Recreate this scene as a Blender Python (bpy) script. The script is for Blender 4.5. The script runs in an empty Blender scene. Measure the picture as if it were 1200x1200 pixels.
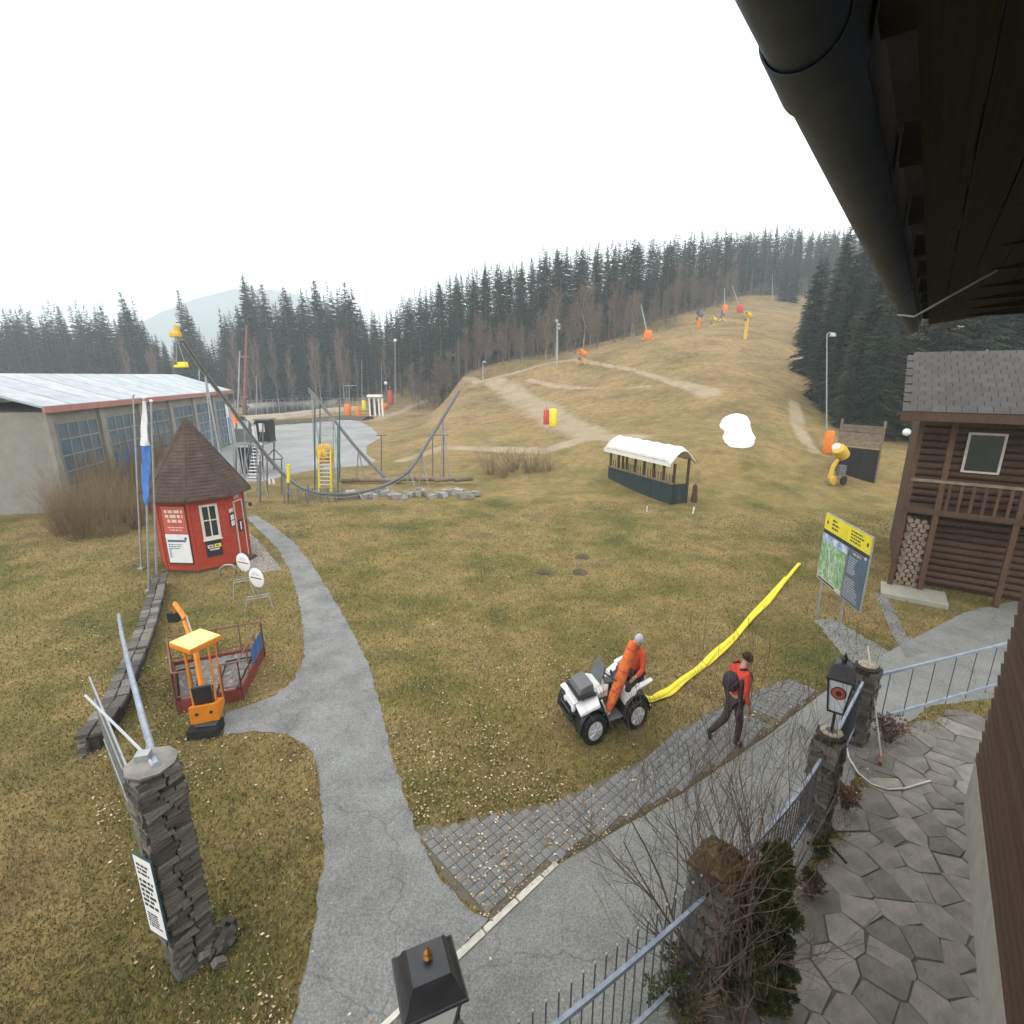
import bpy, bmesh, math, random
import numpy as np
from mathutils import Vector, Matrix, Euler
random.seed(7); np.random.seed(7)
S = bpy.context.scene
COL = S.collection
# ------------------------------------------------------------------ camera, world, sun, exposure
H = 6.1
PITCH = math.atan(160/600)
cam_d = bpy.data.cameras.new('camera'); cam = bpy.data.objects.new('camera', cam_d); COL.objects.link(cam)
cam.location = (0, 0, H); cam.rotation_euler = (math.pi/2 - PITCH, 0, 0)
cam_d.sensor_width = 36; cam_d.lens = 18; cam_d.clip_start = 0.05; cam_d.clip_end = 3000
S.camera = cam
S.render.engine = 'CYCLES'
S.cycles.max_bounces = 6; S.cycles.diffuse_bounces = 3; S.cycles.glossy_bounces = 2
S.cycles.transmission_bounces = 4; S.cycles.transparent_max_bounces = 8; S.cycles.volume_bounces = 3
S.cycles.caustics_reflective = False; S.cycles.caustics_refractive = False
S.cycles.use_denoising = True
S.view_settings.view_transform = 'Standard'; S.view_settings.look = 'None'
S.view_settings.exposure = 0.25; S.view_settings.gamma = 1.0
W = bpy.data.worlds.new('World'); S.world = W; W.use_nodes = True
nt = W.node_tree; nt.nodes.clear()
wo = nt.nodes.new('ShaderNodeOutputWorld'); bg = nt.nodes.new('ShaderNodeBackground')
sky = nt.nodes.new('ShaderNodeTexSky'); sky.sky_type = 'NISHITA'; sky.sun_disc = False
sky.sun_elevation = math.radians(32); sky.sun_rotation = math.radians(200)
bg.inputs['Strength'].default_value = 0.15
# overcast: the blue sky is veiled by an even white cloud deck
mx = nt.nodes.new('ShaderNodeMix'); mx.data_type = 'RGBA'
mx.inputs[0].default_value = 0.93
mx.inputs[7].default_value = (12.6, 12.5, 12.2, 1)
nt.links.new(sky.outputs[0], mx.inputs[6]); nt.links.new(mx.outputs[2], bg.inputs[0]); nt.links.new(bg.outputs[0], wo.inputs[0])
sun_d = bpy.data.lights.new('sun', 'SUN'); sun_d.energy = 0.6; sun_d.angle = math.radians(25); sun_d.color = (1, .96, .9)
sun = bpy.data.objects.new('sun', sun_d); COL.objects.link(sun); sun.location = (0, -20, 60)
sun.rotation_euler = (math.radians(50), 0, math.radians(-20))

# ------------------------------------------------------------------ geometry helpers
CP, SP = math.cos(PITCH), math.sin(PITCH)
def slope_of(py):
    d = 600 - py
    return (-600*SP + d*CP) / (600*CP + d*SP)
def zat(py, Y): return H + Y*slope_of(py)
def xat(px, py, Y): return (px-600)*Y/(600*CP + (600-py)*SP)
def at(px, py, Y): return Vector((xat(px, py, Y), Y, zat(py, Y)))
def G(px, py, z=0.0):                      # point where the sight line meets the level z
    Y = (z-H)/slope_of(py)
    return Vector((xat(px, py, Y), Y, z))
# terrain: heights measured at scattered places (sight px, py and distance), smoothly joined
K = H/7.2
_cp = []
for px, py, Y in [(500,515,55),(500,475,85),(500,455,112),(600,520,48),(600,470,75),(600,425,105),(700,520,42),(700,470,60),(700,430,82),
        (690,408,102),(800,560,33),(800,500,45),(800,450,58),(800,400,85),(800,372,118),(870,520,38),(870,480,47),(870,440,58),(870,395,85),
        (870,362,130),(880,347,158),(930,520,40),(930,450,60),(930,400,90),(930,356,150),(1000,560,33),(1000,490,55),(1000,440,85),(1000,360,150),
        (1090,560,33),(1090,490,55),(1090,440,85),(1090,360,150),(1300,560,33),(1300,440,85),(1300,360,150),(560,440,100),(740,395,115),(1000,345,190),(850,345,190),
        (650,420,104),(780,385,112),(450,478,100)]:
    p = at(px, py, Y*K); _cp.append((p.x, p.y, p.z))
for px, Y, z in [(560,160,15),(480,150,7),(640,150,19),(760,150,23),(400,150,3),(200,160,1.5),(300,150,1.5),(0,170,1),(-200,180,2),(640,190,24),(760,200,36),(500,200,14),(300,220,6),
        (900,200,38),(1000,230,46),(0,260,8),(1300,220,38),(600,260,36),(880,280,60)]:
    Y *= K; _cp.append(((px-600)*Y/610, Y, z*K))
for x in range(-90, 60, 15):
    for y in (-20, -5, 8, 20):
        _cp.append((x*K, y*K, 0.0))
for px in (-200, 0, 150, 300, 400):
    for Y in (35, 50, 65, 85, 105, 125): _cp.append(((px-600)*Y*K/600, Y*K, 0.0))
for px,Y in ((500,30),(500,42),(600,30),(600,38),(700,30),(780,27)): _cp.append(((px-600)*Y*K/600, Y*K, 0.0))
_C = np.array(_cp)
def _phi(r2): return np.sqrt(r2 + 36.0)
_D = _phi(((_C[:, None, :2]-_C[None, :, :2])**2).sum(-1))
_wts = np.linalg.solve(_D - 0.0*np.eye(len(_C)), _C[:, 2])
def _ss(a, b, v):
    t = np.clip((v-a)/(b-a), 0, 1); return t*t*(3-2*t)
def hz(x, y):
    x = np.asarray(x, float); y = np.asarray(y, float)
    sh = x.shape; X = x.ravel(); Y = y.ravel(); out = np.zeros(len(X))
    for i in range(0, len(X), 20000):
        r2 = (X[i:i+20000, None]-_C[None, :, 0])**2 + (Y[i:i+20000, None]-_C[None, :, 1])**2
        out[i:i+20000] = _phi(r2) @ _wts
    m = _ss(21.0, 31.0, Y)
    lot = (1-_ss(-14, -8, X))*(1-_ss(95, 112, Y))
    out = out*m*(1-lot)
    bump = 0.05*np.sin(X*.9+1)*np.sin(Y*.7) + .12*np.sin(X*.31)*np.sin(Y*.23+2) + .35*np.sin(X*.11+.4)*np.sin(Y*.09)
    out += bump*_ss(34, 60, Y)*(1-lot)
    return out.reshape(sh)
def hz1(x, y): return float(hz(np.array([x]), np.array([y]))[0])
_Ys = np.concatenate([np.linspace(2, 60, 400), np.linspace(60.3, 260, 400)])
def PT(px, py):                            # sight line to terrain
    xs = (px-600)*_Ys/(600*CP + (600-py)*SP); zr = H + _Ys*slope_of(py)
    d = zr - hz(xs, _Ys)
    k = np.argmax(d < 0)
    if d[k] >= 0: k = len(_Ys)-1
    a, b = d[k-1], d[k]; t = a/(a-b) if a != b else 0
    Y = _Ys[k-1] + t*(_Ys[k]-_Ys[k-1])
    x = xat(px, py, Y); return Vector((x, Y, hz1(x, Y)))

class Fr:                                  # a frame: u along, v up, w outward
    def __init__(s, o, u, n=None, v=(0, 0, 1)):
        s.o = Vector(o); s.u = Vector(u).normalized(); s.v = Vector(v).normalized()
        s.n = Vector(n).normalized() if n is not None else s.u.cross(s.v)
    def pt(s, a, b, c=0): return s.o + s.u*a + s.v*b + s.n*c

class MB:
    def __init__(s): s.v = []; s.f = []; s.m = []; s.mi = 0
    def add(s, vs, fs):
        b = len(s.v); s.v += [tuple(x) for x in vs]; s.f += [tuple(b+i for i in f) for f in fs]; s.m += [s.mi]*len(fs); return s
    def hexa(s, p):                        # 8 points: bottom ring, top ring
        return s.add(p, [(3,2,1,0),(4,5,6,7),(0,1,5,4),(1,2,6,5),(2,3,7,6),(3,0,4,7)])
    def box(s, c, sz, rz=0, R=None):
        R = R or Matrix.Rotation(rz, 3, 'Z'); c = Vector(c); x, y, z = (q/2 for q in sz)
        return s.hexa([c + R @ Vector(q) for q in ((-x,-y,-z),(x,-y,-z),(x,y,-z),(-x,y,-z),(-x,-y,z),(x,-y,z),(x,y,z),(-x,y,z))])
    def fbox(s, fr, u0, u1, v0, v1, w0, w1):
        return s.hexa([fr.pt(u0,v0,w1),fr.pt(u1,v0,w1),fr.pt(u1,v0,w0),fr.pt(u0,v0,w0),fr.pt(u0,v1,w1),fr.pt(u1,v1,w1),fr.pt(u1,v1,w0),fr.pt(u0,v1,w0)])
    def tube(s, pts, r, n=8, cap=True):
        pts = [Vector(p) for p in pts]; rs = r if isinstance(r, (list, tuple)) else [r]*len(pts)
        b = len(s.v); up = Vector((0, 0, 1)); prev = None
        for i, p in enumerate(pts):
            t = (pts[min(i+1, len(pts)-1)] - pts[max(i-1, 0)])
            t = t.normalized() if t.length > 1e-9 else Vector((0,0,1))
            if prev is None:
                a = t.cross(up);
                if a.length < .05: a = t.cross(Vector((1, 0, 0)))
                a.normalize()
            else:
                a = prev - t*prev.dot(t); a.normalize()
            prev = a; c = t.cross(a)
            for k in range(n):
                q = 2*math.pi*k/n; s.v.append(tuple(p + (a*math.cos(q) + c*math.sin(q))*rs[i]))
        for i in range(len(pts)-1):
            for k in range(n):
                s.f.append((b+i*n+k, b+i*n+(k+1) % n, b+(i+1)*n+(k+1) % n, b+(i+1)*n+k)); s.m.append(s.mi)
        if cap and n > 2:
            s.f.append(tuple(b+k for k in range(n))[::-1]); s.f.append(tuple(b+(len(pts)-1)*n+k for k in range(n))); s.m += [s.mi]*2
        return s
    def lathe(s, c, prof, n=16, sx=1, sy=1, R=None):   # profile of (r, z)
        c = Vector(c); b = len(s.v); R = R or Matrix.Identity(3)
        for r, z in prof:
            for k in range(n):
                q = 2*math.pi*k/n; s.v.append(tuple(c + R @ Vector((r*sx*math.cos(q), r*sy*math.sin(q), z))))
        for i in range(len(prof)-1):
            for k in range(n):
                s.f.append((b+i*n+k, b+i*n+(k+1) % n, b+(i+1)*n+(k+1) % n, b+(i+1)*n+k)); s.m.append(s.mi)
        s.f.append(tuple(b+k for k in range(n))[::-1]); s.f.append(tuple(b+(len(prof)-1)*n+k for k in range(n))); s.m += [s.mi]*2
        return s
    def ball(s, c, r, n=12, m=8, sc=(1,1,1)):
        pr = [(max(.001, math.sin(math.pi*i/m))*r, -math.cos(math.pi*i/m)*r*sc[2]) for i in range(m+1)]
        return s.lathe(c, pr, n, sc[0], sc[1])
    def slab(s, poly, z0, z1):             # polygon prism (world xy)
        n = len(poly)
        a = sum(poly[i][0]*poly[(i+1)%n][1]-poly[(i+1)%n][0]*poly[i][1] for i in range(n))
        if a < 0: poly = poly[::-1]
        vs = [(p[0], p[1], z0) for p in poly] + [(p[0], p[1], z1) for p in poly]
        return s.add(vs, [tuple(range(n))[::-1], tuple(range(n, 2*n))] + [(i, (i+1)%n, n+(i+1)%n, n+i) for i in range(n)])
    def build(s, name, mats, parent=None, smooth=None, loc=None, bevel=0, fn=None, **kw):
        me = bpy.data.meshes.new(name); vs = s.v
        if fn: vs = [tuple(fn(Vector(v))) for v in vs]
        if loc is not None: vs = [(v[0]-loc[0], v[1]-loc[1], v[2]-loc[2]) for v in vs]
        me.from_pydata(vs, [], s.f)
        mats = mats if isinstance(mats, (list, tuple)) else [mats]
        for m in mats: me.materials.append(m)
        if len(mats) > 1: me.polygons.foreach_set('material_index', s.m)
        if smooth:
            me.polygons.foreach_set('use_smooth', [True]*len(s.f)); me.set_sharp_from_angle(angle=math.radians(smooth))
        me.update()
        o = bpy.data.objects.new(name, me); COL.objects.link(o)
        if loc is not None: o.location = loc
        if parent is not None:
            o.parent = parent
            if loc is None: o.matrix_parent_inverse = Matrix.Translation(parent.location).inverted()   # meshes given in world space
            else: o.matrix_parent_inverse = Matrix.Translation(parent.location).inverted()
        if bevel:
            b = o.modifiers.new('bevel', 'BEVEL'); b.width = bevel; b.segments = 2; b.limit_method = 'ANGLE'
        for k, v in kw.items(): o[k] = v
        return o
def thing(name, label, cat, loc=(0,0,0), group=None):
    o = bpy.data.objects.new(name, None); COL.objects.link(o); o.location = loc; o.empty_display_size = .2
    o['label'] = label; o['category'] = cat
    if group: o['group'] = group
    return o
def copy_tree(src, loc, rz=0, sc=1, label=None, parent=None):
    c = src.copy(); COL.objects.link(c)
    if parent is None:
        c.location = loc; c.rotation_euler = (0, 0, rz)
        c.scale = (sc, sc, sc) if not isinstance(sc, tuple) else sc
        if label: c['label'] = label
    else: c.parent = parent
    for ch in list(src.children): copy_tree(ch, None, parent=c)
    return c
def inst(name, me, loc, rot=(0,0,0), sc=(1,1,1), parent=None):
    o = bpy.data.objects.new(name, me); COL.objects.link(o); o.location = loc; o.rotation_euler = rot; o.scale = sc
    if parent is not None:
        o.parent = parent; o.matrix_parent_inverse = Matrix.Translation(parent.location).inverted()
    return o
def tag(o, label=None, cat=None, group=None, kind=None):
    if label: o['label'] = label
    if cat: o['category'] = cat
    if group: o['group'] = group
    if kind: o['kind'] = kind
    return o
# ------------------------------------------------------------------ materials
def mat(name, c1, c2=None, scale=4, rough=.85, bump=.25, bscale=30, metal=0, rnd=0, c3=None, stretch=None, spec=.3, detail=6, speck=0):
    m = mat_(name, c1, c2, scale, rough, bump, bscale, metal, rnd, c3, stretch, spec, detail)
    if speck:
        t = m.node_tree; N = t.nodes; L = t.links; b = N['Principled BSDF']; src = b.inputs['Base Color'].links[0].from_socket
        tc = N.new('ShaderNodeTexCoord'); n = N.new('ShaderNodeTexNoise'); n.inputs['Scale'].default_value = speck; n.inputs['Detail'].default_value = 3; L.new(tc.outputs['Object'], n.inputs['Vector'])
        r = N.new('ShaderNodeValToRGB'); r.color_ramp.elements[0].position = .35; r.color_ramp.elements[1].position = .65; r.color_ramp.elements[0].color = (.72,.72,.72,1); r.color_ramp.elements[1].color = (1.2,1.2,1.2,1); L.new(n.outputs[0], r.inputs[0])
        # winding cracks and repaired patches
        n3 = N.new('ShaderNodeTexNoise'); n3.inputs['Scale'].default_value = 1.7; n3.inputs['Detail'].default_value = 4; L.new(tc.outputs['Object'], n3.inputs['Vector'])
        vm = N.new('ShaderNodeMix'); vm.data_type = 'RGBA'; vm.blend_type = 'LINEAR_LIGHT'; vm.inputs[0].default_value = .35; L.new(tc.outputs['Object'], vm.inputs[6]); L.new(n3.outputs[1], vm.inputs[7])
        v = N.new('ShaderNodeTexVoronoi'); v.feature = 'DISTANCE_TO_EDGE'; v.inputs['Scale'].default_value = .42; L.new(vm.outputs[2], v.inputs['Vector'])
        cr = N.new('ShaderNodeValToRGB'); cr.color_ramp.elements[0].position = .0; cr.color_ramp.elements[1].position = .006; cr.color_ramp.elements[0].color = (.68,.66,.63,1); cr.color_ramp.elements[1].color = (1,1,1,1); L.new(v.outputs['Distance'], cr.inputs[0])
        x1 = N.new('ShaderNodeMix'); x1.data_type = 'RGBA'; x1.blend_type = 'MULTIPLY'; x1.inputs[0].default_value = 1; L.new(src, x1.inputs[6]); L.new(r.outputs[0], x1.inputs[7])
        x2 = N.new('ShaderNodeMix'); x2.data_type = 'RGBA'; x2.blend_type = 'MULTIPLY'; x2.inputs[0].default_value = 1; L.new(x1.outputs[2], x2.inputs[6]); L.new(cr.outputs[0], x2.inputs[7]); L.new(x2.outputs[2], b.inputs['Base Color'])
    return m
def mat_(name, c1, c2=None, scale=4, rough=.85, bump=.25, bscale=30, metal=0, rnd=0, c3=None, stretch=None, spec=.3, detail=6):
    m = bpy.data.materials.new(name); m.use_nodes = True; t = m.node_tree; N = t.nodes; L = t.links
    b = N['Principled BSDF']; b.inputs['Roughness'].default_value = rough; b.inputs['Metallic'].default_value = metal
    b.inputs['Specular IOR Level'].default_value = spec
    tc = N.new('ShaderNodeTexCoord'); src = tc.outputs['Object']
    if stretch:
        mp = N.new('ShaderNodeMapping'); mp.inputs['Scale'].default_value = stretch; L.new(src, mp.inputs[0]); src = mp.outputs[0]
    c2 = c2 or tuple(x*.75 for x in c1)
    n = N.new('ShaderNodeTexNoise'); n.inputs['Scale'].default_value = scale; n.inputs['Detail'].default_value = detail; n.inputs['Roughness'].default_value = .62
    L.new(src, n.inputs['Vector'])
    r = N.new('ShaderNodeValToRGB'); r.color_ramp.elements[0].position = .32; r.color_ramp.elements[1].position = .68
    r.color_ramp.elements[0].color = (*c1, 1); r.color_ramp.elements[1].color = (*c2, 1)
    if c3:
        e = r.color_ramp.elements.new(.5); e.color = (*c3, 1)
    L.new(n.outputs[0], r.inputs[0]); out = r.outputs[0]
    if rnd:
        oi = N.new('ShaderNodeObjectInfo'); mr = N.new('ShaderNodeMapRange'); mr.inputs[3].default_value = 1-rnd; mr.inputs[4].default_value = 1+rnd
        L.new(oi.outputs['Random'], mr.inputs[0])
        hs = N.new('ShaderNodeHueSaturation'); L.new(mr.outputs[0], hs.inputs['Value']); L.new(out, hs.inputs['Color'])
        mr2 = N.new('ShaderNodeMapRange'); mr2.inputs[3].default_value = .5-.04*rnd; mr2.inputs[4].default_value = .5+.05*rnd
        wn = N.new('ShaderNodeMath'); wn.operation = 'FRACT'; mm = N.new('ShaderNodeMath'); mm.operation = 'MULTIPLY'; mm.inputs[1].default_value = 7.31
        L.new(oi.outputs['Random'], mm.inputs[0]); L.new(mm.outputs[0], wn.inputs[0]); L.new(wn.outputs[0], mr2.inputs[0]); L.new(mr2.outputs[0], hs.inputs['Hue'])
        out = hs.outputs[0]
    L.new(out, b.inputs['Base Color'])
    if bump:
        n2 = N.new('ShaderNodeTexNoise'); n2.inputs['Scale'].default_value = bscale; n2.inputs['Detail'].default_value = 5; L.new(src, n2.inputs['Vector'])
        bp = N.new('ShaderNodeBump'); bp.inputs['Strength'].default_value = bump; bp.inputs['Distance'].default_value = .02
        L.new(n2.outputs[0], bp.inputs['Height']); L.new(bp.outputs[0], b.inputs['Normal'])
    return m
M = {}
M['asphalt'] = mat('asphalt', (.27,.275,.27), (.16,.165,.16), 1.3, .9, .6, 160, c3=(.225,.225,.22), detail=15, speck=45)
M['asphalt2'] = mat('asphalt_lane', (.29,.29,.275), (.18,.185,.175), 1.0, .9, .6, 160, c3=(.24,.24,.225), detail=15, speck=45)
M['paver'] = mat('paver', (.20,.205,.205), (.15,.15,.145), 5, .9, .5, 60, rnd=.10, c3=(.18,.18,.175))
M['soil'] = mat('soil', (.07,.055,.035), (.11,.09,.06), 6, 1, .6, 50)
M['moss_joint'] = mat('mossy_joint', (.12,.105,.08), (.14,.13,.09), 5, 1, .6, 60)
M['gravel'] = mat('gravel', (.46,.43,.38), (.24,.22,.2), 9, .95, .8, 40, c3=(.26,.24,.22))
M['lot'] = mat('gravel_lot', (.33,.33,.34), (.22,.22,.22), .25, .95, .3, 10, c3=(.28,.28,.28), detail=10)
M['dirt'] = mat('dirt_track', (.4,.34,.26), (.27,.22,.15), 1.0, 1, .5, 10)
M['snow'] = mat('snow', (.80,.81,.83), (.62,.61,.60), 2.2, .7, .25, 3, detail=9)
M['kerb'] = mat('kerb_stone', (.62,.6,.54), (.45,.42,.36), 8, .9, .4, 50, rnd=.12)
M['flag'] = mat('flagstone', (.30,.265,.225), (.16,.155,.135), 3.2, .85, .7, 25, rnd=.28, c3=(.22,.205,.18), detail=10)
M['mortar'] = mat('mortar', (.08,.075,.065), (.12,.105,.09), 12, 1, .6, 60)
M['slate'] = mat('pillar_stone', (.20,.185,.16), (.075,.068,.06), 9, .85, .6, 30, rnd=.5)
M['boulder'] = mat('pale_boulder', (.34,.32,.29), (.2,.19,.17), 4, .9, .5, 20, rnd=.2)
M['slate_core'] = mat('pillar_core', (.035,.033,.03), (.05,.045,.04), 12, 1, .6, 30)
M['captop'] = mat('cap_stone', (.42,.37,.29), (.25,.2,.15), 14, .9, .5, 40)
M['moss'] = mat('dead_moss', (.10,.055,.025), (.20,.12,.06), 14, 1, .8, 60, c3=(.07,.05,.02))
M['fence'] = mat('blue_grey_paint', (.20,.24,.32), (.36,.40,.47), 7, .45, .1, 40)
M['fence_dk'] = mat('dark_picket_paint', (.05,.06,.08), (.09,.1,.12), 7, .5, .1, 40)
M['black'] = mat('black_paint', (.016,.017,.02), (.03,.03,.035), 8, .4, .1, 40, spec=.5)
M['black_rub'] = mat('black_rubber', (.018,.018,.018), (.03,.03,.03), 12, .9, .3, 60)
M['white'] = mat('white_paint', (.8,.8,.8), (.7,.71,.72), 6, .5, .05, 30)
M['white_glass'] = mat('milk_glass', (.72,.76,.80), (.66,.70,.74), 4, .25, 0)
M['gold'] = mat('brass', (.35,.18,.05), (.2,.1,.03), 20, .4, .3, 30, metal=.6)
M['redboard'] = mat('red_boards', (.44,.060,.028), (.33,.04,.022), 3, .75, .3, 30, stretch=(1,1,5))
M['redpaint'] = mat('faded_red_paint', (.26,.05,.04), (.17,.045,.04), 6, .8, .3, 30)
M['redsign'] = mat('red_sign', (.55,.11,.08), (.48,.09,.07), 3, .5, .02)
M['shingle'] = mat('brown_shingle', (.065,.045,.035), (.11,.08,.065), 3, .95, .6, 30, c3=(.08,.058,.048))
M['glassdk'] = mat('dark_glass', (.015,.03,.028), (.03,.045,.045), 3, .12, 0, spec=.6)
M['cream'] = mat('cream_frame', (.68,.64,.58), (.55,.5,.45), 6, .6, .1)
M['navy'] = mat('navy_panel', (.018,.02,.04), (.03,.03,.05), 5, .5, .05)
M['orange'] = mat('orange_paint', (.75,.26,.02), (.62,.19,.015), 5, .5, .1)
M['yellow'] = mat('yellow_paint', (.72,.48,.06), (.6,.38,.05), 5, .5, .1)
M['paleyellow'] = mat('sun_bleached_yellow', (.88,.74,.30), (.85,.66,.2), 4, .55, .05)
M['hose'] = mat('yellow_hose', (.82,.72,.05), (.70,.58,.03), 5, .6, .2, 14)
M['galv'] = mat('galvanised_steel', (.42,.44,.45), (.3,.32,.33), 8, .5, .1, 30, metal=.5)
M['grey'] = mat('grey_plastic', (.16,.165,.17), (.12,.12,.125), 6, .6, .1)
M['zinc'] = mat('weathered_zinc', (.05,.07,.105), (.10,.12,.15), 2.2, .58, .12, 9, metal=.25, c3=(.07,.09,.12), detail=10)
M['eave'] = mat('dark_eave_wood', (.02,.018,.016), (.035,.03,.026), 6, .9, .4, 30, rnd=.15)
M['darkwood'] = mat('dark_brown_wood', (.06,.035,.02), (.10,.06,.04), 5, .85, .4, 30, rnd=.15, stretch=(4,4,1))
M['log'] = mat('weathered_log', (.24,.19,.14), (.13,.10,.07), 6, .9, .5, 25, rnd=.2)
M['tile'] = mat('dark_roof_tile', (.075,.07,.068), (.045,.042,.04), 6, .8, .4, 25, rnd=.2)
M['bark'] = mat('spruce_bark', (.10,.08,.065), (.16,.13,.11), 3, 1, .5, 10)
M['needle'] = mat('spruce_needles', (.022,.034,.02), (.042,.055,.03), .6, .95, 0, rnd=.25, spec=.1, c3=(.03,.042,.024))
M['needle2'] = mat('brownish_spruce_needles', (.04,.042,.026), (.065,.055,.035), .6, .95, 0, rnd=.25, spec=.1)
M['twig'] = mat('bare_twigs', (.15,.11,.085), (.21,.15,.115), 2, 1, 0, rnd=.2, spec=.1)
M['larch'] = mat('reddish_twigs', (.115,.085,.07), (.17,.125,.10), 2, 1, 0, rnd=.2, spec=.1)
M['birch'] = mat('pale_bark', (.34,.31,.27), (.2,.17,.14), 3, 1, .3, 10)
M['shrubbark'] = mat('shrub_bark', (.16,.12,.10), (.09,.06,.05), 12, .9, .3, 60)
M['thuja'] = mat('thuja_leaf', (.045,.055,.018), (.11,.115,.04), 4, .9, 0, c3=(.065,.075,.025), spec=.15)
M['drybrush'] = mat('dry_brush', (.17,.12,.07), (.25,.19,.11), 3, 1, 0, spec=.1)
M['roofmetal'] = mat('sheet_metal_roof', (.30,.34,.38), (.50,.53,.56), 1.5, .45, .1, 10, metal=.2, rnd=.1)
M['hallwall'] = mat('grey_hall_wall', (.22,.21,.19), (.28,.27,.24), 2, .9, .2)
M['hallred'] = mat('faded_red_fascia', (.42,.20,.17), (.34,.14,.12), 3, .7, .1)
M['bluewin'] = mat('blue_grey_glazing', (.05,.10,.16), (.09,.15,.21), 1.2, .2, 0, spec=.6)
M['blue'] = mat('blue_cloth', (.09,.24,.62), (.06,.17,.50), 5, .8, .3)
M['bluepaint'] = mat('blue_paint', (.05,.15,.38), (.04,.11,.28), 5, .6, .1)
M['teal'] = mat('teal_paint', (.04,.12,.13), (.03,.08,.09), 5, .6, .1)
M['whitecloth'] = mat('white_cloth', (.78,.78,.78), (.68,.68,.7), 5, .8, .2)
M['shelter'] = mat('dark_green_panel', (.02,.04,.04), (.03,.05,.05), 3, .8, .2)
M['awning'] = mat('white_tarpaulin', (.80,.80,.78), (.70,.70,.67), 3, .6, .2)
M['rust'] = mat('reddish_steel', (.25,.12,.09), (.17,.08,.06), 4, .7, .1)
M['water'] = mat('pond_water', (.03,.045,.045), (.05,.065,.06), .3, .12, .15, 3, spec=.5)
M['plinth'] = mat('pale_plaster', (.35,.33,.28), (.28,.26,.22), 4, .9, .2)
M['skin'] = mat('skin', (.55,.32,.23), (.5,.28,.2), 10, .6, .05)
M['hair'] = mat('dark_hair', (.02,.014,.01), (.035,.025,.02), 30, .8, .3, 60)
M['jacketred'] = mat('red_jacket', (.72,.075,.04), (.58,.05,.03), 6, .75, .5, 14)
M['jacketdk'] = mat('dark_cloth', (.03,.025,.035), (.05,.04,.05), 6, .85, .5, 14)
M['trouser'] = mat('dark_trousers', (.045,.03,.035), (.07,.045,.05), 8, .9, .5, 12)
M['orangecloth'] = mat('orange_red_suit', (.62,.10,.04), (.5,.07,.03), 6, .8, .5, 14)
M['net'] = mat('orange_net_roll', (.78,.22,.05), (.55,.09,.04), 11, .85, .8, 30, c3=(.68,.16,.04))
M['padorange'] = mat('orange_foam_pad', (.80,.24,.03), (.7,.18,.03), 5, .7, .2)
M['padred'] = mat('red_foam_pad', (.62,.08,.06), (.5,.06,.05), 5, .7, .2)
M['leaf'] = mat('dry_leaf', (.50,.38,.24), (.30,.17,.08), 3, .8, 0, spec=.2, c3=(.4,.28,.16))
M['leafpale'] = mat('pale_leaf', (.72,.64,.5), (.5,.4,.26), 3, .8, 0, spec=.2)
M['grass'] = mat('grass_blades', (.12,.115,.038), (.25,.195,.095), .35, .9, 0, spec=.1, c3=(.175,.15,.058), detail=8)
M['brown_dry'] = mat('dry_flower', (.16,.08,.06), (.24,.14,.11), 9, 1, 0)
M['mapgreen'] = mat('map_print', (.10,.25,.10), (.55,.65,.55), 7, .5, 0, c3=(.25,.42,.22))
M['mapsky'] = mat('map_sky_print', (.12,.22,.50), (.75,.8,.9), 5, .5, 0)
M['slatepanel'] = mat('slate_blue_panel', (.08,.12,.17), (.11,.15,.2), 4, .5, 0)
M['inkdark'] = mat('dark_ink', (.04,.04,.045), (.05,.05,.05), 4, .6, 0)
M['inkgrey'] = mat('pale_ink', (.4,.42,.47), (.45,.47,.5), 4, .6, 0)
M['hill'] = mat('far_hill_forest', (.035,.05,.04), (.07,.07,.055), .06, 1, 1, .4)
# ------------------------------------------------------------------ ground
gm = bpy.data.materials.new('meadow'); gm.use_nodes = True; t = gm.node_tree; N = t.nodes; L = t.links
pb = N['Principled BSDF']; pb.inputs['Roughness'].default_value = .95; pb.inputs['Specular IOR Level'].default_value = .15
tc = N.new('ShaderNodeTexCoord')
def gnoise(sc, det, ro=.6):
    n = N.new('ShaderNodeTexNoise'); n.inputs['Scale'].default_value = sc; n.inputs['Detail'].default_value = det; n.inputs['Roughness'].default_value = ro
    L.new(tc.outputs['Object'], n.inputs['Vector']); return n.outputs[0]
def ramp(src, stops):
    r = N.new('ShaderNodeValToRGB'); e = r.color_ramp.elements
    e[0].position, e[0].color = stops[0][0], (*stops[0][1], 1); e[1].position, e[1].color = stops[-1][0], (*stops[-1][1], 1)
    for p, c in stops[1:-1]: q = e.new(p); q.color = (*c, 1)
    L.new(src, r.inputs[0]); return r.outputs[0]
def mixc(f, a, b, mode='MIX'):
    m = N.new('ShaderNodeMix'); m.data_type = 'RGBA'; m.blend_type = mode
    if isinstance(f, float): m.inputs[0].default_value = f
    else: L.new(f, m.inputs[0])
    L.new(a, m.inputs[6]); L.new(b, m.inputs[7]); return m.outputs[2]
near0 = ramp(gnoise(.35, 12, .68), [(.33, (.085,.10,.03)), (.45, (.165,.145,.05)), (.56, (.26,.20,.09)), (.68, (.15,.10,.05))])
near = mixc(.6, near0, ramp(gnoise(.8, 10, .7), [(.36, (.6,.62,.55)), (.6, (1.25,1.15,1.1))]), 'MULTIPLY')
far = ramp(gnoise(.12, 12, .65), [(.30, (.13,.115,.05)), (.42, (.24,.18,.09)), (.52, (.31,.225,.125)), (.60, (.20,.145,.075)), (.72, (.28,.19,.11))])
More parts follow.
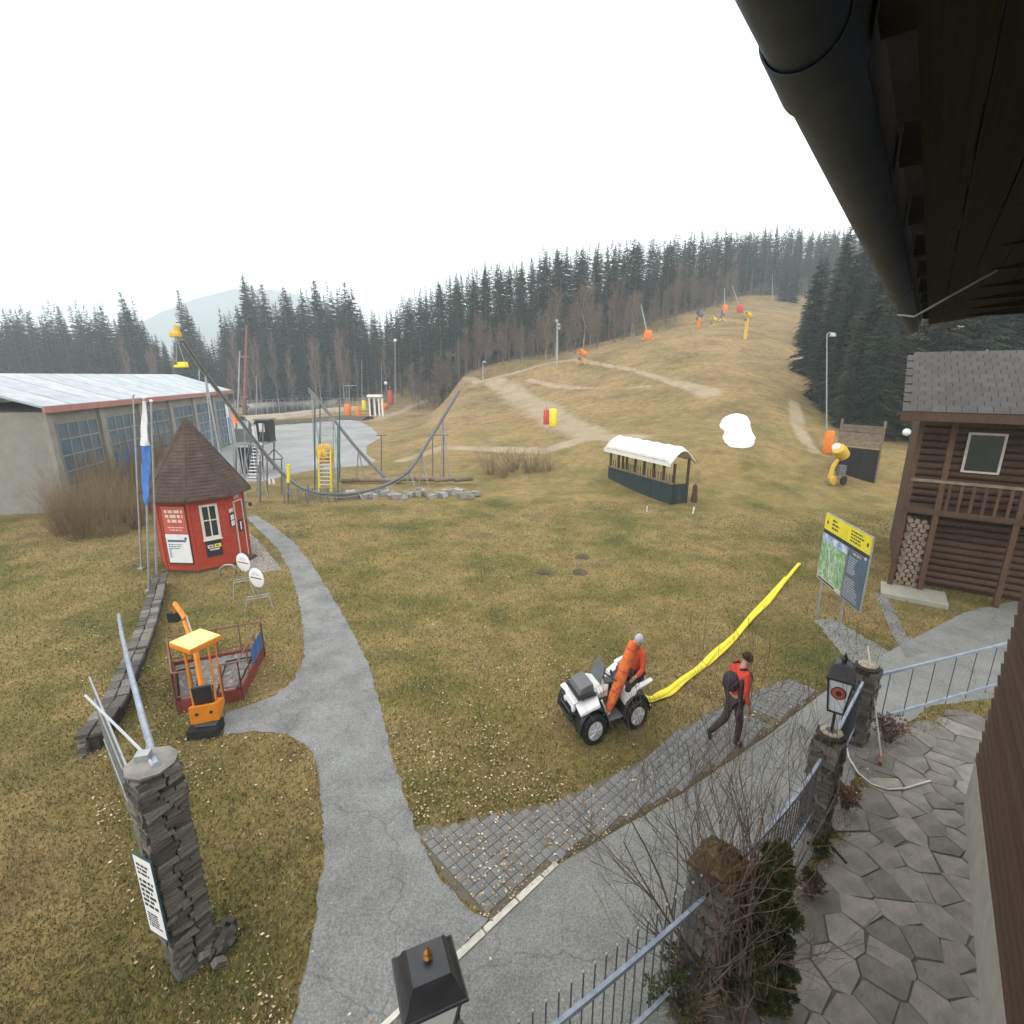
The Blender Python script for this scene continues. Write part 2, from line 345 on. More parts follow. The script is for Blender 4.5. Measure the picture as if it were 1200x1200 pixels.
green = ramp(gnoise(.09, 9), [(.35, (.12,.135,.04)), (.55, (.30,.22,.12)), (.68, (.2,.15,.09))])
far = mixc(.42, far, green)
far = mixc(.75, far, ramp(gnoise(.22, 10, .72), [(.34, (.50,.47,.40)), (.5, (.95,.91,.85)), (.66, (1.18,1.05,.92))]), 'MULTIPLY')
far = mixc(.7, far, ramp(gnoise(1.6, 8, .7), [(.35, (.62,.62,.6)), (.6, (1.25,1.22,1.15))]), 'MULTIPLY')
sx = N.new('ShaderNodeSeparateXYZ'); L.new(tc.outputs['Object'], sx.inputs[0])
mr = N.new('ShaderNodeMapRange'); mr.inputs[1].default_value = 22; mr.inputs[2].default_value = 52; L.new(sx.outputs[1], mr.inputs[0])
base = mixc(mr.outputs[0], near, far)
fine = ramp(gnoise(14, 8, .75), [(.3, (.42,.42,.42)), (.7, (1.5,1.45,1.35))])
at_ = N.new('ShaderNodeAttribute'); at_.attribute_name = 'track'
tn = N.new('ShaderNodeMath'); tn.operation = 'MULTIPLY_ADD'; L.new(gnoise(.8, 8, .7), tn.inputs[0]); tn.inputs[1].default_value = .9; tn.inputs[2].default_value = -.45
ta = N.new('ShaderNodeMath'); ta.operation = 'ADD'; ta.use_clamp = True; L.new(tn.outputs[0], ta.inputs[0]); L.new(at_.outputs['Fac'], ta.inputs[1])
tm_ = N.new('ShaderNodeMapRange'); tm_.inputs[1].default_value = .4; tm_.inputs[2].default_value = .75; L.new(ta.outputs[0], tm_.inputs[0])
dirtc = ramp(gnoise(.5, 8), [(.3, (.40,.33,.23)), (.7, (.27,.21,.14))])
base = mixc(tm_.outputs[0], base, dirtc)
base = mixc(.8, base, fine, 'MULTIPLY')
L.new(base, pb.inputs['Base Color'])
bp = N.new('ShaderNodeBump'); bp.inputs['Strength'].default_value = .7; bp.inputs['Distance'].default_value = .06
L.new(gnoise(9, 10, .75), bp.inputs['Height']); L.new(bp.outputs[0], pb.inputs['Normal'])
M['meadow'] = gm
def axis(pieces):
    out = []
    for a, b, st in pieces: out += list(np.arange(a, b, st))
    return np.array(out + [pieces[-1][1]])
gx = axis([(-1000,-320,40),(-320,-120,10),(-120,-60,3),(-60,-30,1.2),(-30,45,.6),(45,60,1.2),(60,130,3),(130,320,10),(320,1000,40)])
gy = axis([(-60,-5,5),(-5,20,1.2),(20,100,.6),(100,110,1.2),(110,220,3),(220,320,10),(320,1400,40)])
X, Y = np.meshgrid(gx, gy); Z = hz(np.clip(X, -320, 320), np.clip(Y, -60, 260))
vs = np.stack([X.ravel(), Y.ravel(), Z.ravel()], 1)
nx, ny = len(gx), len(gy)
idx = np.arange(nx*ny).reshape(ny, nx)
fs = np.stack([idx[:-1,:-1].ravel(), idx[:-1,1:].ravel(), idx[1:,1:].ravel(), idx[1:,:-1].ravel()], 1)
me = bpy.data.meshes.new('ground'); me.from_pydata(vs.tolist(), [], fs.tolist()); me.materials.append(gm)
me.polygons.foreach_set('use_smooth', [True]*len(fs)); me.update()
TRK_ = [([(676,421),(700,426),(745,434),(790,448),(833,461)], [1.3,.7,.6,.8,1.8]), ([(578,446),(600,458),(625,474),(655,494),(690,508)], [2,2.5,2.5,2.5,2.5]),
    ([(470,540),(520,524),(580,526),(640,528),(690,513),(745,512)], [.8,1,1.2,1.2,1.6,1.6]), ([(440,492),(480,476),(520,458),(560,448),(600,438),(650,424),(680,421)], [1.6,1.2,1,1,1,1,1]),
    ([(620,445),(650,452),(700,455)], [.8,.8,.5]), ([(930,470),(935,500),(955,530)], [.7,.8,.6]), ([(735,455),(765,452)], [.5,.5])]
tr_ = np.zeros(len(vs))
for pp, ww in TRK_:
    ww = [q*.72 for q in ww]; P_ = [PT(*q) for q in pp]
    for i in range(len(P_)-1):
        a_ = np.array(P_[i][:2]); b_ = np.array(P_[i+1][:2]); ab = b_-a_; tt_ = np.clip(((vs[:, :2]-a_) @ ab)/(ab@ab), 0, 1); dd_ = np.hypot(*(vs[:, :2]-(a_+tt_[:, None]*ab)).T); w_ = ww[i]+(ww[i+1]-ww[i])*tt_
        tr_ = np.maximum(tr_, np.clip(1.15-dd_/w_*.65, 0, 1)*(dd_ < 2.2*w_))
at0 = me.attributes.new('track', 'FLOAT', 'POINT'); at0.data.foreach_set('value', tr_)
ground = bpy.data.objects.new('ground', me); COL.objects.link(ground); ground['kind'] = 'structure'
# distant hills in the mist
def hill(cx, cy, rx, ry, hgt, base):
    n, m = 60, 20; mb = MB(); V = []; F = []
    for j in range(m+1):
        for i in range(n):
            a = 2*math.pi*i/n; r = j/m
            z = base + hgt*(math.cos(r*math.pi)*.5+.5)*(1+.06*math.sin(5*a+r*7)) + (random.random()*3 if 0 < r < .95 else 0)
            V.append((cx+rx*r*math.cos(a), cy+ry*r*math.sin(a), z))
    for j in range(m):
        for i in range(n): F.append((j*n+i, (j+1)*n+i, (j+1)*n+(i+1)%n, j*n+(i+1)%n))
    mb.add(V, F); o = mb.build('distant_hill', M['hill'], smooth=60); o['kind'] = 'structure'; return o
hill(-520, 1120, 560, 260, 172, -8); hill(520, 1020, 420, 220, 150, -5)
# ------------------------------------------------------------------ paved surfaces
def gp(pts, z=0): return [tuple(G(*p, z)[:2]) for p in pts]
def smooth_poly(pts, it=2):
    for _ in range(it):
        q = []
        for i in range(len(pts)):
            a, b = pts[i], pts[(i+1)%len(pts)]
            q += [(a[0]*.75+b[0]*.25, a[1]*.75+b[1]*.25), (a[0]*.25+b[0]*.75, a[1]*.25+b[1]*.75)]
        pts = q
    return pts
def sheet(name, poly, z, m, th=.02, edge=0.0):
    mb = MB(); n = len(poly)
    if edge:
        q = []
        for i in range(n):
            a, b = Vector(poly[i]), Vector(poly[(i+1)%n]); k = max(1, int((b-a).length/.12)); d = (b-a)
            nn = Vector((-d.y, d.x)).normalized() if d.length > 0 else Vector((0,0))
            for j in range(k): q.append(tuple(a + d*j/k + nn*random.uniform(-edge, edge)))
        poly = q
    a = sum(poly[i][0]*poly[(i+1)%len(poly)][1]-poly[(i+1)%len(poly)][0]*poly[i][1] for i in range(len(poly)))
    if a < 0: poly = poly[::-1]
    bm = bmesh.new(); vs = [bm.verts.new((p[0], p[1], z)) for p in poly]; f = bm.faces.new(vs)
    r = bmesh.ops.extrude_face_region(bm, geom=[f]); 
    for v in [g for g in r['geom'] if isinstance(g, bmesh.types.BMVert)]: v.co.z -= th
    bmesh.ops.recalc_face_normals(bm, faces=bm.faces[:]); bmesh.ops.triangulate(bm, faces=bm.faces[:])
    me = bpy.data.meshes.new(name); bm.to_mesh(me); bm.free(); me.materials.append(m)
    o = bpy.data.objects.new(name, me); COL.objects.link(o); o['kind'] = 'structure'; return o
PATH = gp([(288,606),(304,622),(325,642),(340,670),(349,700),(356,735),(357,770),(345,797),(322,815),(290,828),(263,836),(262,862),(300,857),(335,861),(362,874),(373,900),(379,950),
    (378,1020),(368,1090),(352,1160),(340,1215),(335,1290),(430,1290),(436,1215),(500,1150),(571,1080),(535,1052),(505,1015),(488,972),(472,925),(456,872),(444,820),(430,775),(410,735),(388,698),(368,665),(345,636),(318,615),(300,604)])
path = sheet('asphalt_path', PATH, .010, M['asphalt'], edge=.032)
ROAD = gp([(434,1217),(500,1152),(575,1082),(655,1013),(720,975),(800,930),(900,862),(960,815),(1053,757),(1130,718),(1250,690)]) + [(26,13.2),(26,11.2),(8.0,8.5)] + \
    [(5.8,7.1),(3.9,5.3),(2.0,3.7),(.2,2.6),(-1.4,2.2),(-2.2,2.0)]
road = sheet('road', ROAD, .006, M['asphalt2'], edge=.012)
PAVE = gp([(486,968),(520,968),(560,958),(610,948),(660,935),(710,912),(755,890),(790,858),(830,835),(880,810),(925,795),(962,812),(900,860),(800,928),(720,973),(655,1011),(575,1078),(537,1050),(508,1012)])
pave_base = sheet('paving_bed', PAVE, .004, M['moss_joint'], edge=.02)
TERR = [(-.6,1.6),(.6,2.3),(2.35,3.7),(4.4,5.42),(6.1,7.15),(8.4,8.15),(26,10.9),(26,2),(8,-4),(0,-4)]
terr = sheet('terrace', TERR, .006, M['mortar'])
sheet('house_path', gp([(1024,694),(1040,700),(1062,745),(1100,760),(1062,772),(1045,742)]), .008, M['asphalt'])
sheet('stone_path', gp([(954,727),(975,725),(1010,745),(1048,768),(1010,785),(985,765)]), .009, M['asphalt2'], edge=.03)
sheet('gravel_bed', gp([(288,622),(302,632),(331,668),(296,672),(284,660),(287,640)]), .007, M['gravel'])
LOT = smooth_poly([tuple(G(*p)[:2]) for p in [(262,482),(300,497),(345,494),(400,489),(432,497),(452,520),(440,545),(400,548),(360,552),(325,560),(300,566),(262,560),(215,545),(200,500)]], 1)
sheet('gravel_lot', LOT, .02, M['lot'])
POND = smooth_poly([tuple(G(*p)[:2]) for p in [(284,478),(330,472.5),(400,470.5),(425,472),(415,479),(350,487),(300,492),(285,486)]], 2)
sheet('pond', POND, .05, M['water'], th=.1)
# earth bank in front of the pond and along the lot
def ribbon(name, pts, w, m, hump=0, up=.03, seg=24, kind='structure'):
    P3 = [PT(*p) for p in pts]; L_ = []
    for i in range(len(P3)-1):
        for k in range(seg): L_.append(P3[i].lerp(P3[i+1], k/seg))
    L_.append(P3[-1]); ws = w if isinstance(w, list) else [w]*len(pts)
    mb = MB(); V = []; F = []; nn = 5
    for i, p in enumerate(L_):
        d = (L_[min(i+1, len(L_)-1)] - L_[max(i-1, 0)]); n = Vector((-d.y, d.x, 0)).normalized()
        q = i/seg; k = min(int(q), len(ws)-2); wd = ws[k] + (ws[k+1]-ws[k])*(q-k); wd *= 1+.2*math.sin(i*.7)+random.uniform(-.08, .08)
        for j in range(nn):
            s_ = (j/(nn-1)-.5); c = p + n*s_*wd; V.append((c.x, c.y, hz1(c.x, c.y) + up + hump*(1-(2*s_)**2)))
    for i in range(len(L_)-1):
        for j in range(nn-1): a = i*nn+j; F.append((a, a+1, a+nn+1, a+nn))
    mb.add(V, F); o = mb.build(name, m, smooth=70); o['kind'] = kind; return o
ribbon('pond_rim', [(284,493.5),(330,490),(380,483.5),(425,480)], 3, M['dirt'], hump=.7)
ribbon('pond_far_rim', [(284,477.5),(330,472),(400,470)], 4, M['plinth'], hump=.6)
ribbon('earth_bank', [(300,498.5),(345,496),(400,491),(432,492)], 3, M['soil'], hump=.5)
# melting snow patch on the slope
sp = [(845,492),(853,486),(868,484),(879,490),(880,503),(886,512),(884,523),(868,526),(852,523),(846,513),(850,505),(842,500)]
c = PT(864, 505); V = []; ring = [(a_+random.uniform(-.035,.035), b_+random.uniform(-.05,.05)) for a_, b_ in smooth_poly([tuple(PT(*p)[:2]) for p in sp], 2)]
n = len(ring); mb = MB(); V = []; F = []
for k, (f, hh) in enumerate(((1.0, -.05), (.985, .03), (.9, .045), (.5, .05), (.01, .05))):
    for q in ring:
        x = c.x+(q[0]-c.x)*f; y = c.y+(q[1]-c.y)*f; V.append((x, y, hz1(x, y)+hh+random.uniform(-.006,.006)*(k>1)))
for k in range(4):
    for i in range(n): F.append((k*n+i, k*n+(i+1)%n, (k+1)*n+(i+1)%n, (k+1)*n+i))
mb.add(V, F); o = mb.build('snow_patch', M['snow'], smooth=80); tag(o, kind='structure')
# ------------------------------------------------------------------ kerb stones, pavers, flagstones
def fan_piece(name, poly, z0, z1, m, parent, inset=.006):
    mb = MB(); c = Vector((sum(p[0] for p in poly)/len(poly), sum(p[1] for p in poly)/len(poly)))
    a = sum(poly[i][0]*poly[(i+1)%len(poly)][1]-poly[(i+1)%len(poly)][0]*poly[i][1] for i in range(len(poly)))
    if a < 0: poly = poly[::-1]
    n = len(poly); top = [c+(Vector(p)-c)*(1-inset/max(.05, (Vector(p)-c).length)) for p in poly]
    V = [(p[0], p[1], z0) for p in poly] + [(p[0], p[1], z1-.006) for p in poly] + [(p.x, p.y, z1) for p in top]
    F = [tuple(range(2*n, 3*n))]
    for k in (0, n): F += [(k+i, k+(i+1)%n, k+n+(i+1)%n, k+n+i) for i in range(n)]
    mb.add(V, F); return mb.build(name, m, parent, loc=(c.x, c.y, 0))
kerb = bpy.data.objects.new('kerb', None); COL.objects.link(kerb); kerb['kind'] = 'structure'
ka, kb = G(430, 1222), G(654, 1011); strip_pts = [G(*q) for q in ((650,1010),(720,969),(800,926),(900,859),(960,811),(1010,782))]
mb = MB(); V = []; F = []; k_ = 0
for i in range(len(strip_pts)-1):
    for j in range(14):
        q = strip_pts[i].lerp(strip_pts[i+1], j/14); dd = (strip_pts[i+1]-strip_pts[i]).normalized(); nn_ = Vector((-dd.y, dd.x, 0)); w1_, w2_ = random.uniform(.015,.045), random.uniform(.02,.07)
        V += [q-nn_*w1_+Vector((0,0,.0105)), q+nn_*w2_+Vector((0,0,.0155))]; k_ += 1
for i in range(k_-1): F.append((2*i, 2*i+2, 2*i+3, 2*i+1))
mb.add(V, F); o = mb.build('soil_strip', M['soil']); o['kind'] = 'structure'
d = (kb-ka); kl = d.length; d.normalize(); nrm = Vector((-d.y, d.x, 0)); s = 0
while s < kl-.1:
    l = min(random.uniform(.34, .56), kl-s); a = ka+d*s; b = ka+d*(s+l-.02); w = .035*random.uniform(.85, 1.15)
    fan_piece('kerb_stone', [(a-nrm*w)[:2], (b-nrm*w*random.uniform(.9,1.1))[:2], (b+nrm*w)[:2], (a+nrm*w*random.uniform(.9,1.1))[:2]], -.05, .022+random.uniform(-.004,.004), M['kerb'], kerb)
    s += l
def inside(poly, x, y):
    r = False; n = len(poly)
    for i in range(n):
        x1, y1 = poly[i][:2]; x2, y2 = poly[(i+1)%n][:2]
        if (y1 > y) != (y2 > y) and x < (x2-x1)*(y-y1)/(y2-y1)+x1: r = not r
    return r
def inside_np(poly, X, Y):
    r = np.zeros(X.shape, bool); n = len(poly)
    for i in range(n):
        x1, y1 = poly[i][:2]; x2, y2 = poly[(i+1)%n][:2]
        if y1 == y2: continue
        c = ((y1 > Y) != (y2 > Y)) & (X < (x2-x1)*(Y-y1)/(y2-y1)+x1); r ^= c
    return r
pw, pl = .128, .128; mb = MB(); mb.box((0,0,-.012), (pw-.009, pl-.009, .03)); tmp = mb.build('paver', M['paver']); pm = tmp.data; bpy.data.objects.remove(tmp)
def wear(x, y): return math.sin(x*2.1+y*1.3)+math.sin(x*.9-y*2.7+1)+.6*math.sin(x*5.1+y*4.3)
cells = []
ang = math.atan2(d.y, d.x)
for i in range(-14, 82):
    for j in range(-16, 54):
        q = ka + d*(i*pw) + nrm*((j+.5)*pl); 
        if inside(PAVE, q.x, q.y) and all(inside(PAVE, q.x+a*.045, q.y+b*.045) for a in (-1,1) for b in (-1,1)):
            ex = G(700, 985)
            over = wear(q.x, q.y) + 1.2*max(0, (q.x-3.2))*.5 - .8
            if over < 2.1: cells.append((q.length, q.copy()))
cells.sort(key=lambda c: c[0])
for _, q in cells[:295]:
    inst('paver', pm, (q.x, q.y, .012+random.uniform(-.003, .003)), (random.uniform(-.01,.01), random.uniform(-.01,.01), ang), parent=pave_base)
mb = MB()
for _, q in cells[295:]: mb.box((q.x, q.y, .0), (pw-.009, pl-.009, .026+random.uniform(-.003,.003)), ang)
if mb.v: mb.build('paver_field', M['paver'], pave_base, kind='stuff')
# irregular flagstones: cells around scattered centres
pts = []
tries = 0
while tries < 9000 and len(pts) < 330:
    tries += 1; x = random.uniform(.2, 13); y = random.uniform(.2, 9.5)
    if inside(TERR, x, y) and (x*.785-y*.62 < 1.55) and x < 11 and all((x-a)**2+(y-b)**2 > .115+random.uniform(-.09,.03) for a, b in pts): pts.append((x, y))
for i, (x, y) in enumerate(pts):
    poly = [(x-.34,y-.16),(x-.16,y-.34),(x+.16,y-.34),(x+.34,y-.16),(x+.34,y+.16),(x+.16,y+.34),(x-.16,y+.34),(x-.34,y+.16)]
    for a, b in sorted(pts, key=lambda p: (p[0]-x)**2+(p[1]-y)**2)[1:16]:
        mx_, my_ = (a+x)/2, (b+y)/2; dx, dy = a-x, b-y; l = math.hypot(dx, dy); dx /= l; dy /= l; off = (mx_*dx+my_*dy)-.005
        q = []
        for k in range(len(poly)):
            p1, p2 = poly[k], poly[(k+1)%len(poly)]; s1 = p1[0]*dx+p1[1]*dy-off; s2 = p2[0]*dx+p2[1]*dy-off
            if s1 <= 0: q.append(p1)
            if s1*s2 < 0: f = s1/(s1-s2); q.append((p1[0]+(p2[0]-p1[0])*f, p1[1]+(p2[1]-p1[1])*f))
        poly = q
        if len(poly) < 3: break
    if len(poly) < 3: continue
    poly = [(px_+random.uniform(-.018,.018), py_+random.uniform(-.018,.018)) for px_, py_ in poly]
    if y > 0 and len([1 for o in terr.children]) < 299: fan_piece('flagstone', poly, 0, .017+random.uniform(-.003,.004), M['flag'], terr, .006)
# ================================================================== foreground: pillars, fence, lanterns
SQ = .78                                     # how slim figures and vehicles stand across the view
def stone_mesh(i):
    rnd = random.Random(i); mb = MB()
    p = [Vector((x, y, z)) for z in (-.5,.5) for x, y in ((-.5,-.5),(.5,-.5),(.5,.5),(-.5,.5))]
    p = [q*rnd.uniform(.82, 1.08) + Vector([rnd.uniform(-.06,.06) for _ in range(3)]) for q in p]
    mb.hexa(p); o = mb.build('stone', M['slate']); me = o.data; bpy.data.objects.remove(o); return me
STN = [stone_mesh(i) for i in range(8)]
def pillar(loc, w, h, lay, label, rz=0, lean=0, cap='flat', maxn=290, name='stone_pillar', front=False):
    t = thing(name, label, 'pillar', loc); x0, y0 = loc[0], loc[1]
    R = Matrix.Rotation(rz, 3, 'Z'); z = loc[2]; n = 0; idx = 0
    while z < loc[2]+h-lay*.5 and n < maxn:
        lh = lay*random.uniform(.75, 1.2); idx += 1
        for side in range(4):
            a = side*math.pi/2; u = -w/2
            if front and (R @ (Matrix.Rotation(a, 3, 'Z') @ Vector((0,-1,0)))).dot(Vector((loc[0], loc[1], 0)).normalized()) > .6: continue
            while u < w/2-.05 and n < maxn:
                l = min(random.uniform(.36, .66)*w, w/2-u+.01)
                if w/2-(u+l) < .06: l = w/2-u+.01
                c = Vector((u+l/2, -w/2+.03+random.uniform(-.015, .012), 0)); c = Matrix.Rotation(a, 3, 'Z') @ c
                c = R @ c
                inst('stone', random.choice(STN), (x0+c.x, y0+c.y, z+lh/2), (random.uniform(-.06,.06), random.uniform(-.10,.10), rz+a+random.uniform(-.07,.07)), (l*.97, .10, lh*.93), t)
                n += 1; u += l
        z += lh
    hh = z-loc[2]; mb = MB(); mb.box((x0, y0, loc[2]+hh/2-.01), (w*.86, w*.86, hh-.02), rz); mb.build('core', M['slate_core'], t)
    return t, z
# left tall pillar with the white notice
p1 = G(226, 1120)
NA, NB = G(168, 990, 1.62), G(186, 1016, 1.62); NU = (NB-NA).normalized(); W1 = .36; P1H = 2.5
t1, ztop = pillar(p1, W1, P1H, .058, 'tall pillar of thin dark stacked stones at the lower left with a white notice on it', rz=math.atan2(NU.y, NU.x), front=True, maxn=296)
P1H = ztop
mb = MB(); mb.lathe((p1.x, p1.y, P1H), [(W1*.60, 0), (W1*.63, .03), (W1*.55, .055), (W1*.4, .06)], 9); mb.build('cap', M['boulder'], t1, smooth=40)
mb = MB(); mb.box((p1.x-.08, p1.y+.02, P1H+.09), (.12, .10, .06), .3); mb.build('rail_bracket', M['galv'], t1)
rub = [(p1.x+.32, p1.y+.10), (p1.x+.36, p1.y-.02), (p1.x+.30, p1.y+.22), (p1.x+.42, p1.y+.08)]
tr = thing('stone_rubble', 'small heap of broken pale stones at the foot of the tall left pillar', 'stones', (p1.x+.35, p1.y+.1, 0))
for i in range(16):
    inst('stone', random.choice(STN), (p1.x+random.uniform(.2,.38), p1.y+random.uniform(-.12,.28), random.uniform(.03,.18)), [random.uniform(0,3) for _ in range(3)], (random.uniform(.08,.17),.09,.07), tr)
# notice
dn = Vector((-.80, -.60, 0)).normalized(); du = Vector((.60, -.80, 0))
NA, NB = G(168, 990, 1.62), G(186, 1016, 1.62); NA.z = NB.z = 0
NW = (NB-NA).length; n0, n1 = zat(1078, NA.y), 1.62; print('notice', NW, n0)
NW = .27; nn0 = NU.cross(Vector((0,0,1))); nn0 = Matrix.Rotation(math.radians(14),3,'Z') @ nn0; NU = Matrix.Rotation(math.radians(14),3,'Z') @ NU; q0 = Vector((p1.x,p1.y,0))+nn0*(W1*.5+.07)+NU*(-.12); print('board', q0, NA)
fr = Fr(q0, NU)
t = thing('notice_board', 'narrow white notice with lines of small print on the tall left pillar', 'notice', fr.pt(.17, 1.2, 0))
mb = MB(); mb.fbox(fr, 0, NW, n0, n1, 0, .012); mb.build('panel', M['white'], t)
mb = MB(); mb.fbox(fr, -.01, NW+.01, n0-.008, n0, -.004, .014).fbox(fr, -.01, NW+.01, n1, n1+.008, -.004, .014).fbox(fr, -.008, 0, n0, n1, -.004, .014).fbox(fr, NW, NW+.008, n0, n1, -.004, .014); mb.build('edge', M['teal'], t)
mb = MB()
def printlines(mb, fr, u0, u1, v0, v1, n, w, seed=1, hgt=.5, centre=False, thick=.002):
    r = random.Random(seed); st = (v1-v0)/n
    for i in range(n):
        v = v1 - st*(i+.7); u = u0; end = u1 - r.random()*(u1-u0)*.35
        if centre: u = u0 + (u1-end)/2; end = u1-(u1-end)/2
        while u < end:
            l = st*r.uniform(.7, 2.6)*.6; l = min(l, end-u)
            mb.fbox(fr, u, u+l, v, v+st*hgt, w, w+thick); u += l+st*.3
nh = n1-n0; printlines(mb, fr, .12*NW, .8*NW, n0+nh*.76, n0+nh*.92, 3, .0125, 3); printlines(mb, fr, .1*NW, .92*NW, n0+nh*.34, n0+nh*.72, 6, .0125, 4, .55); printlines(mb, fr, .12*NW, .85*NW, n0+nh*.08, n0+nh*.28, 6, .0125, 5)
mb.build('print', M['inkdark'], t, kind='stuff')
# posts and rails left of the tall pillar
pl1 = Vector((p1.x-.05, p1.y+.02, 0))
rt = thing('left_gate_rail', 'wide curved blue grey rail running off the top of the tall left pillar', 'railing', (p1.x, p1.y, P1H))
arc = [(183,897,2.55),(176,872,2.40),(168,845,2.25),(160,815,2.05),(153,788,1.85),(148,766,1.65),(143,745,1.4),(140,728,1.0),(139,720,.4)]
Q = []
for i, (px, py, z) in enumerate(arc): Q.append(G(px, py, z*1.0))
mb = MB()
mb.tube(Q, .034, 6); mb.build('rail', M['fence'], rt, smooth=50)
mb = MB(); Q2 = [G(px, py, z) for px, py, z in [(180,898,2.53),(170,884,2.53),(158,872,2.53),(146,860,2.53),(100,815,2.53)]]
mb.tube(Q2, [.016,.015,.014,.014,.014], 6); mb.build('white_rail', M['inkgrey'], rt, smooth=50)
# low boundary fence going left from the pillar
lf = thing('left_mesh_fence', 'galvanised wire fence leaving the picture behind the tall left pillar', 'fence', (p1.x-.3, p1.y, 0))
e0 = Vector((p1.x-.2, p1.y+.1, 0)); e1 = Vector((p1.x-3.2, p1.y+3.0, 0))
for zz in (.35, 1.1, 1.5):
    mb = MB(); mb.tube([e0+Vector((0,0,zz)), e1+Vector((0,0,zz))], .014, 6); mb.build('wire_rail', M['galv'], lf)
mb = MB()
for i in range(60):
    q = e0.lerp(e1, i/59); mb.tube([q+Vector((0,0,.02)), q+Vector((0,0,1.5))], .004, 4)
mb.build('wire', M['galv'], lf, kind='stuff')
# pillars along the blue fence
PC = [Vector((2.43*K, 4.70*K, 0)), Vector((5.0*K, 6.86*K, 0)), Vector((7.0*K, 8.95*K, 0))]
aF = math.atan2(PC[1].y-PC[0].y, PC[1].x-PC[0].x)
PL = ['stone pillar behind the bare shrub, heaped with brown dead moss', 'stone pillar carrying the milk glass lantern with a red emblem', 'stone pillar beside the broom, farthest along the blue fence']
PT_ = []
for i, c in enumerate(PC):
    tp, zt = pillar(c, (.42, .31, .33)[i], (1.5, 1.72, 1.47)[i], .078, PL[i], rz=aF, maxn=150); PT_.append(zt)
    w = (.42, .31, .33)[i]
    if i == 0:
        mb = MB(); mb.box((c.x, c.y, zt+.03), (w*1.1, w*1.1, .06), aF); mb.build('cap', M['darkwood'], tp, bevel=.01)
        mb = MB(); V = []; nn = 22
        for r_, z_ in ((.23, .05), (.23, .09), (.17, .14), (.09, .19), (.02, .22)):
            for k in range(nn): a = 2*math.pi*k/nn; V.append((c.x+r_*math.cos(a)*random.uniform(.88,1.12), c.y+r_*math.sin(a)*random.uniform(.88,1.12), zt+z_+random.uniform(-.015,.015)))
        F = [(j*nn+k, j*nn+(k+1)%nn, (j+1)*nn+(k+1)%nn, (j+1)*nn+k) for j in range(4) for k in range(nn)]
        mb.add(V, F)
        for k in range(420):
            a = random.uniform(0, 6.28); r_ = random.uniform(0, .24); z_ = zt+.22-r_*.6; q = Vector((c.x+r_*math.cos(a), c.y+r_*math.sin(a), z_))
            e = Vector([random.uniform(-.03,.03) for _ in range(3)]); g = Vector([random.uniform(-.02,.02) for _ in range(3)]); mb.add([q-e*.5, q+g, q+e+Vector((0,0,.02))], [(0,1,2)])
        mb.build('moss_heap', M['moss'], tp)
    else:
        mb = MB(); pr = [(w*.52, 0), (w*.58, .02), (w*.58, .05), (w*.5, .065), (.03, .075)]
        mb.lathe((c.x, c.y, zt-.01), pr, 9); mb.build('cap', M['slate_core'], tp)
        mb = MB(); mb.lathe((c.x, c.y, zt+.055), [(w*.43, 0), (w*.45, .012), (w*.36, .024), (.02, .026)], 9); mb.build('pale_top', M['captop'], tp)
# fence bays
BAL = MB(); BAL.ball((0,0,0), .0125, 8, 6); tb = BAL.build('tip', M['galv']); balme = tb.data; bpy.data.objects.remove(tb)
BAR = MB(); BAR.tube([(0,0,0),(0,0,1)], .0075, 5); tb = BAR.build('picket', M['fence_dk']); barme = tb.data; bpy.data.objects.remove(tb)
def bay(a, b, label, z1=1.22, z0=.34, n=20, over=.0, tips=False, curve=0, name='metal_fence'):
    a = Vector((a[0], a[1], 0)); b = Vector((b[0], b[1], 0)); d_ = (b-a); L_ = d_.length; d_.normalize(); nrm_ = Vector((-d_.y, d_.x, 0))
    t = thing(name, label, 'fence', a)
    f = lambda s_, z: a + d_*(s_*L_) + nrm_*(-curve*4*s_*(1-s_)) + Vector((0,0,z))
    for nm, z, hh in (('top_rail', z1, .05), ('bottom_rail', z0, .045)):
        mb = MB(); k = 14; V = []; F = []
        for i in range(k+1):
            c = f(i/k, z)
            for dx, dz in ((-.018,-hh/2),(.018,-hh/2),(.018,hh/2),(-.018,hh/2)): V.append(c+nrm_*dx+Vector((0,0,dz)))
        for i in range(k):
            for j in range(4): F.append((i*4+j, (i+1)*4+j, (i+1)*4+(j+1)%4, i*4+(j+1)%4))
        F += [(0,1,2,3), tuple(k*4+q for q in (3,2,1,0))]
        mb.add(V, F); mb.build(nm, M['fence'], t)
    for i in range(n):
        s_ = (i+.5)/n; top = z1+over if tips else z1-.02
        q = f(s_, z0-.12); q += nrm_*.026*(1 if tips else 0)
        pk = inst('picket', barme, q, sc=(1,1,top-z0+.12), parent=t)
        if tips:
            ball = bpy.data.objects.new('tip', balme); COL.objects.link(ball); ball.location = (q.x, q.y, top); ball.parent = t; ball.matrix_parent_inverse = Matrix.Translation(t.location).inverted()
    return t
dF = (PC[1]-PC[0]).normalized()
bay((-.62, 2.24), PC[0]-dF*.26, 'blue grey fence bay with ball tipped pickets rising above its rail, nearest the camera', n=24, tips=True, over=.30, curve=.03)
bay(PC[0]+dF*.26, PC[1]-dF*.24, 'blue grey fence bay between the mossy pillar and the lantern pillar', n=26, curve=.05)
d2 = (PC[2]-PC[1]).normalized()
bay(PC[1]+d2*.24, PC[2]-d2*.24, 'blue grey fence bay between the lantern pillar and the farthest pillar', n=30)
pe = Vector((PC[2].x+3.4, PC[2].y+1.1, 0))
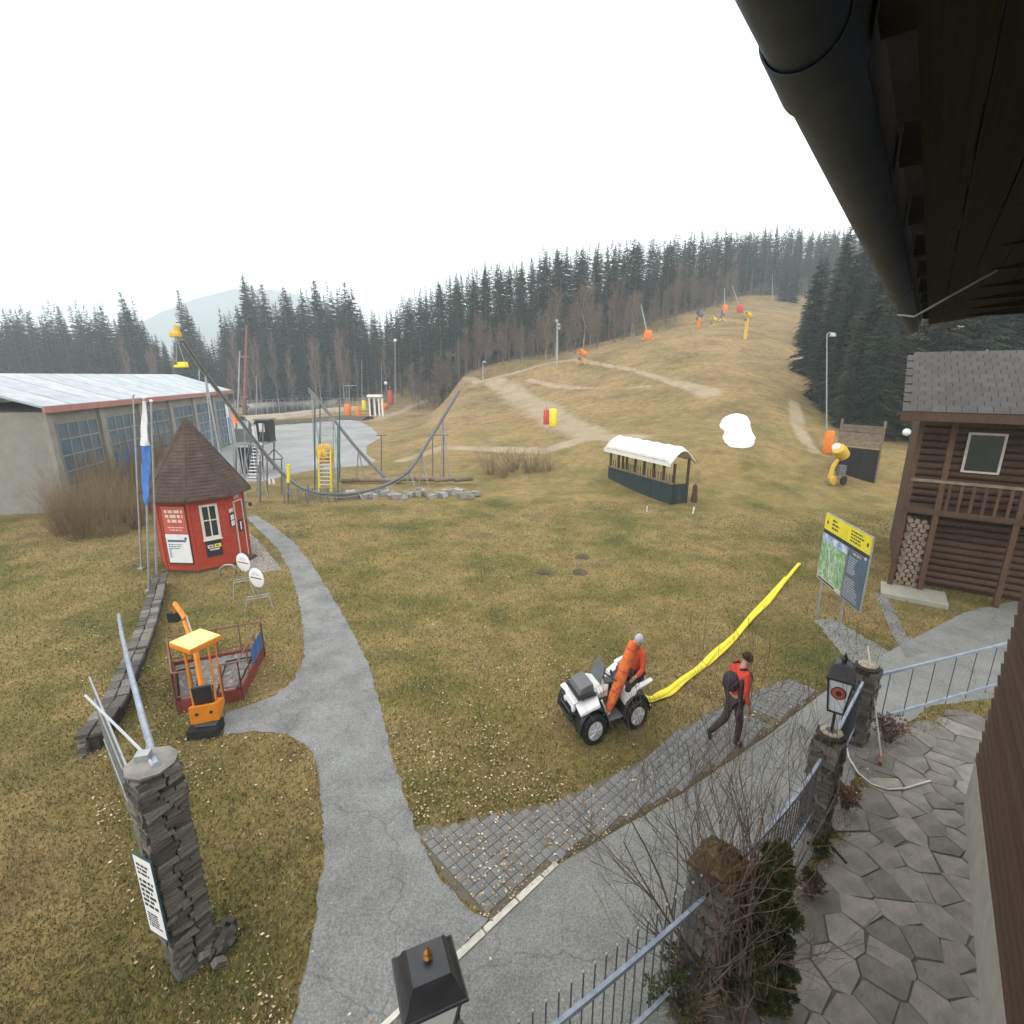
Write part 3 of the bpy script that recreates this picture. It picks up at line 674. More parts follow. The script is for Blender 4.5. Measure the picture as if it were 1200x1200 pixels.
bay(PC[2]+Vector((.26,.05,0)), pe, 'blue grey gate rails running right from the farthest pillar', n=6, name='metal_gate')
bay(pe+Vector((.3,.08,0)), pe+Vector((5,1.2,0)), 'last blue grey fence bay at the right edge in front of the cabin', n=10)
# lanterns
def lantern(c, z, s, label, glass, rz, post=0, emblem=False, tip=None, wx=1.0):
    t = thing('lantern', label, 'lantern', (c.x, c.y, z)); R = Matrix.Rotation(rz, 3, 'Z')
    def ring(w, zz, tw=None): return [Vector((c.x, c.y, 0)) + R @ Vector((x*w*s*wx, y*w*s*wx, 0)) + Vector((0,0,z+zz*s)) for x, y in ((-1,-1),(1,-1),(1,1),(-1,1))]
    def frus(name, w0, z0, w1, z1_, m, **k):
        mb = MB(); mb.hexa(ring(w0, z0)+ring(w1, z1_)); return mb.build(name, m, t, **k)
    mb = MB(); mb.tube([(c.x,c.y,z),(c.x,c.y,z+post*s)], .022*s, 8); mb.lathe((c.x,c.y,z), [(.10*s,0),(.10*s,.02*s),(.04*s,.04*s)], 10); mb.build('post', M['black'], t, smooth=40)
    b0 = post
    frus('bottom_plate', .16, b0, .17, b0+.03, M['black'])
    g = frus('glass', .145, b0+.03, .235, b0+.62, glass)
    fm = MB()
    r0, r1 = ring(.16, b0+.03), ring(.25, b0+.62)
    for i in range(4): fm.tube([r0[i], r1[i]], .016*s, 4)
    fm.build('corner_bars', M['black'], t)
    frus('roof_rim', .30, b0+.60, .30, b0+.64, M['black'], bevel=.006)
    mb = MB(); rs = [(.285,.64),(.235,.70),(.205,.80),(.17,.85),(.10,.87)]
    V = []; F = []
    for w_, zz in rs: V += ring(w_, b0+zz)
    for i in range(len(rs)-1):
        for k in range(4): F.append((i*4+k, i*4+(k+1)%4, (i+1)*4+(k+1)%4, (i+1)*4+k))
    F.append(tuple(4*(len(rs)-1)+k for k in range(4))); F.append((3,2,1,0)); mb.add(V, F); mb.build('roof', M['black'], t, smooth=30)
    mb = MB(); mb.lathe((c.x,c.y,z+(b0+.87)*s), [(.03*s,0),(.045*s,.03*s),(.05*s,.05*s),(.03*s,.08*s),(.035*s,.10*s),(.012*s,.13*s),(.004*s,.16*s)], 10); mb.build('finial', tip or M['black'], t, smooth=40)
    if emblem:
        mid = b0+.38; w_ = .20*wx; ax = R @ Vector((1,0,0)); ny = R @ Vector((0,-1,0)); tiltv = Vector((0,0,1)) + ny*.15
        cc = Vector((c.x, c.y, z+mid*s)) + ny*(w_*s+.004)
        for rr, m_, off in ((.105, M['inkdark'], .004), (.088, M['redsign'], .007), (.04, M['inkdark'], .010)):
            mb = MB(); q = [cc + ny*off + ax*(rr*s*math.cos(a)) + tiltv.normalized()*(rr*1.15*s*math.sin(a)) for a in [2*math.pi*k/20 for k in range(20)]]
            q2 = [v-ny*.003 for v in q]; mb.add(q+q2, [tuple(range(20)), tuple(range(20,40))[::-1]]+[(k,(k+1)%20,20+(k+1)%20,20+k) for k in range(20)])
            mb.build('emblem', m_, t)
    return t
lantern(PC[1], PT_[1]+.06, .82, 'milk glass lantern with a round red emblem standing on the middle fence pillar', M['white_glass'], math.radians(-36), post=.40, emblem=True, wx=.66)
lc = Vector((-.59, 2.66, 0))
bz = 1.47
tq, zq = pillar((lc.x, lc.y, 0), .42, bz, .08, 'stone gate pillar under the big black lantern at the bottom edge', rz=.45, maxn=140)
lantern(lc, zq, .76, 'big black lantern with a brass finial seen from above at the bottom edge', M['white_glass'], math.radians(22), post=.1, tip=M['gold'])
# ================================================================== plants by the fence
def branchy(mb, p, d_, l, r, depth, rnd, spread=.55, up=.25, nseg=4, kids=(3,5), nmin=.0016):
    pts = [p.copy()]; rr = [r]; q = p.copy(); dd = d_.copy()
    for i in range(nseg):
        dd = (dd + Vector((rnd.uniform(-1,1), rnd.uniform(-1,1), rnd.uniform(-.6,1)))*.22 + Vector((0,0,up*.1))).normalized()
        q = q + dd*l/nseg; pts.append(q.copy()); rr.append(max(nmin, r*(1-.7*(i+1)/nseg)))
    mb.tube(pts, rr, 5 if r > .006 else 3, cap=False)
    if depth <= 0: return
    for k in range(rnd.randint(*kids)):
        i = rnd.randint(1, nseg); b = pts[i]; a = rnd.uniform(0, 6.28)
        side = Vector((math.cos(a), math.sin(a), rnd.uniform(-.1,.7))).normalized()
        nd = (dd*(1-spread)+side*spread).normalized()
        branchy(mb, b, nd, l*rnd.uniform(.45,.75), rr[i]*.72, depth-1, rnd, spread, up, 4, kids, nmin)
sb = Vector((2.60*K, 4.22*K, 0)); rnd = random.Random(5)
t = thing('bare_shrub', 'leafless shrub with many thin crooked branches in front of the mossy pillar', 'shrub', sb)
mb = MB()
for k in range(9):
    a = rnd.uniform(0, 6.28); lean = rnd.uniform(.0,1.25)
    dd = Vector((-lean+rnd.uniform(-.1,.45), rnd.uniform(-.1,.75), 1.15)).normalized()
    branchy(mb, sb+Vector((rnd.uniform(-.1,.1), rnd.uniform(-.1,.1), 0)), dd, rnd.uniform(1.5,2.1), .020, 3, rnd, .42, .2, 6, (3,5), .0022)
mb.build('branches', M['shrubbark'], t)
mb = MB()
for k in range(5): 
    dd = Vector((-.35+.2*k+rnd.uniform(-.1,.1), .35, 1.3)).normalized(); branchy(mb, sb+Vector((.1*k-.2,.05,.5)), dd, rnd.uniform(1.5,2.0), .013, 2, rnd, .35, .5, 6, (3,6), .002)
mb.build('tall_shoots', M['twig'], t)
print('shrub', len(mb.v))
def clump_leaves(mb, c, r, n, rnd, size=.03, flat=.6, upw=.6):
    for k in range(n):
        v = Vector((rnd.gauss(0,1), rnd.gauss(0,1), rnd.gauss(0,1))).normalized(); rad = r*(rnd.random()**.35)
        q = c + Vector((v.x*rad, v.y*rad, v.z*rad)); dirv = (v+Vector((0,0,upw))+Vector([rnd.uniform(-.5,.5) for _ in range(3)])).normalized()
        s_ = size*rnd.uniform(.6,1.4); w = dirv.cross(Vector([rnd.uniform(-1,1) for _ in range(3)])).normalized()*s_*.35
        mb.add([q-w, q+w, q+dirv*s_], [(0,1,2)])
tc_ = Vector((2.93*K, 4.45*K, 0))
t = thing('conifer_shrub', 'dark green columnar conifer shrub between the mossy pillar and the flagstones', 'shrub', tc_)
mb = MB(); mb.tube([tc_, tc_+Vector((0,0,1.7))], [.035,.01], 6); mb.build('trunk', M['shrubbark'], t)
mb = MB(); rnd = random.Random(9)
for k in range(120):
    z = rnd.uniform(.06, 1.92); ww = .27*(1-max(0, z-.9)/1.25)*(.75+.25*min(1, z/.3)); a = rnd.uniform(0, 6.28); rr_ = ww*rnd.uniform(.3, 1.05)
    clump_leaves(mb, tc_+Vector((rr_*math.cos(a), rr_*math.sin(a)*1.1, z)), rnd.uniform(.05,.10), 260, rnd, .032, upw=.9)
mb.build('foliage', M['thuja'], t)
def dryplant(px, py, h, r, m, label, nm='dry_plant', n=40, seed=1):
    p = G(px, py); rnd = random.Random(seed); t = thing(nm, label, 'plant', p)
    mb = MB()
    for k in range(n):
        a = rnd.uniform(0, 6.28); q = p+Vector((math.cos(a)*r*.3*rnd.random(), math.sin(a)*r*.3*rnd.random(), 0)); e = p+Vector((math.cos(a)*r*rnd.uniform(.3,1), math.sin(a)*r*rnd.uniform(.3,1), h*rnd.uniform(.5,1)))
        mb.tube([q, q.lerp(e,.5)+Vector((0,0,h*.15)), e], [.005,.004,.002], 3, cap=False)
    mb.build('stems', M['twig'], t); mb = MB()
    for k in range(n//2):
        a = rnd.uniform(0, 6.28); clump_leaves(mb, p+Vector((math.cos(a)*r*rnd.random(), math.sin(a)*r*rnd.random(), h*rnd.uniform(.4,1))), .05, 26, rnd, .035)
    mb.build('leaves', m, t)
dryplant(990, 948, .38, .17, M['brown_dry'], 'small rust brown dead plant on the flagstones right of the lantern pillar', seed=2)
dryplant(1040, 868, .42, .28, M['brown_dry'], 'reddish brown dead bush behind the broom head', seed=3, n=70)
dryplant(948, 1052, .36, .15, M['moss'], 'dry flower tuft between the conifer shrub and the flagstones', seed=4)
dryplant(958, 1004, .28, .13, M['thuja'], 'small green tuft at the foot of the lantern pillar', seed=5)
dryplant(800, 1190, .5, .4, M['thuja'], 'low green undergrowth beneath the bare shrub at the bottom edge', seed=6, n=110)
dryplant(905, 1025, .35, .16, M['thuja'], 'green tuft on the soil right behind the conifer shrub', seed=7, n=30)
# broom and hose on the terrace
b0, b1 = at(1030, 884, G(1030, 892).y), None
bb = G(1031, 893); tt = at(1017, 757, bb.y+.75)
t = thing('broom', 'long handled broom with a red brown head leaning by the farthest fence pillar', 'broom', bb)
mb = MB(); mb.tube([bb+Vector((0,0,.12)), tt], .012, 8); mb.build('handle', M['cream'], t, smooth=50)
mb = MB(); mb.box(bb+Vector((0,0,.09)), (.32,.06,.05), .9); mb.build('head', M['rust'], t, bevel=.01)
mb = MB()
for i in range(60):
    q = bb + Matrix.Rotation(.9,3,'Z') @ Vector((random.uniform(-.15,.15), random.uniform(-.025,.025), 0)); mb.tube([q+Vector((0,0,.07)), q+Vector((random.uniform(-.01,.01),0,.005))], .003, 3)
mb.build('bristles', M['brown_dry'], t, kind='stuff')
mb = MB(); hp = [(990,866),(995,888),(1006,906),(1022,919),(1040,925),(1060,924),(1090,915)]
Q = [G(px, py, .04) for px, py in hp]; mb.tube(Q, .014, 8); o = mb.build('garden_hose', M['cream'], smooth=60, loc=Q[0]); tag(o, 'thin pale hose curving over the flagstones from the fence', 'hose')
mb = MB(); q = G(968, 985, .02); r_ = G(992, 1012, .02); mb.tube([q, r_], .018, 5); o = mb.build('dead_branch', M['black_rub'], loc=q); tag(o, 'straight black stick lying by the foot of the lantern pillar', 'stick')
# ================================================================== gutter and eave over the camera
ua = math.radians(38.3); U = Vector((math.sin(ua), math.cos(ua), 0)); Rr = Vector((math.cos(ua), -math.sin(ua), 0)); UP = Vector((0,0,1))
GC = Vector((0,0,H)) + Rr*(-.283) + UP*.62
GS0, GS1 = -1.5, 9.0
t = thing('rain_gutter', 'dark weathered metal rain gutter running overhead along the eave', 'gutter', GC+U*GS1)
def gutpiece(name, s0, s1, r, r2=None, th=.004, lip=False):
    r2 = r2 or r; mb = MB(); n = 28; V = []; F = []
    for s_, rr in ((s0, r), (s1, r2)):
        for k in range(n+1):
            a = math.pi + math.pi*1.12*(k/n) - math.pi*.06; V.append(GC + U*s_ + Rr*(rr*math.cos(a)) + UP*(rr*math.sin(a)))
    for s_, rr in ((s0, r-th), (s1, r2-th)):
        for k in range(n+1):
            a = math.pi + math.pi*1.12*(k/n) - math.pi*.06; V.append(GC + U*s_ + Rr*(rr*math.cos(a)) + UP*(rr*math.sin(a)))
    m_ = n+1
    for k in range(n):
        F.append((k, k+1, m_+k+1, m_+k)); F.append((2*m_+k+1, 2*m_+k, 3*m_+k, 3*m_+k+1)); F.append((k+1, k, 2*m_+k, 2*m_+k+1)); F.append((m_+k, m_+k+1, 3*m_+k+1, 3*m_+k))
    for k in (0, n): F.append((k, m_+k, 3*m_+k, 2*m_+k))
    mb.add(V, F); return mb.build(name, M['zinc'], t, smooth=50)
gutpiece('channel', GS0, 1.38, .071); gutpiece('joint_sleeve', 1.22, 1.42, .078, .082); gutpiece('channel', 1.40, 4.9, .074); gutpiece('joint_sleeve', 4.86, 5.0, .079); gutpiece('channel', 4.95, GS1, .074)
mb = MB()
for sg in (-1,): mb.tube([GC+U*GS0+Rr*(sg*.074)+UP*.012, GC+U*GS1+Rr*(sg*.074)+UP*.012], .007, 8)
mb.build('bead', M['zinc'], t, smooth=50)
mb = MB(); mb.tube([at(1022,335,5.6), at(1030,352,5.2), at(1041,367,5.0), at(1052,376,4.9), at(1075,385,4.8)], .006, 5); 
Qc = [GC+U*5.2-UP*.07-Rr*.02, GC+U*5.35-UP*.15, GC+U*5.0-UP*.2+Rr*.12, GC+U*4.6-UP*.12+Rr*.3, GC+U*4.5+Rr*.5]
mb = MB(); mb.tube(Qc, .007, 6); o = mb.build('loose_cable', M['fence'], smooth=60, loc=Qc[0]); tag(o, 'thin cable sagging below the far part of the gutter', 'cable')
# house at the right: wall, eave boards, roof
HB = thing('wooden_house', 'dark wooden house wall under the eave at the right edge', 'house', GC+Rr*1.7+U*4-UP*(H+.62))
o0 = Vector((0,0,0)); fw = Fr(o0+Rr*1.42+U*(-2.5), U, -Rr)
LW = 11.5-.0
mb = MB(); mb.fbox(fw, 0, LW, 0, .7, -.4, .03); mb.build('plinth', M['plinth'], HB)
brd = MB(); brd.box((0,0,0), (1,1,1)); tb = brd.build('board', M['darkwood']); brdme = tb.data; bpy.data.objects.remove(tb)
mb = MB(); mb.fbox(fw, 0, LW, .7, H+.66, -.4, 0); mb.build('wall', M['darkwood'], HB)
v = .7
while v < H+.55:
    c = fw.pt(LW/2, v+.09, .014); inst('board', brdme, c, (-.16, 0, math.atan2(U.y, U.x)), (LW, .028, .176), HB); v += .18
for (u0, v0) in ((9.6, 3.9),):
    mb = MB()
    for a in (((u0-.08),(u0+.0),v0-.08,v0+1.38),((u0+.9),(u0+.98),v0-.08,v0+1.38),(u0,u0+.9,v0-.08,v0),(u0,u0+.9,v0+1.3,v0+1.38),(u0+.43,u0+.47,v0,v0+1.3)): mb.fbox(fw, *a, .03, .09)
    f_ = mb.build('window', M['cream'], HB); mb = MB(); mb.fbox(fw, u0, u0+.9, v0, v0+1.3, .03, .045); mb.build('pane', M['glassdk'], f_)
# eave: boards under the rafters
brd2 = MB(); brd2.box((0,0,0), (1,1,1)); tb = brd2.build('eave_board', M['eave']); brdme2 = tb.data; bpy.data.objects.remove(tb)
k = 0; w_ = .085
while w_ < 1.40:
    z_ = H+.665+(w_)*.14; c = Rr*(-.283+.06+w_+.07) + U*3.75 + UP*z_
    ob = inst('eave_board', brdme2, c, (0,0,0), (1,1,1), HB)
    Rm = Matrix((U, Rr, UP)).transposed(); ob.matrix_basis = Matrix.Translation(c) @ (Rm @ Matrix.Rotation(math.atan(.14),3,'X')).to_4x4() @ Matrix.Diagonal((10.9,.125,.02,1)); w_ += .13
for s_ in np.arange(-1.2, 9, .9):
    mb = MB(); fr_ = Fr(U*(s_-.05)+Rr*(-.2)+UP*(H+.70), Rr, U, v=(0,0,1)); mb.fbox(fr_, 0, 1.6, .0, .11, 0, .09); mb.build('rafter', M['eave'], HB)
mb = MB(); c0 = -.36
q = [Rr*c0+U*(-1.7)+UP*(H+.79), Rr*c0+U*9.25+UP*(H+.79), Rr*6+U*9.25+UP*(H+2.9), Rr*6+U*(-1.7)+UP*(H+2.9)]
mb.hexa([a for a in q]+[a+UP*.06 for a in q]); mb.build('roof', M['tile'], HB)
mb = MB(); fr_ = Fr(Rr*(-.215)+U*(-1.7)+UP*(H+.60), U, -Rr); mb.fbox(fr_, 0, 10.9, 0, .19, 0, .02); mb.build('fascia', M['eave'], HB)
# ================================================================== text helper
def text_mesh(s, size, fr, u, v, w, m, parent, name='lettering', sx=1.0):
    cu = bpy.data.curves.new('t', 'FONT'); cu.body = s; cu.size = size; cu.extrude = .002; cu.align_x = 'LEFT'
    o = bpy.data.objects.new('t', cu); COL.objects.link(o); dg = bpy.context.evaluated_depsgraph_get()
    me = bpy.data.meshes.new_from_object(o.evaluated_get(dg)); bpy.data.objects.remove(o); bpy.data.curves.remove(cu)
    me.name = name
    for q in me.vertices: q.co = fr.pt(u+q.co.x*sx, v+q.co.y, w+q.co.z)
    me.materials.clear(); me.materials.append(m)
    ob = bpy.data.objects.new(name, me); COL.objects.link(ob); ob.parent = parent
    ob.matrix_parent_inverse = Matrix.Translation(parent.location).inverted(); return ob
# ================================================================== red ticket hut
hc = G(244, 655); HR = 1.83*K*.86; HE = 2.50; HA = 4.80
hut = thing('ticket_hut', 'small red octagonal wooden hut with a pointed brown shingle roof and notices', 'hut', hc)
toc = math.atan2(-hc.y, -hc.x)                     # direction to the camera
a0 = toc + math.radians(9) - math.radians(22.5)
vx = [hc + Vector((math.cos(a0+i*math.pi/4), math.sin(a0+i*math.pi/4), 0))*HR for i in range(8)]
faces = [Fr(vx[i], vx[(i+1)%8]-vx[i]) for i in range(8)]   # face 0 towards the camera, u runs counter-clockwise seen from above
FWD = (vx[1]-vx[0]).length
mb = MB(); mb.add([v+Vector((0,0,.05)) for v in vx]+[v+Vector((0,0,HE)) for v in vx], [tuple(range(8))[::-1], tuple(range(8,16))]+[(i,(i+1)%8,8+(i+1)%8,8+i) for i in range(8)])
mb.build('wall', M['redboard'], hut)
mb = MB(); mb.add([hc+(v-hc)*1.02 for v in vx]+[hc+(v-hc)*1.02+Vector((0,0,.07)) for v in vx], [tuple(range(8,16))]+[(i,(i+1)%8,8+(i+1)%8,8+i) for i in range(8)]); mb.build('sill_beam', M['darkwood'], hut)
mb = MB()
for fr in faces:
    if fr.n.dot(Vector((0,0,H))-fr.o) < -8 and False: continue
    v = .08
    while v < HE-.1:
        mb.add([fr.pt(0,v,.012),fr.pt(FWD,v,.012),fr.pt(FWD,v+.125,.003),fr.pt(0,v+.125,.003),fr.pt(0,v,0),fr.pt(FWD,v,0)], [(0,1,2,3),(4,5,1,0)]); v += .13
mb.build('board_cladding', M['redboard'], hut, kind='stuff')
for i, v in enumerate(vx):
    mb = MB(); mb.box((v.x, v.y, HE/2+.03), (.05,.05,HE-.06), a0+i*math.pi/4); mb.build('corner_post', M['redboard'], hut)
apex = hc+Vector((0,0,HA)); ev = [hc+(v-hc)*1.20+Vector((0,0,HE-.10)) for v in vx]
mb = MB(); mb.add(ev+[apex-Vector((0,0,.08))], [(i,(i+1)%8,8) for i in range(8)]+[tuple(range(8))[::-1]]); roof = mb.build('roof', M['shingle'], hut)
mb = MB()
for i in range(8): mb.tube([ev[i]-Vector((0,0,.03)), ev[(i+1)%8]-Vector((0,0,.03))], .028, 6)
mb.build('eave_trim', M['darkwood'], roof)
mb = MB(); rnd = random.Random(3); rows = 24
for i in range(8):
    A, B = ev[i], ev[(i+1)%8]; nrm_ = (B-A).cross(apex-A).normalized()
    if nrm_.z < 0: nrm_ = -nrm_
    for r in range(rows):
        f0, f1 = r/rows, min(1, (r+1.25)/rows); a, b = A.lerp(apex, f0), B.lerp(apex, f0); c, d_ = A.lerp(apex, f1), B.lerp(apex, f1)
        n = max(1, int((b-a).length/.115)); off = (r%2)*.5/n
        for k in range(n):
            s0, s1 = max(0, (k+off)/n if k else 0), min(1, (k+1+off)/n) if k < n-1 else 1
            if k == 0: s0 = 0; 
            else: s0 = (k+off)/n
            j = rnd.uniform(-.006,.006); th = .02+j
            p = [a.lerp(b,s0+.004), a.lerp(b,s1-.004), c.lerp(d_,s1-.004), c.lerp(d_,s0+.004)]
            dn_ = (A-apex).normalized()*rnd.uniform(0,.012)
            mb.add([p[0]+nrm_*th+dn_, p[1]+nrm_*th+dn_, p[2]+nrm_*.004, p[3]+nrm_*.004, p[0]+dn_, p[1]+dn_], [(0,1,2,3),(4,5,1,0)])
mb.build('shingle_courses', M['shingle'], roof, kind='stuff')
mb = MB()
for i in range(8): mb.tube([ev[i]+Vector((0,0,.03)), apex], [.03,.02], 5)
mb.build('hip_cap', M['shingle'], roof); mb = MB(); mb.lathe(apex-Vector((0,0,.16)), [(.13,0),(.09,.1),(.05,.17)], 8); mb.build('roof_tip', M['shingle'], roof)
f0, fL, fRt = faces[0], faces[7], faces[1]
# which neighbour appears to the left in view
if xat is not None:
    pass
def uc(fr, u): return u
# window on the front face
wu0, wu1, wv0, wv1 = .34*FWD, .70*FWD, 1.13, 2.10
fw0 = MB()
for a in ((wu0-.07,wu0,wv0-.09,wv1+.07),(wu1,wu1+.07,wv0-.09,wv1+.07),(wu0,wu1,wv0-.09,wv0),(wu0,wu1,wv1,wv1+.07)): fw0.fbox(f0, *a, 0, .05)
wf = fw0.build('window', M['cream'], hut); mb = MB(); mb.fbox(f0, wu0-.09, wu1+.09, wv0-.13, wv0-.09, 0, .10); mb.build('sill', M['cream'], wf)
wm = (wu0+wu1)/2; vm = (wv0+wv1)/2+.04
mb = MB(); mb.fbox(f0, wm-.018, wm+.018, wv0, wv1, .02, .045).fbox(f0, wu0, wm-.018, vm-.018, vm+.018, .02, .043).fbox(f0, wm+.018, wu1, vm-.018, vm+.018, .02, .043); mb.build('glazing_bar', M['cream'], wf)
for (a, b) in ((wu0, wm-.018), (wm+.018, wu1)):
    for (c, d_) in ((wv0, vm-.018), (vm+.018, wv1)):
        mb = MB(); mb.fbox(f0, a, b, c, d_, .013, .022); mb.build('pane', M['glassdk'], wf)
# dark board with yellow labels under the window
mb = MB(); mb.fbox(f0, wu0-.04, wu1+.04, .46, .99, .013, .05); db = mb.build('display_board', M['navy'], hut)
mb = MB(); mb.fbox(f0, wm+.01, wu1+.02, .74, .86, .05, .054); mb.build('yellow_label', M['hose'], db)
mb = MB(); mb.fbox(f0, wu0+.0, wm-.02, .74, .85, .05, .054).fbox(f0, wu0+.05, wu1-.04, .66, .71, .05, .054); mb.build('pale_label', M['cream'], db)
mb = MB(); mb.fbox(f0, wm+.05, wu1-.04, .78, .82, .054, .056).fbox(f0, wu0+.04, wm-.06, .78, .81, .054, .056); mb.build('print', M['inkdark'], db)
# posters on the left face
def hut_face_posters(fr):
    a, b = .12*FWD, .92*FWD
    mb = MB(); mb.fbox(fr, a, b, .28, 2.22, .013, .04); pb_ = mb.build('poster_board', M['darkwood'], hut)
    mb = MB(); mb.fbox(fr, a+.03, b-.03, 1.30, 2.18, .04, .045); mb.build('red_poster', M['redsign'], pb_)
    mb = MB(); mb.fbox(fr, a+.03, b-.03, .34, 1.285, .04, .045); mb.build('white_poster', M['white'], pb_)
    W_ = b-a-.06; mb = MB(); mb.fbox(fr, a+.08, b-.14, 1.03, 1.10, .045, .048); printlines(mb, fr, a+.08, b-.2, .78, .97, 3, .045, 12); mb.build('print', M['slatepanel'], pb_)
    mb = MB(); mb.fbox(fr, b-.17, b-.10, 1.10, 1.19, .045, .048); mb.build('tree_mark', M['teal'], pb_)
    mb = MB(); mb.fbox(fr, a+.07, a+.15, .5, .8, .045, .048); mb.build('print', M['inkgrey'], pb_)
    mb = MB(); printlines(mb, fr, a+.12, b-.1, 1.62, 2.08, 3, .045, 31, .62, True); printlines(mb, fr, a+.1, b-.08, 1.38, 1.55, 2, .045, 33, .4, True); mb.build('print', M['cream'], pb_)
hut_face_posters(fL)
# door, sign and small notices on the right face
mb = MB(); mb.fbox(fRt, .40*FWD, .80*FWD, .12, 2.05, .013, .03); door = mb.build('door', M['redboard'], hut)
mb = MB(); mb.fbox(fRt, .37*FWD, .40*FWD, .10, 2.08, .013, .05).fbox(fRt, .80*FWD, .83*FWD, .10, 2.08, .013, .05).fbox(fRt, .40*FWD, .80*FWD, 2.05, 2.09, .013, .05); mb.build('door_frame', M['cream'], door)
mb = MB(); mb.fbox(fRt, .50*FWD, .72*FWD, 1.0, 1.4, .03, .045); pd = mb.build('notice', M['navy'], door); mb = MB(); mb.fbox(fRt, .57*FWD, .64*FWD, 1.06, 1.34, .045, .048); mb.build('pale_label', M['whitecloth'], pd)
mb = MB(); mb.ball(fRt.pt(.76*FWD, 1.0, .06), .025, 8, 6); mb.build('handle', M['galv'], door)
mb = MB(); mb.fbox(fRt, .42*FWD, .80*FWD, 2.12, 2.28, .013, .04); sg = mb.build('door_sign', M['redsign'], hut); mb = MB(); printlines(mb, fRt, .46*FWD, .78*FWD, 2.14, 2.27, 2, .04, 5, .7); mb.build('print', M['cream'], sg)
mb = MB(); mb.fbox(fRt, .12*FWD, .32*FWD, 1.28, 1.72, .013, .035); nb = mb.build('notice_case', M['navy'], hut)
for i in range(2):
    for j in range(2): mb = MB(); mb.fbox(fRt, (.14+.09*i)*FWD, (.215+.09*i)*FWD, 1.31+.2*j, 1.48+.2*j, .035, .038); mb.build('paper', M['white'], nb)
mb = MB(); mb.fbox(fRt, .12*FWD, .32*FWD, 1.77, 1.88, .013, .03); mb.build('small_sign', M['cream'], hut)
mb = MB(); mb.fbox(fRt, .88*FWD, .97*FWD, 1.3, 2.0, .013, .03); mb.build('narrow_notice', M['slatepanel'], hut)
mb = MB(); mb.fbox(fRt, .42*FWD, .82*FWD, .0, .10, .02, .32); mb.build('doorstep', M['darkwood'], hut)
mb = MB(); q = fRt.pt(.95*FWD, 1.8, .25); mb.lathe(q, [(.05,0),(.06,.05),(.05,.10),(.015,.13)], 8); mb.tube([fRt.pt(.95*FWD,1.92,0), q+Vector((0,0,.12))], .01, 5); mb.build('wall_lamp', M['black'], hut)
mb = MB(); mb.tube([G(257,674,.02), G(258,666,.3), G(264,662,.42), G(272,662,.42), G(276,666,.3), G(277,671,.02)], .03, 8); o = mb.build('grey_bench_arch', M['galv'], smooth=50, loc=G(266,672)); tag(o, 'low grey pipe arch on the grass in front of the hut door', 'bike rack'); o.name = 'bike_rack'
# ================================================================== disc signs
def disc_sign(px, py, feet, label):
    f1 = G(*feet[0]); f2 = G(*feet[1]); mid = (f1+f2)/2
    t = thing('disc_sign', label, 'sign', mid)
    c = at(px, py, mid.y); ydir = (f2-f1).normalized(); zb = c.z-.30
    top1 = f1.lerp(f2, .12)+Vector((0,0,zb-.28)); top2 = f1.lerp(f2, .88)+Vector((0,0,zb-.28))
    for a, b in ((f1, top1), (f2, top2)):
        mb = MB(); nn = Vector((-ydir.y, ydir.x, 0)); mb.tube([a+nn*.12, b, a-nn*.12], .010, 6); mb.build('leg', M['galv'], t, smooth=50)
    mb = MB(); mb.tube([top1, top2], .014, 6).tube([top1+Vector((0,0,.07)), top2+Vector((0,0,.07))], .012, 6); mb.build('cross_bar', M['galv'], t)
    mb = MB()
    for k in range(6): q = top1.lerp(top2, .08+k*.17); mb.tube([q, q+Vector((0,0,.13))], .006, 4)
    mb.build('bar_spikes', M['galv'], t)
    mb = MB(); mb.tube([Vector((c.x,c.y,zb-.30)), Vector((c.x,c.y,zb+.1))], .013, 6); mb.build('post', M['galv'], t)
    R = Matrix.Rotation(math.radians(-24), 3, 'Z') @ Matrix.Rotation(math.pi/2, 3, 'X')
    mb = MB(); mb.lathe(c, [(.262,-.01),(.27,-.006),(.27,.006),(.262,.01)], 32, R=R); mb.build('disc', M['white'], t, smooth=40)
    nrm_ = R @ Vector((0,0,1)); nrm_ = nrm_ if nrm_.y < 0 else -nrm_; side = Vector((0,0,1)).cross(nrm_)*1
    fr = Fr(c+nrm_*.012, -side if side.x < 0 else side, nrm_)
    mb = MB(); mb.fbox(fr, -.21, .21, -.022, .012, 0, .003); mb.build('dark_band', M['rust'], t)
    mb = MB(); mb.fbox(fr, -.13, -.02, .07, .10, 0, .003).fbox(fr, .02, .12, .07, .10, 0, .003).fbox(fr, -.10, .10, .13, .15, 0, .003); mb.build('print', M['inkgrey'], t)
disc_sign(285, 659, [(273,699),(297,694)], 'round white disc sign on a low frame, the one nearer the hut door')
disc_sign(300.5, 677, [(287,719),(321,713)], 'round white disc sign on a low frame, the one nearer the red sandpit')
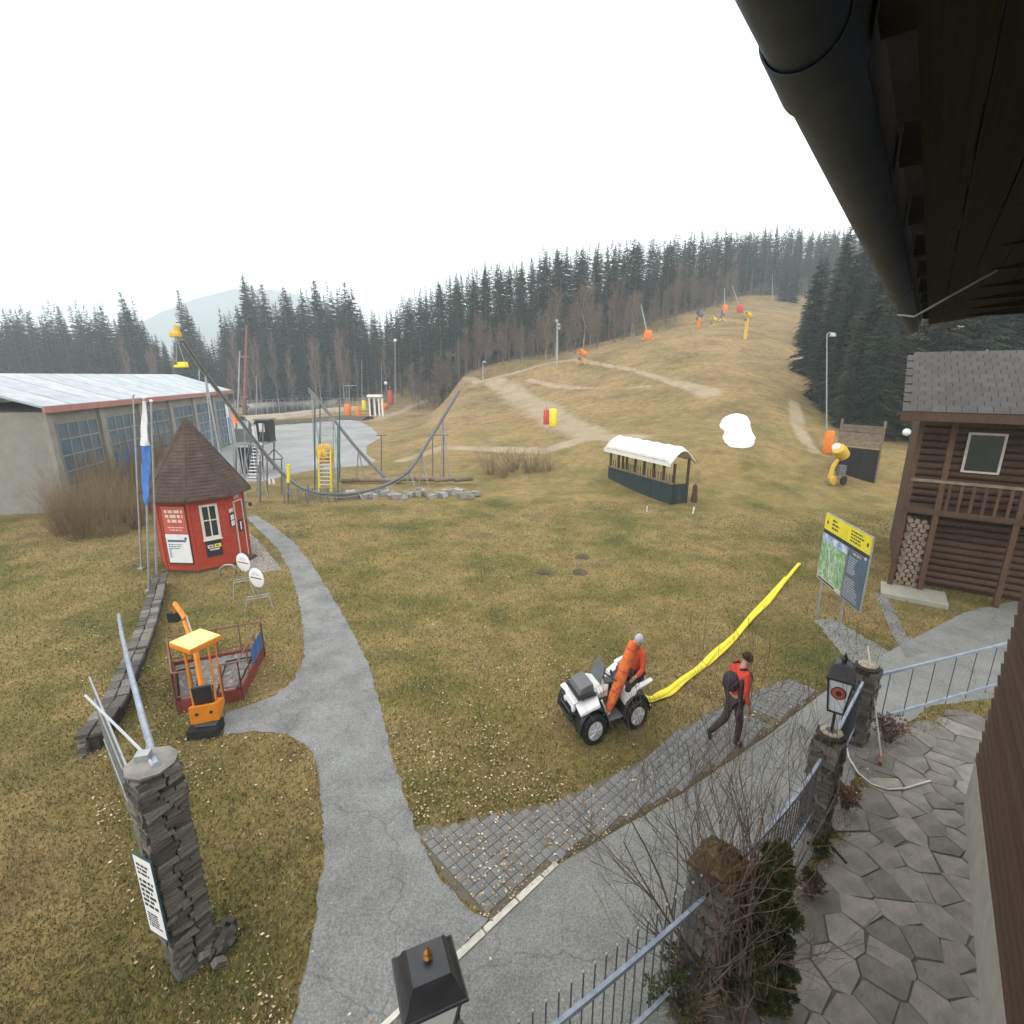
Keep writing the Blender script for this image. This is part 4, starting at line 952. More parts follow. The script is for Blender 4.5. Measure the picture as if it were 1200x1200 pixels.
# ================================================================== gravel pit with red frame, toy excavator
q = [(207,823),(283,808),(309,757),(201,777)]; zb = .24
C4 = [G(px, py, zb) for px, py in q]
pit = thing('play_pit', 'red framed gravel pit with low railings under the yellow toy excavator', 'play pit', (C4[0]+C4[2])/2-Vector((0,0,zb)))
for i in range(4):
    a, b = C4[i].copy(), C4[(i+1)%4].copy(); a.z = b.z = 0; fr = Fr(a, b-a); L_ = (b-a).length
    mb = MB(); mb.fbox(fr, -.02, L_+.02, 0, zb+.02, -.05, 0); mb.build('side_board', M['redpaint'], pit)
cc = sum(C4, Vector())/4; mb = MB(); mb.slab([tuple((cc+(p-cc)*.95)[:2]) for p in C4], .02, zb-.06); mb.build('gravel_fill', M['gravel'], pit)
mb = MB(); rnd = random.Random(8)
pl_ = [tuple((cc+(p-cc)*.93)[:2]) for p in C4]; n = 0
while n < 2600:
    x = rnd.uniform(min(p[0] for p in pl_), max(p[0] for p in pl_)); y = rnd.uniform(min(p[1] for p in pl_), max(p[1] for p in pl_))
    if inside(pl_, x, y): mb.box((x, y, zb-.055), (rnd.uniform(.02,.045),)*2+(.025,), rnd.uniform(0,3), R=Euler((rnd.uniform(-1,1),rnd.uniform(-1,1),rnd.uniform(0,3))).to_matrix()); n += 1
mb.build('pebbles', M['gravel'], pit, kind='stuff')
def railseg(a, b, n, hh=.60, col=M['rust'], blue=False):
    mb = MB(); mb.tube([a+Vector((0,0,hh)), b+Vector((0,0,hh))], .017, 6).tube([a+Vector((0,0,.10)), b+Vector((0,0,.10))], .012, 6); mb.build('rail', col, pit)
    for k in range(n+1): mb = MB(); c = a.lerp(b, k/n); mb.tube([c-Vector((0,0,.1)), c+Vector((0,0,hh))], .015, 6); mb.build('rail_post', col, pit)
railseg(C4[3], C4[2], 4); railseg(C4[0], C4[3], 3, col=M['rust']); railseg(C4[2], C4[1], 3, col=M['rust'])
railseg(C4[0], C4[0].lerp(C4[1], .28), 1); railseg(C4[0].lerp(C4[1], .72), C4[1], 1)
for a, b in ((C4[0], C4[3]), (C4[2].lerp(C4[1],.03), C4[2].lerp(C4[1],.55))):
    fr = Fr(a, b-a); L_ = (b-a).length; mb = MB(); mb.fbox(fr, .03, L_-.03, .04, .42, -.008, .0); mb.build('side_panel', M['bluepaint'], pit)
# inner frame boards
for s0, s1 in ((.05,.30),(.62,.93)):
    a = C4[0].lerp(C4[1], s0); b = C4[0].lerp(C4[1], s1); a2 = C4[3].lerp(C4[2], s0); b2 = C4[3].lerp(C4[2], s1)
    a2, b2 = a.lerp(a2,.72), b.lerp(b2,.72)
    mb = MB()
    for p, r_ in ((a2, b2), (b, b2), (a, a2)): mb.tube([p+Vector((0,0,.03)), r_+Vector((0,0,.03))], .018, 4)
    mb.build('inner_frame', M['black_rub'], pit)
eb = G(243, 858); t = thing('toy_excavator', 'orange yellow coin operated toy excavator with a square sun roof and seat', 'excavator', eb)
mb = MB(); R20 = math.radians(10)
mb.box((eb.x, eb.y-.02, .09), (.50,.34,.18), R20); mb.build('base_block', M['black_rub'], t, bevel=.015)
mb = MB(); mb.box((eb.x+.02, eb.y+.06, .22), (.34,.30,.08), R20); mb.build('base_plate', M['grey'], t, bevel=.01)
mb = MB(); mb.lathe((eb.x+.02, eb.y+.08, .26), [(.10,0),(.10,.1)], 12); mb.build('turntable', M['black'], t)
R_ = Matrix.Rotation(math.radians(20), 3, 'Z'); o_ = Vector((eb.x+.02, eb.y+.08, 0))
def EX(x, y, z): return o_ + R_ @ Vector((x, y, 0)) + Vector((0,0,z))
mb = MB()
mb.hexa([EX(-.22,-.24,.30),EX(.22,-.24,.30),EX(.22,.30,.30),EX(-.22,.30,.30),EX(-.22,-.25,.66),EX(.22,-.25,.66),EX(.22,.30,.42),EX(-.22,.30,.42)]); mb.build('body', M['orange'], t, bevel=.02)
for x in (-.11, .11): mb = MB(); mb.lathe(EX(x,-.255,.5), [(.028,-.004),(.028,.004)], 10, R=R_ @ Matrix.Rotation(math.pi/2,3,'X')); mb.build('rear_vent', M['black'], t)
mb = MB(); mb.hexa([EX(-.15,-.05,.5),EX(.15,-.05,.5),EX(.15,.18,.5),EX(-.15,.18,.5),EX(-.15,-.05,.62),EX(.15,-.05,.62),EX(.15,.18,.60),EX(-.15,.18,.60)]); mb.hexa([EX(-.15,-.14,.58),EX(.15,-.14,.58),EX(.15,-.05,.58),EX(-.15,-.05,.58),EX(-.15,-.20,.98),EX(.15,-.20,.98),EX(.15,-.13,.98),EX(-.15,-.13,.98)])
mb.build('seat', M['black'], t, bevel=.02)
for x, y in ((-.2,.02),(.2,-.2),(.2,.26)): mb = MB(); mb.tube([EX(x,y,.4), EX(x*1.02,y+.05,1.66)], .022 if x<0 else .014, 6); mb.build('roof_post', M['orange'], t)
mb = MB(); mb.tube([EX(.08,.24,.42), EX(.08,.22,.75)], .01, 6).tube([EX(-.06,.24,.42), EX(-.06,.22,.75)], .01, 6); mb.build('control_lever', M['black'], t)
R_2 = Matrix.Rotation(math.radians(-26), 3, 'Z'); rc = EX(-.02, .08, 1.70)
mb = MB(); mb.box(rc, (.56,.56,.09), R=R_2); rf = mb.build('sun_roof', M['orange'], t, bevel=.012); mb = MB(); mb.box(rc+Vector((0,0,.05)), (.54,.54,.012), R=R_2); mb.build('roof_skin', M['paleyellow'], rf)
bt = [EX(-.10,.28,.55), EX(-.22,.75,1.22), at(216,728,eb.y+1.35), at(205,708,eb.y+1.75), at(202,706,eb.y+1.85)]
mb = MB(); mb.tube(bt[:3], [.05,.045,.035], 4); mb.build('boom', M['orange'], t)
mb = MB(); mb.tube([bt[2]+Vector((.03,0,.06)), bt[3]+Vector((0,0,.02)), bt[4]-Vector((0,0,.25))], [.05,.045,.03], 4); mb.build('stick', M['orange'], t)
mb = MB(); c = bt[4]-Vector((.03,-.02,.34)); mb.hexa([c+Vector(v) for v in ((-.09,-.08,-.08),(.09,-.08,-.08),(.06,.08,-.12),(-.06,.08,-.12),(-.09,-.10,.12),(.09,-.10,.12),(.09,.10,.10),(-.09,.10,.10))]); mb.build('bucket', M['black_rub'], t)
mb = MB(); mb.tube([bt[1]+Vector((.02,.02,.05)), bt[2]+Vector((.06,0,.10))], .014, 6); mb.build('ram', M['galv'], t)
# ================================================================== flag poles, low slate wall
poles = [((166,667),(156,462)),((175,693),(168.5,466)),((184,680),(177,470))]
for i, (b_, tp) in enumerate(poles):
    p = G(*b_); z = zat(tp[1], p.y); t = thing('flag_pole', ['bare white flag pole left of the blue and white flag', 'white flag pole carrying a long furled blue and white flag', 'bare white flag pole nearest the red hut'][i], 'flag pole', p)
    q = at(tp[0], tp[1], p.y)
    mb = MB(); mb.tube([p, q], [.035,.022], 8); mb.build('pole', M['galv'], t, smooth=50); mb = MB(); mb.ball(q, .045, 8, 6); mb.build('ball_finial', M['white'], t)
    mb = MB(); mb.box(p+Vector((0,0,.03)), (.16,.16,.06)); mb.build('foot', M['plinth'], t)
    if i == 1:
        for nm, y0, y1, m_, w0, w1 in (('flag_white', 470, 522, M['whitecloth'], .05, .13), ('flag_blue', 522, 592, M['blue'], .14, .10)):
            mb = MB(); V = []; F = []; k = 10; n = 26
            za, zc = zat(y0, p.y), zat(y1, p.y)
            for j in range(n+1):
                f = j/n; z = za+(zc-za)*f; ww = w0+(w1-w0)*f
                if nm == 'flag_blue' and f > .9: ww *= 1-(f-.9)*7
                cx = p.lerp(q, (z-p.z)/(q.z-p.z)); 
                for a in range(k):
                    an = 2*math.pi*a/k; rr = ww*(.8+.35*math.sin(3*an+f*5)); V.append((cx.x+.02+rr*.9*math.cos(an), cx.y-.03+rr*.6*math.sin(an), z))
            for j in range(n):
                for a in range(k): F.append((j*k+a, j*k+(a+1)%k, (j+1)*k+(a+1)%k, (j+1)*k+a))
            mb.add(V, F); mb.build(nm, m_, t, smooth=60)
t = thing('slate_wall', 'low dark wall of stacked slate curving along the bank left of the sandpit', 'wall', G(175,745))
wl = [G(190,686,.0), G(184,712,0), G(175,745,0), G(163,778,0), G(152,805,0), G(138,840,0), G(110,880,0)]
n = 0
for i in range(len(wl)-1):
    a, b = wl[i], wl[i+1]; L_ = (b-a).length; s_ = 0; ang_ = math.atan2((b-a).y, (b-a).x)
    mb = MB(); mb.box((a+b)/2+Vector((0,0,.16)), (L_, .22, .32), ang_); mb.build('core', M['slate_core'], t)
    nr = Vector((-(b-a).y, (b-a).x, 0)).normalized()
    for row in range(5):
        s_ = random.uniform(0,.1)
        while s_ < L_-.05 and n < 290:
            l = random.uniform(.16,.34); c = a+(b-a).normalized()*(s_+l/2)
            for sd in ((-1, 1) if row == 4 else (-1,)):
                inst('stone', random.choice(STN), c+nr*.10*sd+Vector((0,0,.035+row*.075)), (0, random.uniform(-.08,.08), ang_), (l, .13 if row < 4 else .19, .07), t); n += 1
            s_ += l
# ================================================================== people
def skin(name, nodes, edges, m, parent=None, sub=2, fn=None, root=None):
    names = list(nodes); me = bpy.data.meshes.new(name)
    me.from_pydata([nodes[k][0] for k in names], [(names.index(a), names.index(b)) for a, b in edges], [])
    o = bpy.data.objects.new(name, me); COL.objects.link(o)
    o.modifiers.new('s', 'SKIN'); o.modifiers.new('u', 'SUBSURF').levels = sub; o.modifiers['u'].render_levels = sub
    for i, k in enumerate(names):
        r = nodes[k][1]; sv = me.skin_vertices[0].data[i]; sv.radius = r if isinstance(r, tuple) else (r, r); sv.use_root = (k == (root or names[0]))
    dg = bpy.context.evaluated_depsgraph_get(); dg.update(); m2 = bpy.data.meshes.new_from_object(o.evaluated_get(dg)); o.modifiers.clear()
    o.data = m2; m2.name = name; m2.materials.clear(); m2.materials.append(m); m2.polygons.foreach_set('use_smooth', [True]*len(m2.polygons))
    if fn:
        for v in m2.vertices: v.co = fn(v.co)
    if parent: o.parent = parent; o.matrix_parent_inverse = Matrix.Translation(parent.location).inverted()
    return o
def person(label, loc, head_dir, J, heading, jm, tm, sx=SQ, sleeve=None, cap=None, pack=False):
    """J: joints in a local frame, x forward, y left, z up"""
    Rz = Matrix.Rotation(heading, 3, 'Z')
    def fn(v):
        q = Rz @ Vector(v); return Vector((loc.x+q.x*sx, loc.y+q.y, loc.z+q.z))
    t = thing('person', label, 'person', loc)
    hd = Vector(J['head']); nk = Vector(J['neck']); f = Vector(head_dir).normalized(); upv = (hd-nk).normalized()
    nd = {'pel': (J['pel'], (.12,.15)), 'belly': (J['belly'], (.11,.14)), 'chest': (J['chest'], (.13,.16)), 'neck': (J['neck'], .055), 'head': (tuple(hd), (.085,.078)), 'crown': (tuple(hd+upv*.085), (.078,.07)),
          'chin': (tuple(hd+f*.05-upv*.06), .042), 'nose': (tuple(hd+f*.105-upv*.005), .016)}
    ed = [('pel','belly'),('belly','chest'),('chest','neck'),('neck','head'),('head','crown'),('head','chin'),('head','nose')]
    for s in 'RL':
        for k, r in (('sh',.06),('el',.042),('wr',.028),('hip',.085),('kn',.055),('an',.038),('toe',.03)): nd[k+s] = (J[k+s], r)
        ed += [('chest','sh'+s),('sh'+s,'el'+s),('el'+s,'wr'+s),('pel','hip'+s),('hip'+s,'kn'+s),('kn'+s,'an'+s),('an'+s,'toe'+s)]
        w = Vector(J['wr'+s]); e = Vector(J['el'+s]); d_ = (w-e).normalized(); fwd = Vector((1,0,0)); pm_ = w+d_*.07; nd['palm'+s] = (tuple(pm_), (.026,.034)); ed.append(('wr'+s,'palm'+s))
        sidev = d_.cross(Vector((0,1,0))).normalized()
        for i in range(4):
            off = sidev*(.026-.0175*i); b = pm_+off+d_*.02; l = (.034,.042,.038,.030)[i]; bend = Vector((0, -.35 if s=='L' else .35, 0))
            k1, k2 = f'f{i}a{s}', f'f{i}b{s}'; nd[k1] = (tuple(b+d_*l), .0085); nd[k2] = (tuple(b+d_*l+(d_+bend).normalized()*l*.8), .0075); ed += [('palm'+s,k1),(k1,k2)]
        nd['th'+s] = (tuple(w+d_*.05+sidev*.045), .0095); ed.append(('wr'+s,'th'+s)); nd['tb'+s] = (tuple(w+d_*.085+sidev*.05), .008); ed.append(('th'+s,'tb'+s))
    skin('body', nd, ed, M['skin'], t, 2, fn)
    up_ = {'pel': ((J['pel'][0],J['pel'][1],J['pel'][2]+.02), (.145,.175)), 'belly': (J['belly'], (.14,.17)), 'chest': (J['chest'], (.155,.19)), 'neck': (tuple(Vector(J['chest']).lerp(nk,1.0)), .072)}
    e_ = [('pel','belly'),('belly','chest'),('chest','neck')]
    for s in 'RL':
        up_['sh'+s] = (J['sh'+s], .085); up_['el'+s] = (J['el'+s], .06); up_['wr'+s] = (tuple(Vector(J['el'+s]).lerp(Vector(J['wr'+s]),.93)), .046); e_ += [('chest','sh'+s),('sh'+s,'el'+s),('el'+s,'wr'+s)]
    skin('jacket', up_, e_, jm, t, 2, fn)
    lo = {'pel': (J['pel'], (.13,.165))}; e_ = []
    for s in 'RL':
        for k, r in (('hip',.105),('kn',.078),('an',.055)): lo[k+s] = (J[k+s], r)
        e_ += [('pel','hip'+s),('hip'+s,'kn'+s),('kn'+s,'an'+s)]
    skin('trousers', lo, e_, tm, t, 2, fn)
    for s in 'RL':
        a = Vector(J['an'+s]); b = Vector(J['toe'+s]); skin('boot', {'a': (tuple(a+Vector((0,0,.06))), .058), 'h': (tuple(a+(a-b)*.25-Vector((0,0,.02))), .045), 'm': (tuple(a.lerp(b,.5)), .05), 't': (tuple(b), .042)}, [('a','h'),('h','m'),('m','t')], M['jacketdk'], t, 1, fn, 'a')
    hm_ = MB(); cz_ = hd+upv*.055-f*.022; side_ = f.cross(upv).normalized(); ff = upv.cross(side_).normalized()
    for j in range(9):
        for k in range(16):
            th_ = math.pi*.62*j/8; a = 2*math.pi*k/16; cut = 1.0 if math.cos(a) < .3 else .80
            th_ *= cut; q = cz_ + ff*(math.sin(th_)*math.cos(a)*.112) + side_*(math.sin(th_)*math.sin(a)*.098) + upv*(math.cos(th_)*.108); hm_.v.append(tuple(fn(q)))
    for j in range(8):
        for k in range(16): hm_.f.append((j*16+k, j*16+(k+1)%16, (j+1)*16+(k+1)%16, (j+1)*16+k)); hm_.m.append(0)
    hm_.build('hair' if cap is None else 'cap', cap or M['hair'], t, smooth=80)
    if cap is not None:
        bm_ = MB(); q = [cz_+ff*(.09+.07*math.cos(a))+side_*(.085*math.sin(a))-upv*.02 for a in [math.pi*(-.5+k/8) for k in range(9)]]; bm_.add([fn(x) for x in q]+[fn(x+upv*.012) for x in q], [tuple(range(9)), tuple(range(9,18))[::-1]]+[(k,k+1,10+k,9+k) for k in range(8)]); bm_.build('cap_peak', cap, t)
    eye = MB()
    for s in (-1, 1): eye.ball(fn(hd+f*.082+upv*.02+Vector((0,.03*s,0))), .010, 6, 5)
    eye.build('eyes', M['black'], t); mo = MB(); q = hd+f*.095-upv*.045; mo.tube([fn(q+Vector((0,.02,0))), fn(q-Vector((0,.02,0)))], .005, 4); mo.build('mouth', M['redsign'], t)
    return t, fn
stf = G(860, 871); trf = G(838, 880); hdg = math.atan2((stf-trf).y, (stf-trf).x/SQ)
J = dict(pel=(0,0,.93), belly=(.02,0,1.08), chest=(.06,0,1.30), neck=(.09,0,1.48), head=(.145,0,1.575),
    shR=(.07,-.19,1.42), elR=(.03,-.25,1.14), wrR=(.13,-.25,.90), shL=(.07,.19,1.42), elL=(-.04,.25,1.15), wrL=(.06,.27,.90),
    hipR=(0,-.09,.87), knR=(.10,-.09,.48), anR=(.08,-.09,.09), toeR=(.25,-.10,.04), hipL=(-.01,.09,.87), knL=(-.10,.09,.47), anL=(-.44,.09,.21), toeL=(-.40,.09,.045))
hdg = math.radians(6)
wl_ = stf - Vector((.10*math.cos(hdg)*SQ, .10*math.sin(hdg), 0))
t, fn = person('person walking right with head bowed in a red jacket, dark trousers and black backpack', wl_, (1,-.15,-.55), J, hdg, M['jacketred'], M['trouser'])
skin('backpack', {'a': ((-.10,0,1.40), (.15,.17)), 'b': ((-.16,0,1.20), (.18,.19)), 'c': ((-.14,0,1.06), (.13,.16))}, [('a','b'),('b','c')], M['jacketdk'], t, 2, fn)
for s in (-1, 1): skin('strap', {'a': ((-.08,.11*s,1.50), .02), 'b': ((.06,.12*s,1.51), .02), 'c': ((.20,.13*s,1.40), .02), 'd': ((.19,.14*s,1.20), .018), 'e': ((.05,.20*s,1.08), .018)}, [('a','b'),('b','c'),('c','d'),('d','e')], M['jacketdk'], t, 1, fn)
skin('jacket_panel', {'a': ((-.02,-.16,1.38), (.07,.055)), 'b': ((-.03,-.155,1.15), (.085,.05)), 'c': ((-.02,-.15,.98), (.075,.05))}, [('a','b'),('b','c')], M['jacketdk'], t, 1, fn)
skin('collar', {'a': ((.08,0,1.47), (.078,.078)), 'b': ((.095,0,1.505), (.072,.072))}, [('a','b')], M['captop'], t, 1, fn)
# ================================================================== quad bike
M['alloy'] = mat('bright_alloy', (.62,.63,.65), (.5,.51,.53), 6, .35, 0, spec=.6)
fwp, rwp = G(694, 869), G(743, 851)               # near front and near rear wheel on the ground
ax = Vector(((fwp-rwp).x/SQ, (fwp-rwp).y, 0)); WB = ax.length; ax.normalize()
ay = Vector((-ax.y, ax.x, 0))                      # the vehicle's left
TRK = .86
orig = (fwp+rwp)/2                                 # near side mid wheel point; the near side is the vehicle's left
def AF(v):
    q = ax*v[0] + ay*(v[1]-TRK/2); return Vector((orig.x+q.x*SQ, orig.y+q.y, v[2]))
atv = thing('quad_bike', 'white and black quad bike with spoked silver wheels facing lower left', 'quad bike', AF((0,0,0)))
h = WB/2
def wheel(x, y):
    r = .285; wd = .115; Rw = Matrix.Rotation(math.pi/2, 3, 'X')
    def ring(mb, prof, n=28): mb.lathe((x,y,r), prof, n, R=Rw)
    mb = MB(); ring(mb, [(.155,-wd*.8),(.21,-wd),(.262,-wd*.92),(r,-wd*.6),(r,wd*.6),(.262,wd*.92),(.21,wd),(.155,wd*.8)]);
    w = mb.build('wheel', M['black_rub'], atv, smooth=35, fn=AF)
    mb = MB()
    for k in range(26):
        for sd in (-1, 1):
            a = 2*math.pi*(k+.5*(sd>0))/26; c = Vector((x+math.cos(a)*(r+.004), y+sd*wd*.36, r+math.sin(a)*(r+.004))); mb.box(c, (.016,wd*.6,.035), R=Matrix.Rotation(-a,3,'Y'))
    mb.build('tread_lugs', M['black_rub'], w, fn=AF, kind='stuff')
    sgn = 1 if y > 0 else -1
    mb = MB(); yo = y+sgn*wd*.80; mb.lathe((x,yo,r), [(.178,-.02),(.182,.012),(.155,.018),(.150,.0)], 28, R=Rw)
    for k in range(7):
        a = 2*math.pi*k/7+.2
        for da in (-.12,.12): mb.tube([Vector((x+.03*math.cos(a), yo+sgn*.035, r+.03*math.sin(a))), Vector((x+.158*math.cos(a+da), yo+sgn*.022, r+.158*math.sin(a+da)))], .013, 4)
    mb.lathe((x,yo+sgn*.03,r), [(.05,-.02),(.05,.02),(.03,.025)], 12, R=Rw); mb.build('rim', M['alloy'], w, smooth=35, fn=AF)
    mb = MB(); mb.lathe((x,yo+sgn*.004,r), [(.152,-.006),(.152,.006)], 24, R=Rw); mb.build('brake_disc', M['black'], w, fn=AF)
for x in (h, -h):
    for y in (TRK/2, -TRK/2): wheel(x, y)
def part(name, m, boxes=(), hexs=(), tubes=(), bev=.015, sm=None, par=None, **k):
    mb = MB()
    for b in boxes: mb.box(*b)
    for b in hexs: mb.hexa([Vector(q) for q in b])
    for p, r in tubes: mb.tube(p, r, 8)
    return mb.build(name, m, par or atv, fn=AF, bevel=bev, smooth=sm, **k)
part('chassis', M['black'], [((0,0,.42),(WB+.1,.34,.22))], tubes=[([(h,-.36,.29),(h,.36,.29)],.03),([(-h,-.36,.29),(-h,.36,.29)],.03),([(h+.02,.36,.30),(h-.05,.12,.62)],.025),([(h+.02,-.36,.30),(h-.05,-.12,.62)],.025)])
part('footwell', M['grey'], hexs=[[(-.24,.18,.30),(.26,.18,.30),(.26,.46,.30),(-.24,.46,.30),(-.26,.18,.34),(.30,.18,.34),(.30,.48,.34),(-.26,.48,.34)],[(-.24,-.46,.30),(.26,-.46,.30),(.26,-.18,.30),(-.24,-.18,.30),(-.26,-.48,.34),(.30,-.48,.34),(.30,-.18,.34),(-.26,-.18,.34)]])
for s in (1,-1):
    # fenders as arches
    for x0, nm, hi in ((h,'front_fender',.70),(-h,'rear_fender',.72)):
        mb = MB(); V = []; F = []; n = 14
        for k in range(n+1):
            a = math.pi*(-.05+1.05*k/n); rr = .345
            for yy, dz in ((.20,.02),(.47,0),(.50,-.03)):
                V.append((x0+rr*math.cos(a)*(1.05 if yy<.5 else 1.08), s*yy, .30+rr*math.sin(a)*1.12+dz))
        for k in range(n):
            for j in range(2): F.append((k*3+j, k*3+j+1, (k+1)*3+j+1, (k+1)*3+j))
        mb.add(V, F); o = mb.build(nm, M['black'], atv, fn=AF, smooth=50); so = o.modifiers.new('t','SOLIDIFY'); so.thickness = .018
    part('side_panel', M['white'], hexs=[[(.10,s*.20,.70),(.34,s*.16,.70),(.34,s*.30,.72),(.10,s*.27,.68),(.0,s*.16,.84),(.36,s*.14,.90),(.38,s*.34,.84),(.08,s*.24,.80)]])
    part('rear_side_panel', M['white'], hexs=[[(-.30,s*.22,.46),(-.24,s*.22,.46),(-.24,s*.44,.46),(-.30,s*.47,.46),(-h-.10,s*.30,.83),(-.34,s*.22,.76),(-.32,s*.42,.72),(-h-.06,s*.47,.80)],
        [(-h-.38,s*.40,.86),(-h-.02,s*.38,.78),(-h-.02,s*.49,.77),(-h-.38,s*.49,.85),(-h-.40,s*.40,.90),(-h-.02,s*.38,.83),(-h-.02,s*.49,.82),(-h-.40,s*.49,.89)]])
    part('front_wing', M['white'], hexs=[[(h-.20,s*.22,.72),(h+.32,s*.20,.62),(h+.34,s*.48,.60),(h-.14,s*.50,.68),(h-.20,s*.22,.78),(h+.32,s*.20,.67),(h+.36,s*.46,.65),(h-.12,s*.48,.74)]])
    part('front_strut', M['white'], tubes=[([(.34,s*.40,.74),(.22,s*.44,.50),(.20,s*.44,.34)],.02)], bev=0)
    mb = MB(); mb.lathe((h+.36,s*.17,.56), [(.05,-.03),(.055,.02),(.03,.035)], 12, R=Matrix.Rotation(math.pi/2,3,'Y')); mb.build('headlight', M['white_glass'], atv, fn=AF, smooth=40)
part('nose', M['white'], hexs=[[(h+.20,-.20,.58),(h+.38,-.16,.56),(h+.38,.16,.56),(h+.20,.20,.58),(h+.14,-.22,.74),(h+.36,-.20,.68),(h+.36,.20,.68),(h+.14,.22,.74)]])
part('bumper', M['black'], tubes=[([(h+.30,-.26,.34),(h+.46,-.22,.40),(h+.46,.22,.40),(h+.30,.26,.34)],.024),([(h+.30,-.26,.50),(h+.46,-.20,.54),(h+.46,.20,.54),(h+.30,.26,.50)],.02),([(h+.46,-.2,.40),(h+.46,-.2,.54)],.02),([(h+.46,.2,.40),(h+.46,.2,.54)],.02)], bev=0)
part('grille', M['black_rub'], [((h+.34,0,.46),(.08,.42,.2))])
part('front_rack', M['black'], [((h+.08,0,.80),(.46,.60,.03))], tubes=[([(h+.30,-.3,.83),(h+.30,.3,.83)],.014),([(h-.14,-.3,.85),(h+.30,-.3,.85)],.014),([(h-.14,.3,.85),(h+.30,.3,.85)],.014)])
part('cargo_box', M['grey'], hexs=[[(h-.12,-.24,.82),(h+.26,-.24,.82),(h+.26,.24,.82),(h-.12,.24,.82),(h-.10,-.22,.98),(h+.22,-.22,.94),(h+.22,.22,.94),(h-.10,.22,.98)]])
part('hood', M['white'], hexs=[[(.10,-.20,.80),(h-.12,-.26,.76),(h-.12,.26,.76),(.10,.20,.80),(.14,-.14,.94),(h-.14,-.20,.86),(h-.14,.20,.86),(.14,.14,.94)]])
part('handlebar', M['black'], tubes=[([(.18,0,.88),(.12,0,1.04)],.03),([(.04,-.36,1.06),(.13,-.18,1.08),(.13,.18,1.08),(.04,.36,1.06)],.016),([(.05,.34,1.06),(.0,.42,1.05)],.022),([(.05,-.34,1.06),(.0,-.42,1.05)],.022)], bev=0)
part('mirror', M['black'], [((.12,.40,1.22),(.02,.12,.08))], tubes=[([(.08,.33,1.06),(.12,.40,1.2)],.008)])
part('windshield', M['grey'], hexs=[[(.26,-.22,.92),(.28,-.22,.92),(.28,.22,.92),(.26,.22,.92),(.12,-.17,1.22),(.14,-.17,1.22),(.14,.17,1.22),(.12,.17,1.22)]])
part('seat', M['black'], hexs=[[(-.50,-.15,.66),(.06,-.12,.66),(.06,.12,.66),(-.50,.15,.66),(-.50,-.14,.84),(.04,-.09,.80),(.04,.09,.80),(-.50,.14,.84)]], bev=.03)
part('rear_rack', M['black'], [((-h-.16,0,.86),(.36,.50,.02))], tubes=[([(-h-.36,-.3,.90),(-h-.36,.3,.90),(-h+.1,.3,.90)],.014)])
part('tail_light', M['redsign'], [((-h-.36,.3,.74),(.03,.1,.05))])
# person on the rear of the quad bike
Jr = dict(pel=(-h+.02,-.02,.98), belly=(-h+.0,-.02,1.12), chest=(-h+.02,-.02,1.32), neck=(-h+.04,0,1.48), head=(-h+.06,.02,1.60),
    shR=(-h+.03,-.2,1.42), elR=(-h+.12,-.26,1.18), wrR=(-h+.36,-.20,1.12), shL=(-h+.03,.18,1.42), elL=(-h+.10,.28,1.20), wrL=(-h+.30,.28,1.10),
    hipR=(-h+.06,-.12,.95), knR=(-h+.46,-.22,.90), anR=(-h+.48,-.30,.47), toeR=(-h+.64,-.32,.40), hipL=(-h+.06,.10,.95), knL=(-h+.44,.22,.92), anL=(-h+.42,.32,.47), toeL=(-h+.58,.34,.40))
class _L: pass
base0 = AF((0,0,0))
Jr = {k: (v[0]-.26, v[1]+.12, v[2]-.12) for k, v in Jr.items()}
person('person in orange red suit and pale cap seated on the rear of the quad bike', base0, (1,.3,-.3), Jr, math.atan2(ax.y, ax.x), M['orangecloth'], M['jacketdk'], cap=M['inkgrey'])
# rolled orange safety net leaning across the quad bike
t = thing('net_roll', 'rolled orange safety net standing slanted across the quad bike beside the rider', 'net roll', AF((.05,.40,.36)))
na, nb_ = at(712, 834, AF((.10,.42,0)).y), at(743, 752, AF((-h+.05,.30,0)).y+.05)
Q = [na.lerp(nb_, k/10)+Vector((0,0,-.03*math.sin(math.pi*k/10))) for k in range(11)]
mb = MB(); rr = [.045,.07,.085,.09,.095,.098,.10,.10,.098,.095,.085]
mb.tube(Q, rr, 14); mb.build('roll', M['net'], t, smooth=60)
mb = MB()
for k in range(1, 10): 
    if k % 3 == 0:
        d_ = (Q[k+1]-Q[k-1]).normalized(); mb.tube([Q[k]-d_*.012, Q[k]+d_*.012], rr[k]+.006, 14)
mb.build('strap', M['padred'], t)
for k in range(5):
    a = 2*math.pi*k/5; off = Vector((math.cos(a)*.035, math.sin(a)*.035, 0)); mb = MB(); mb.tube([Q[1]+off, Q[0]+off*1.5-(Q[3]-Q[0]).normalized()*random.uniform(.05,.14)], .008, 5); mb.build('net_pole', M['cream'], t)
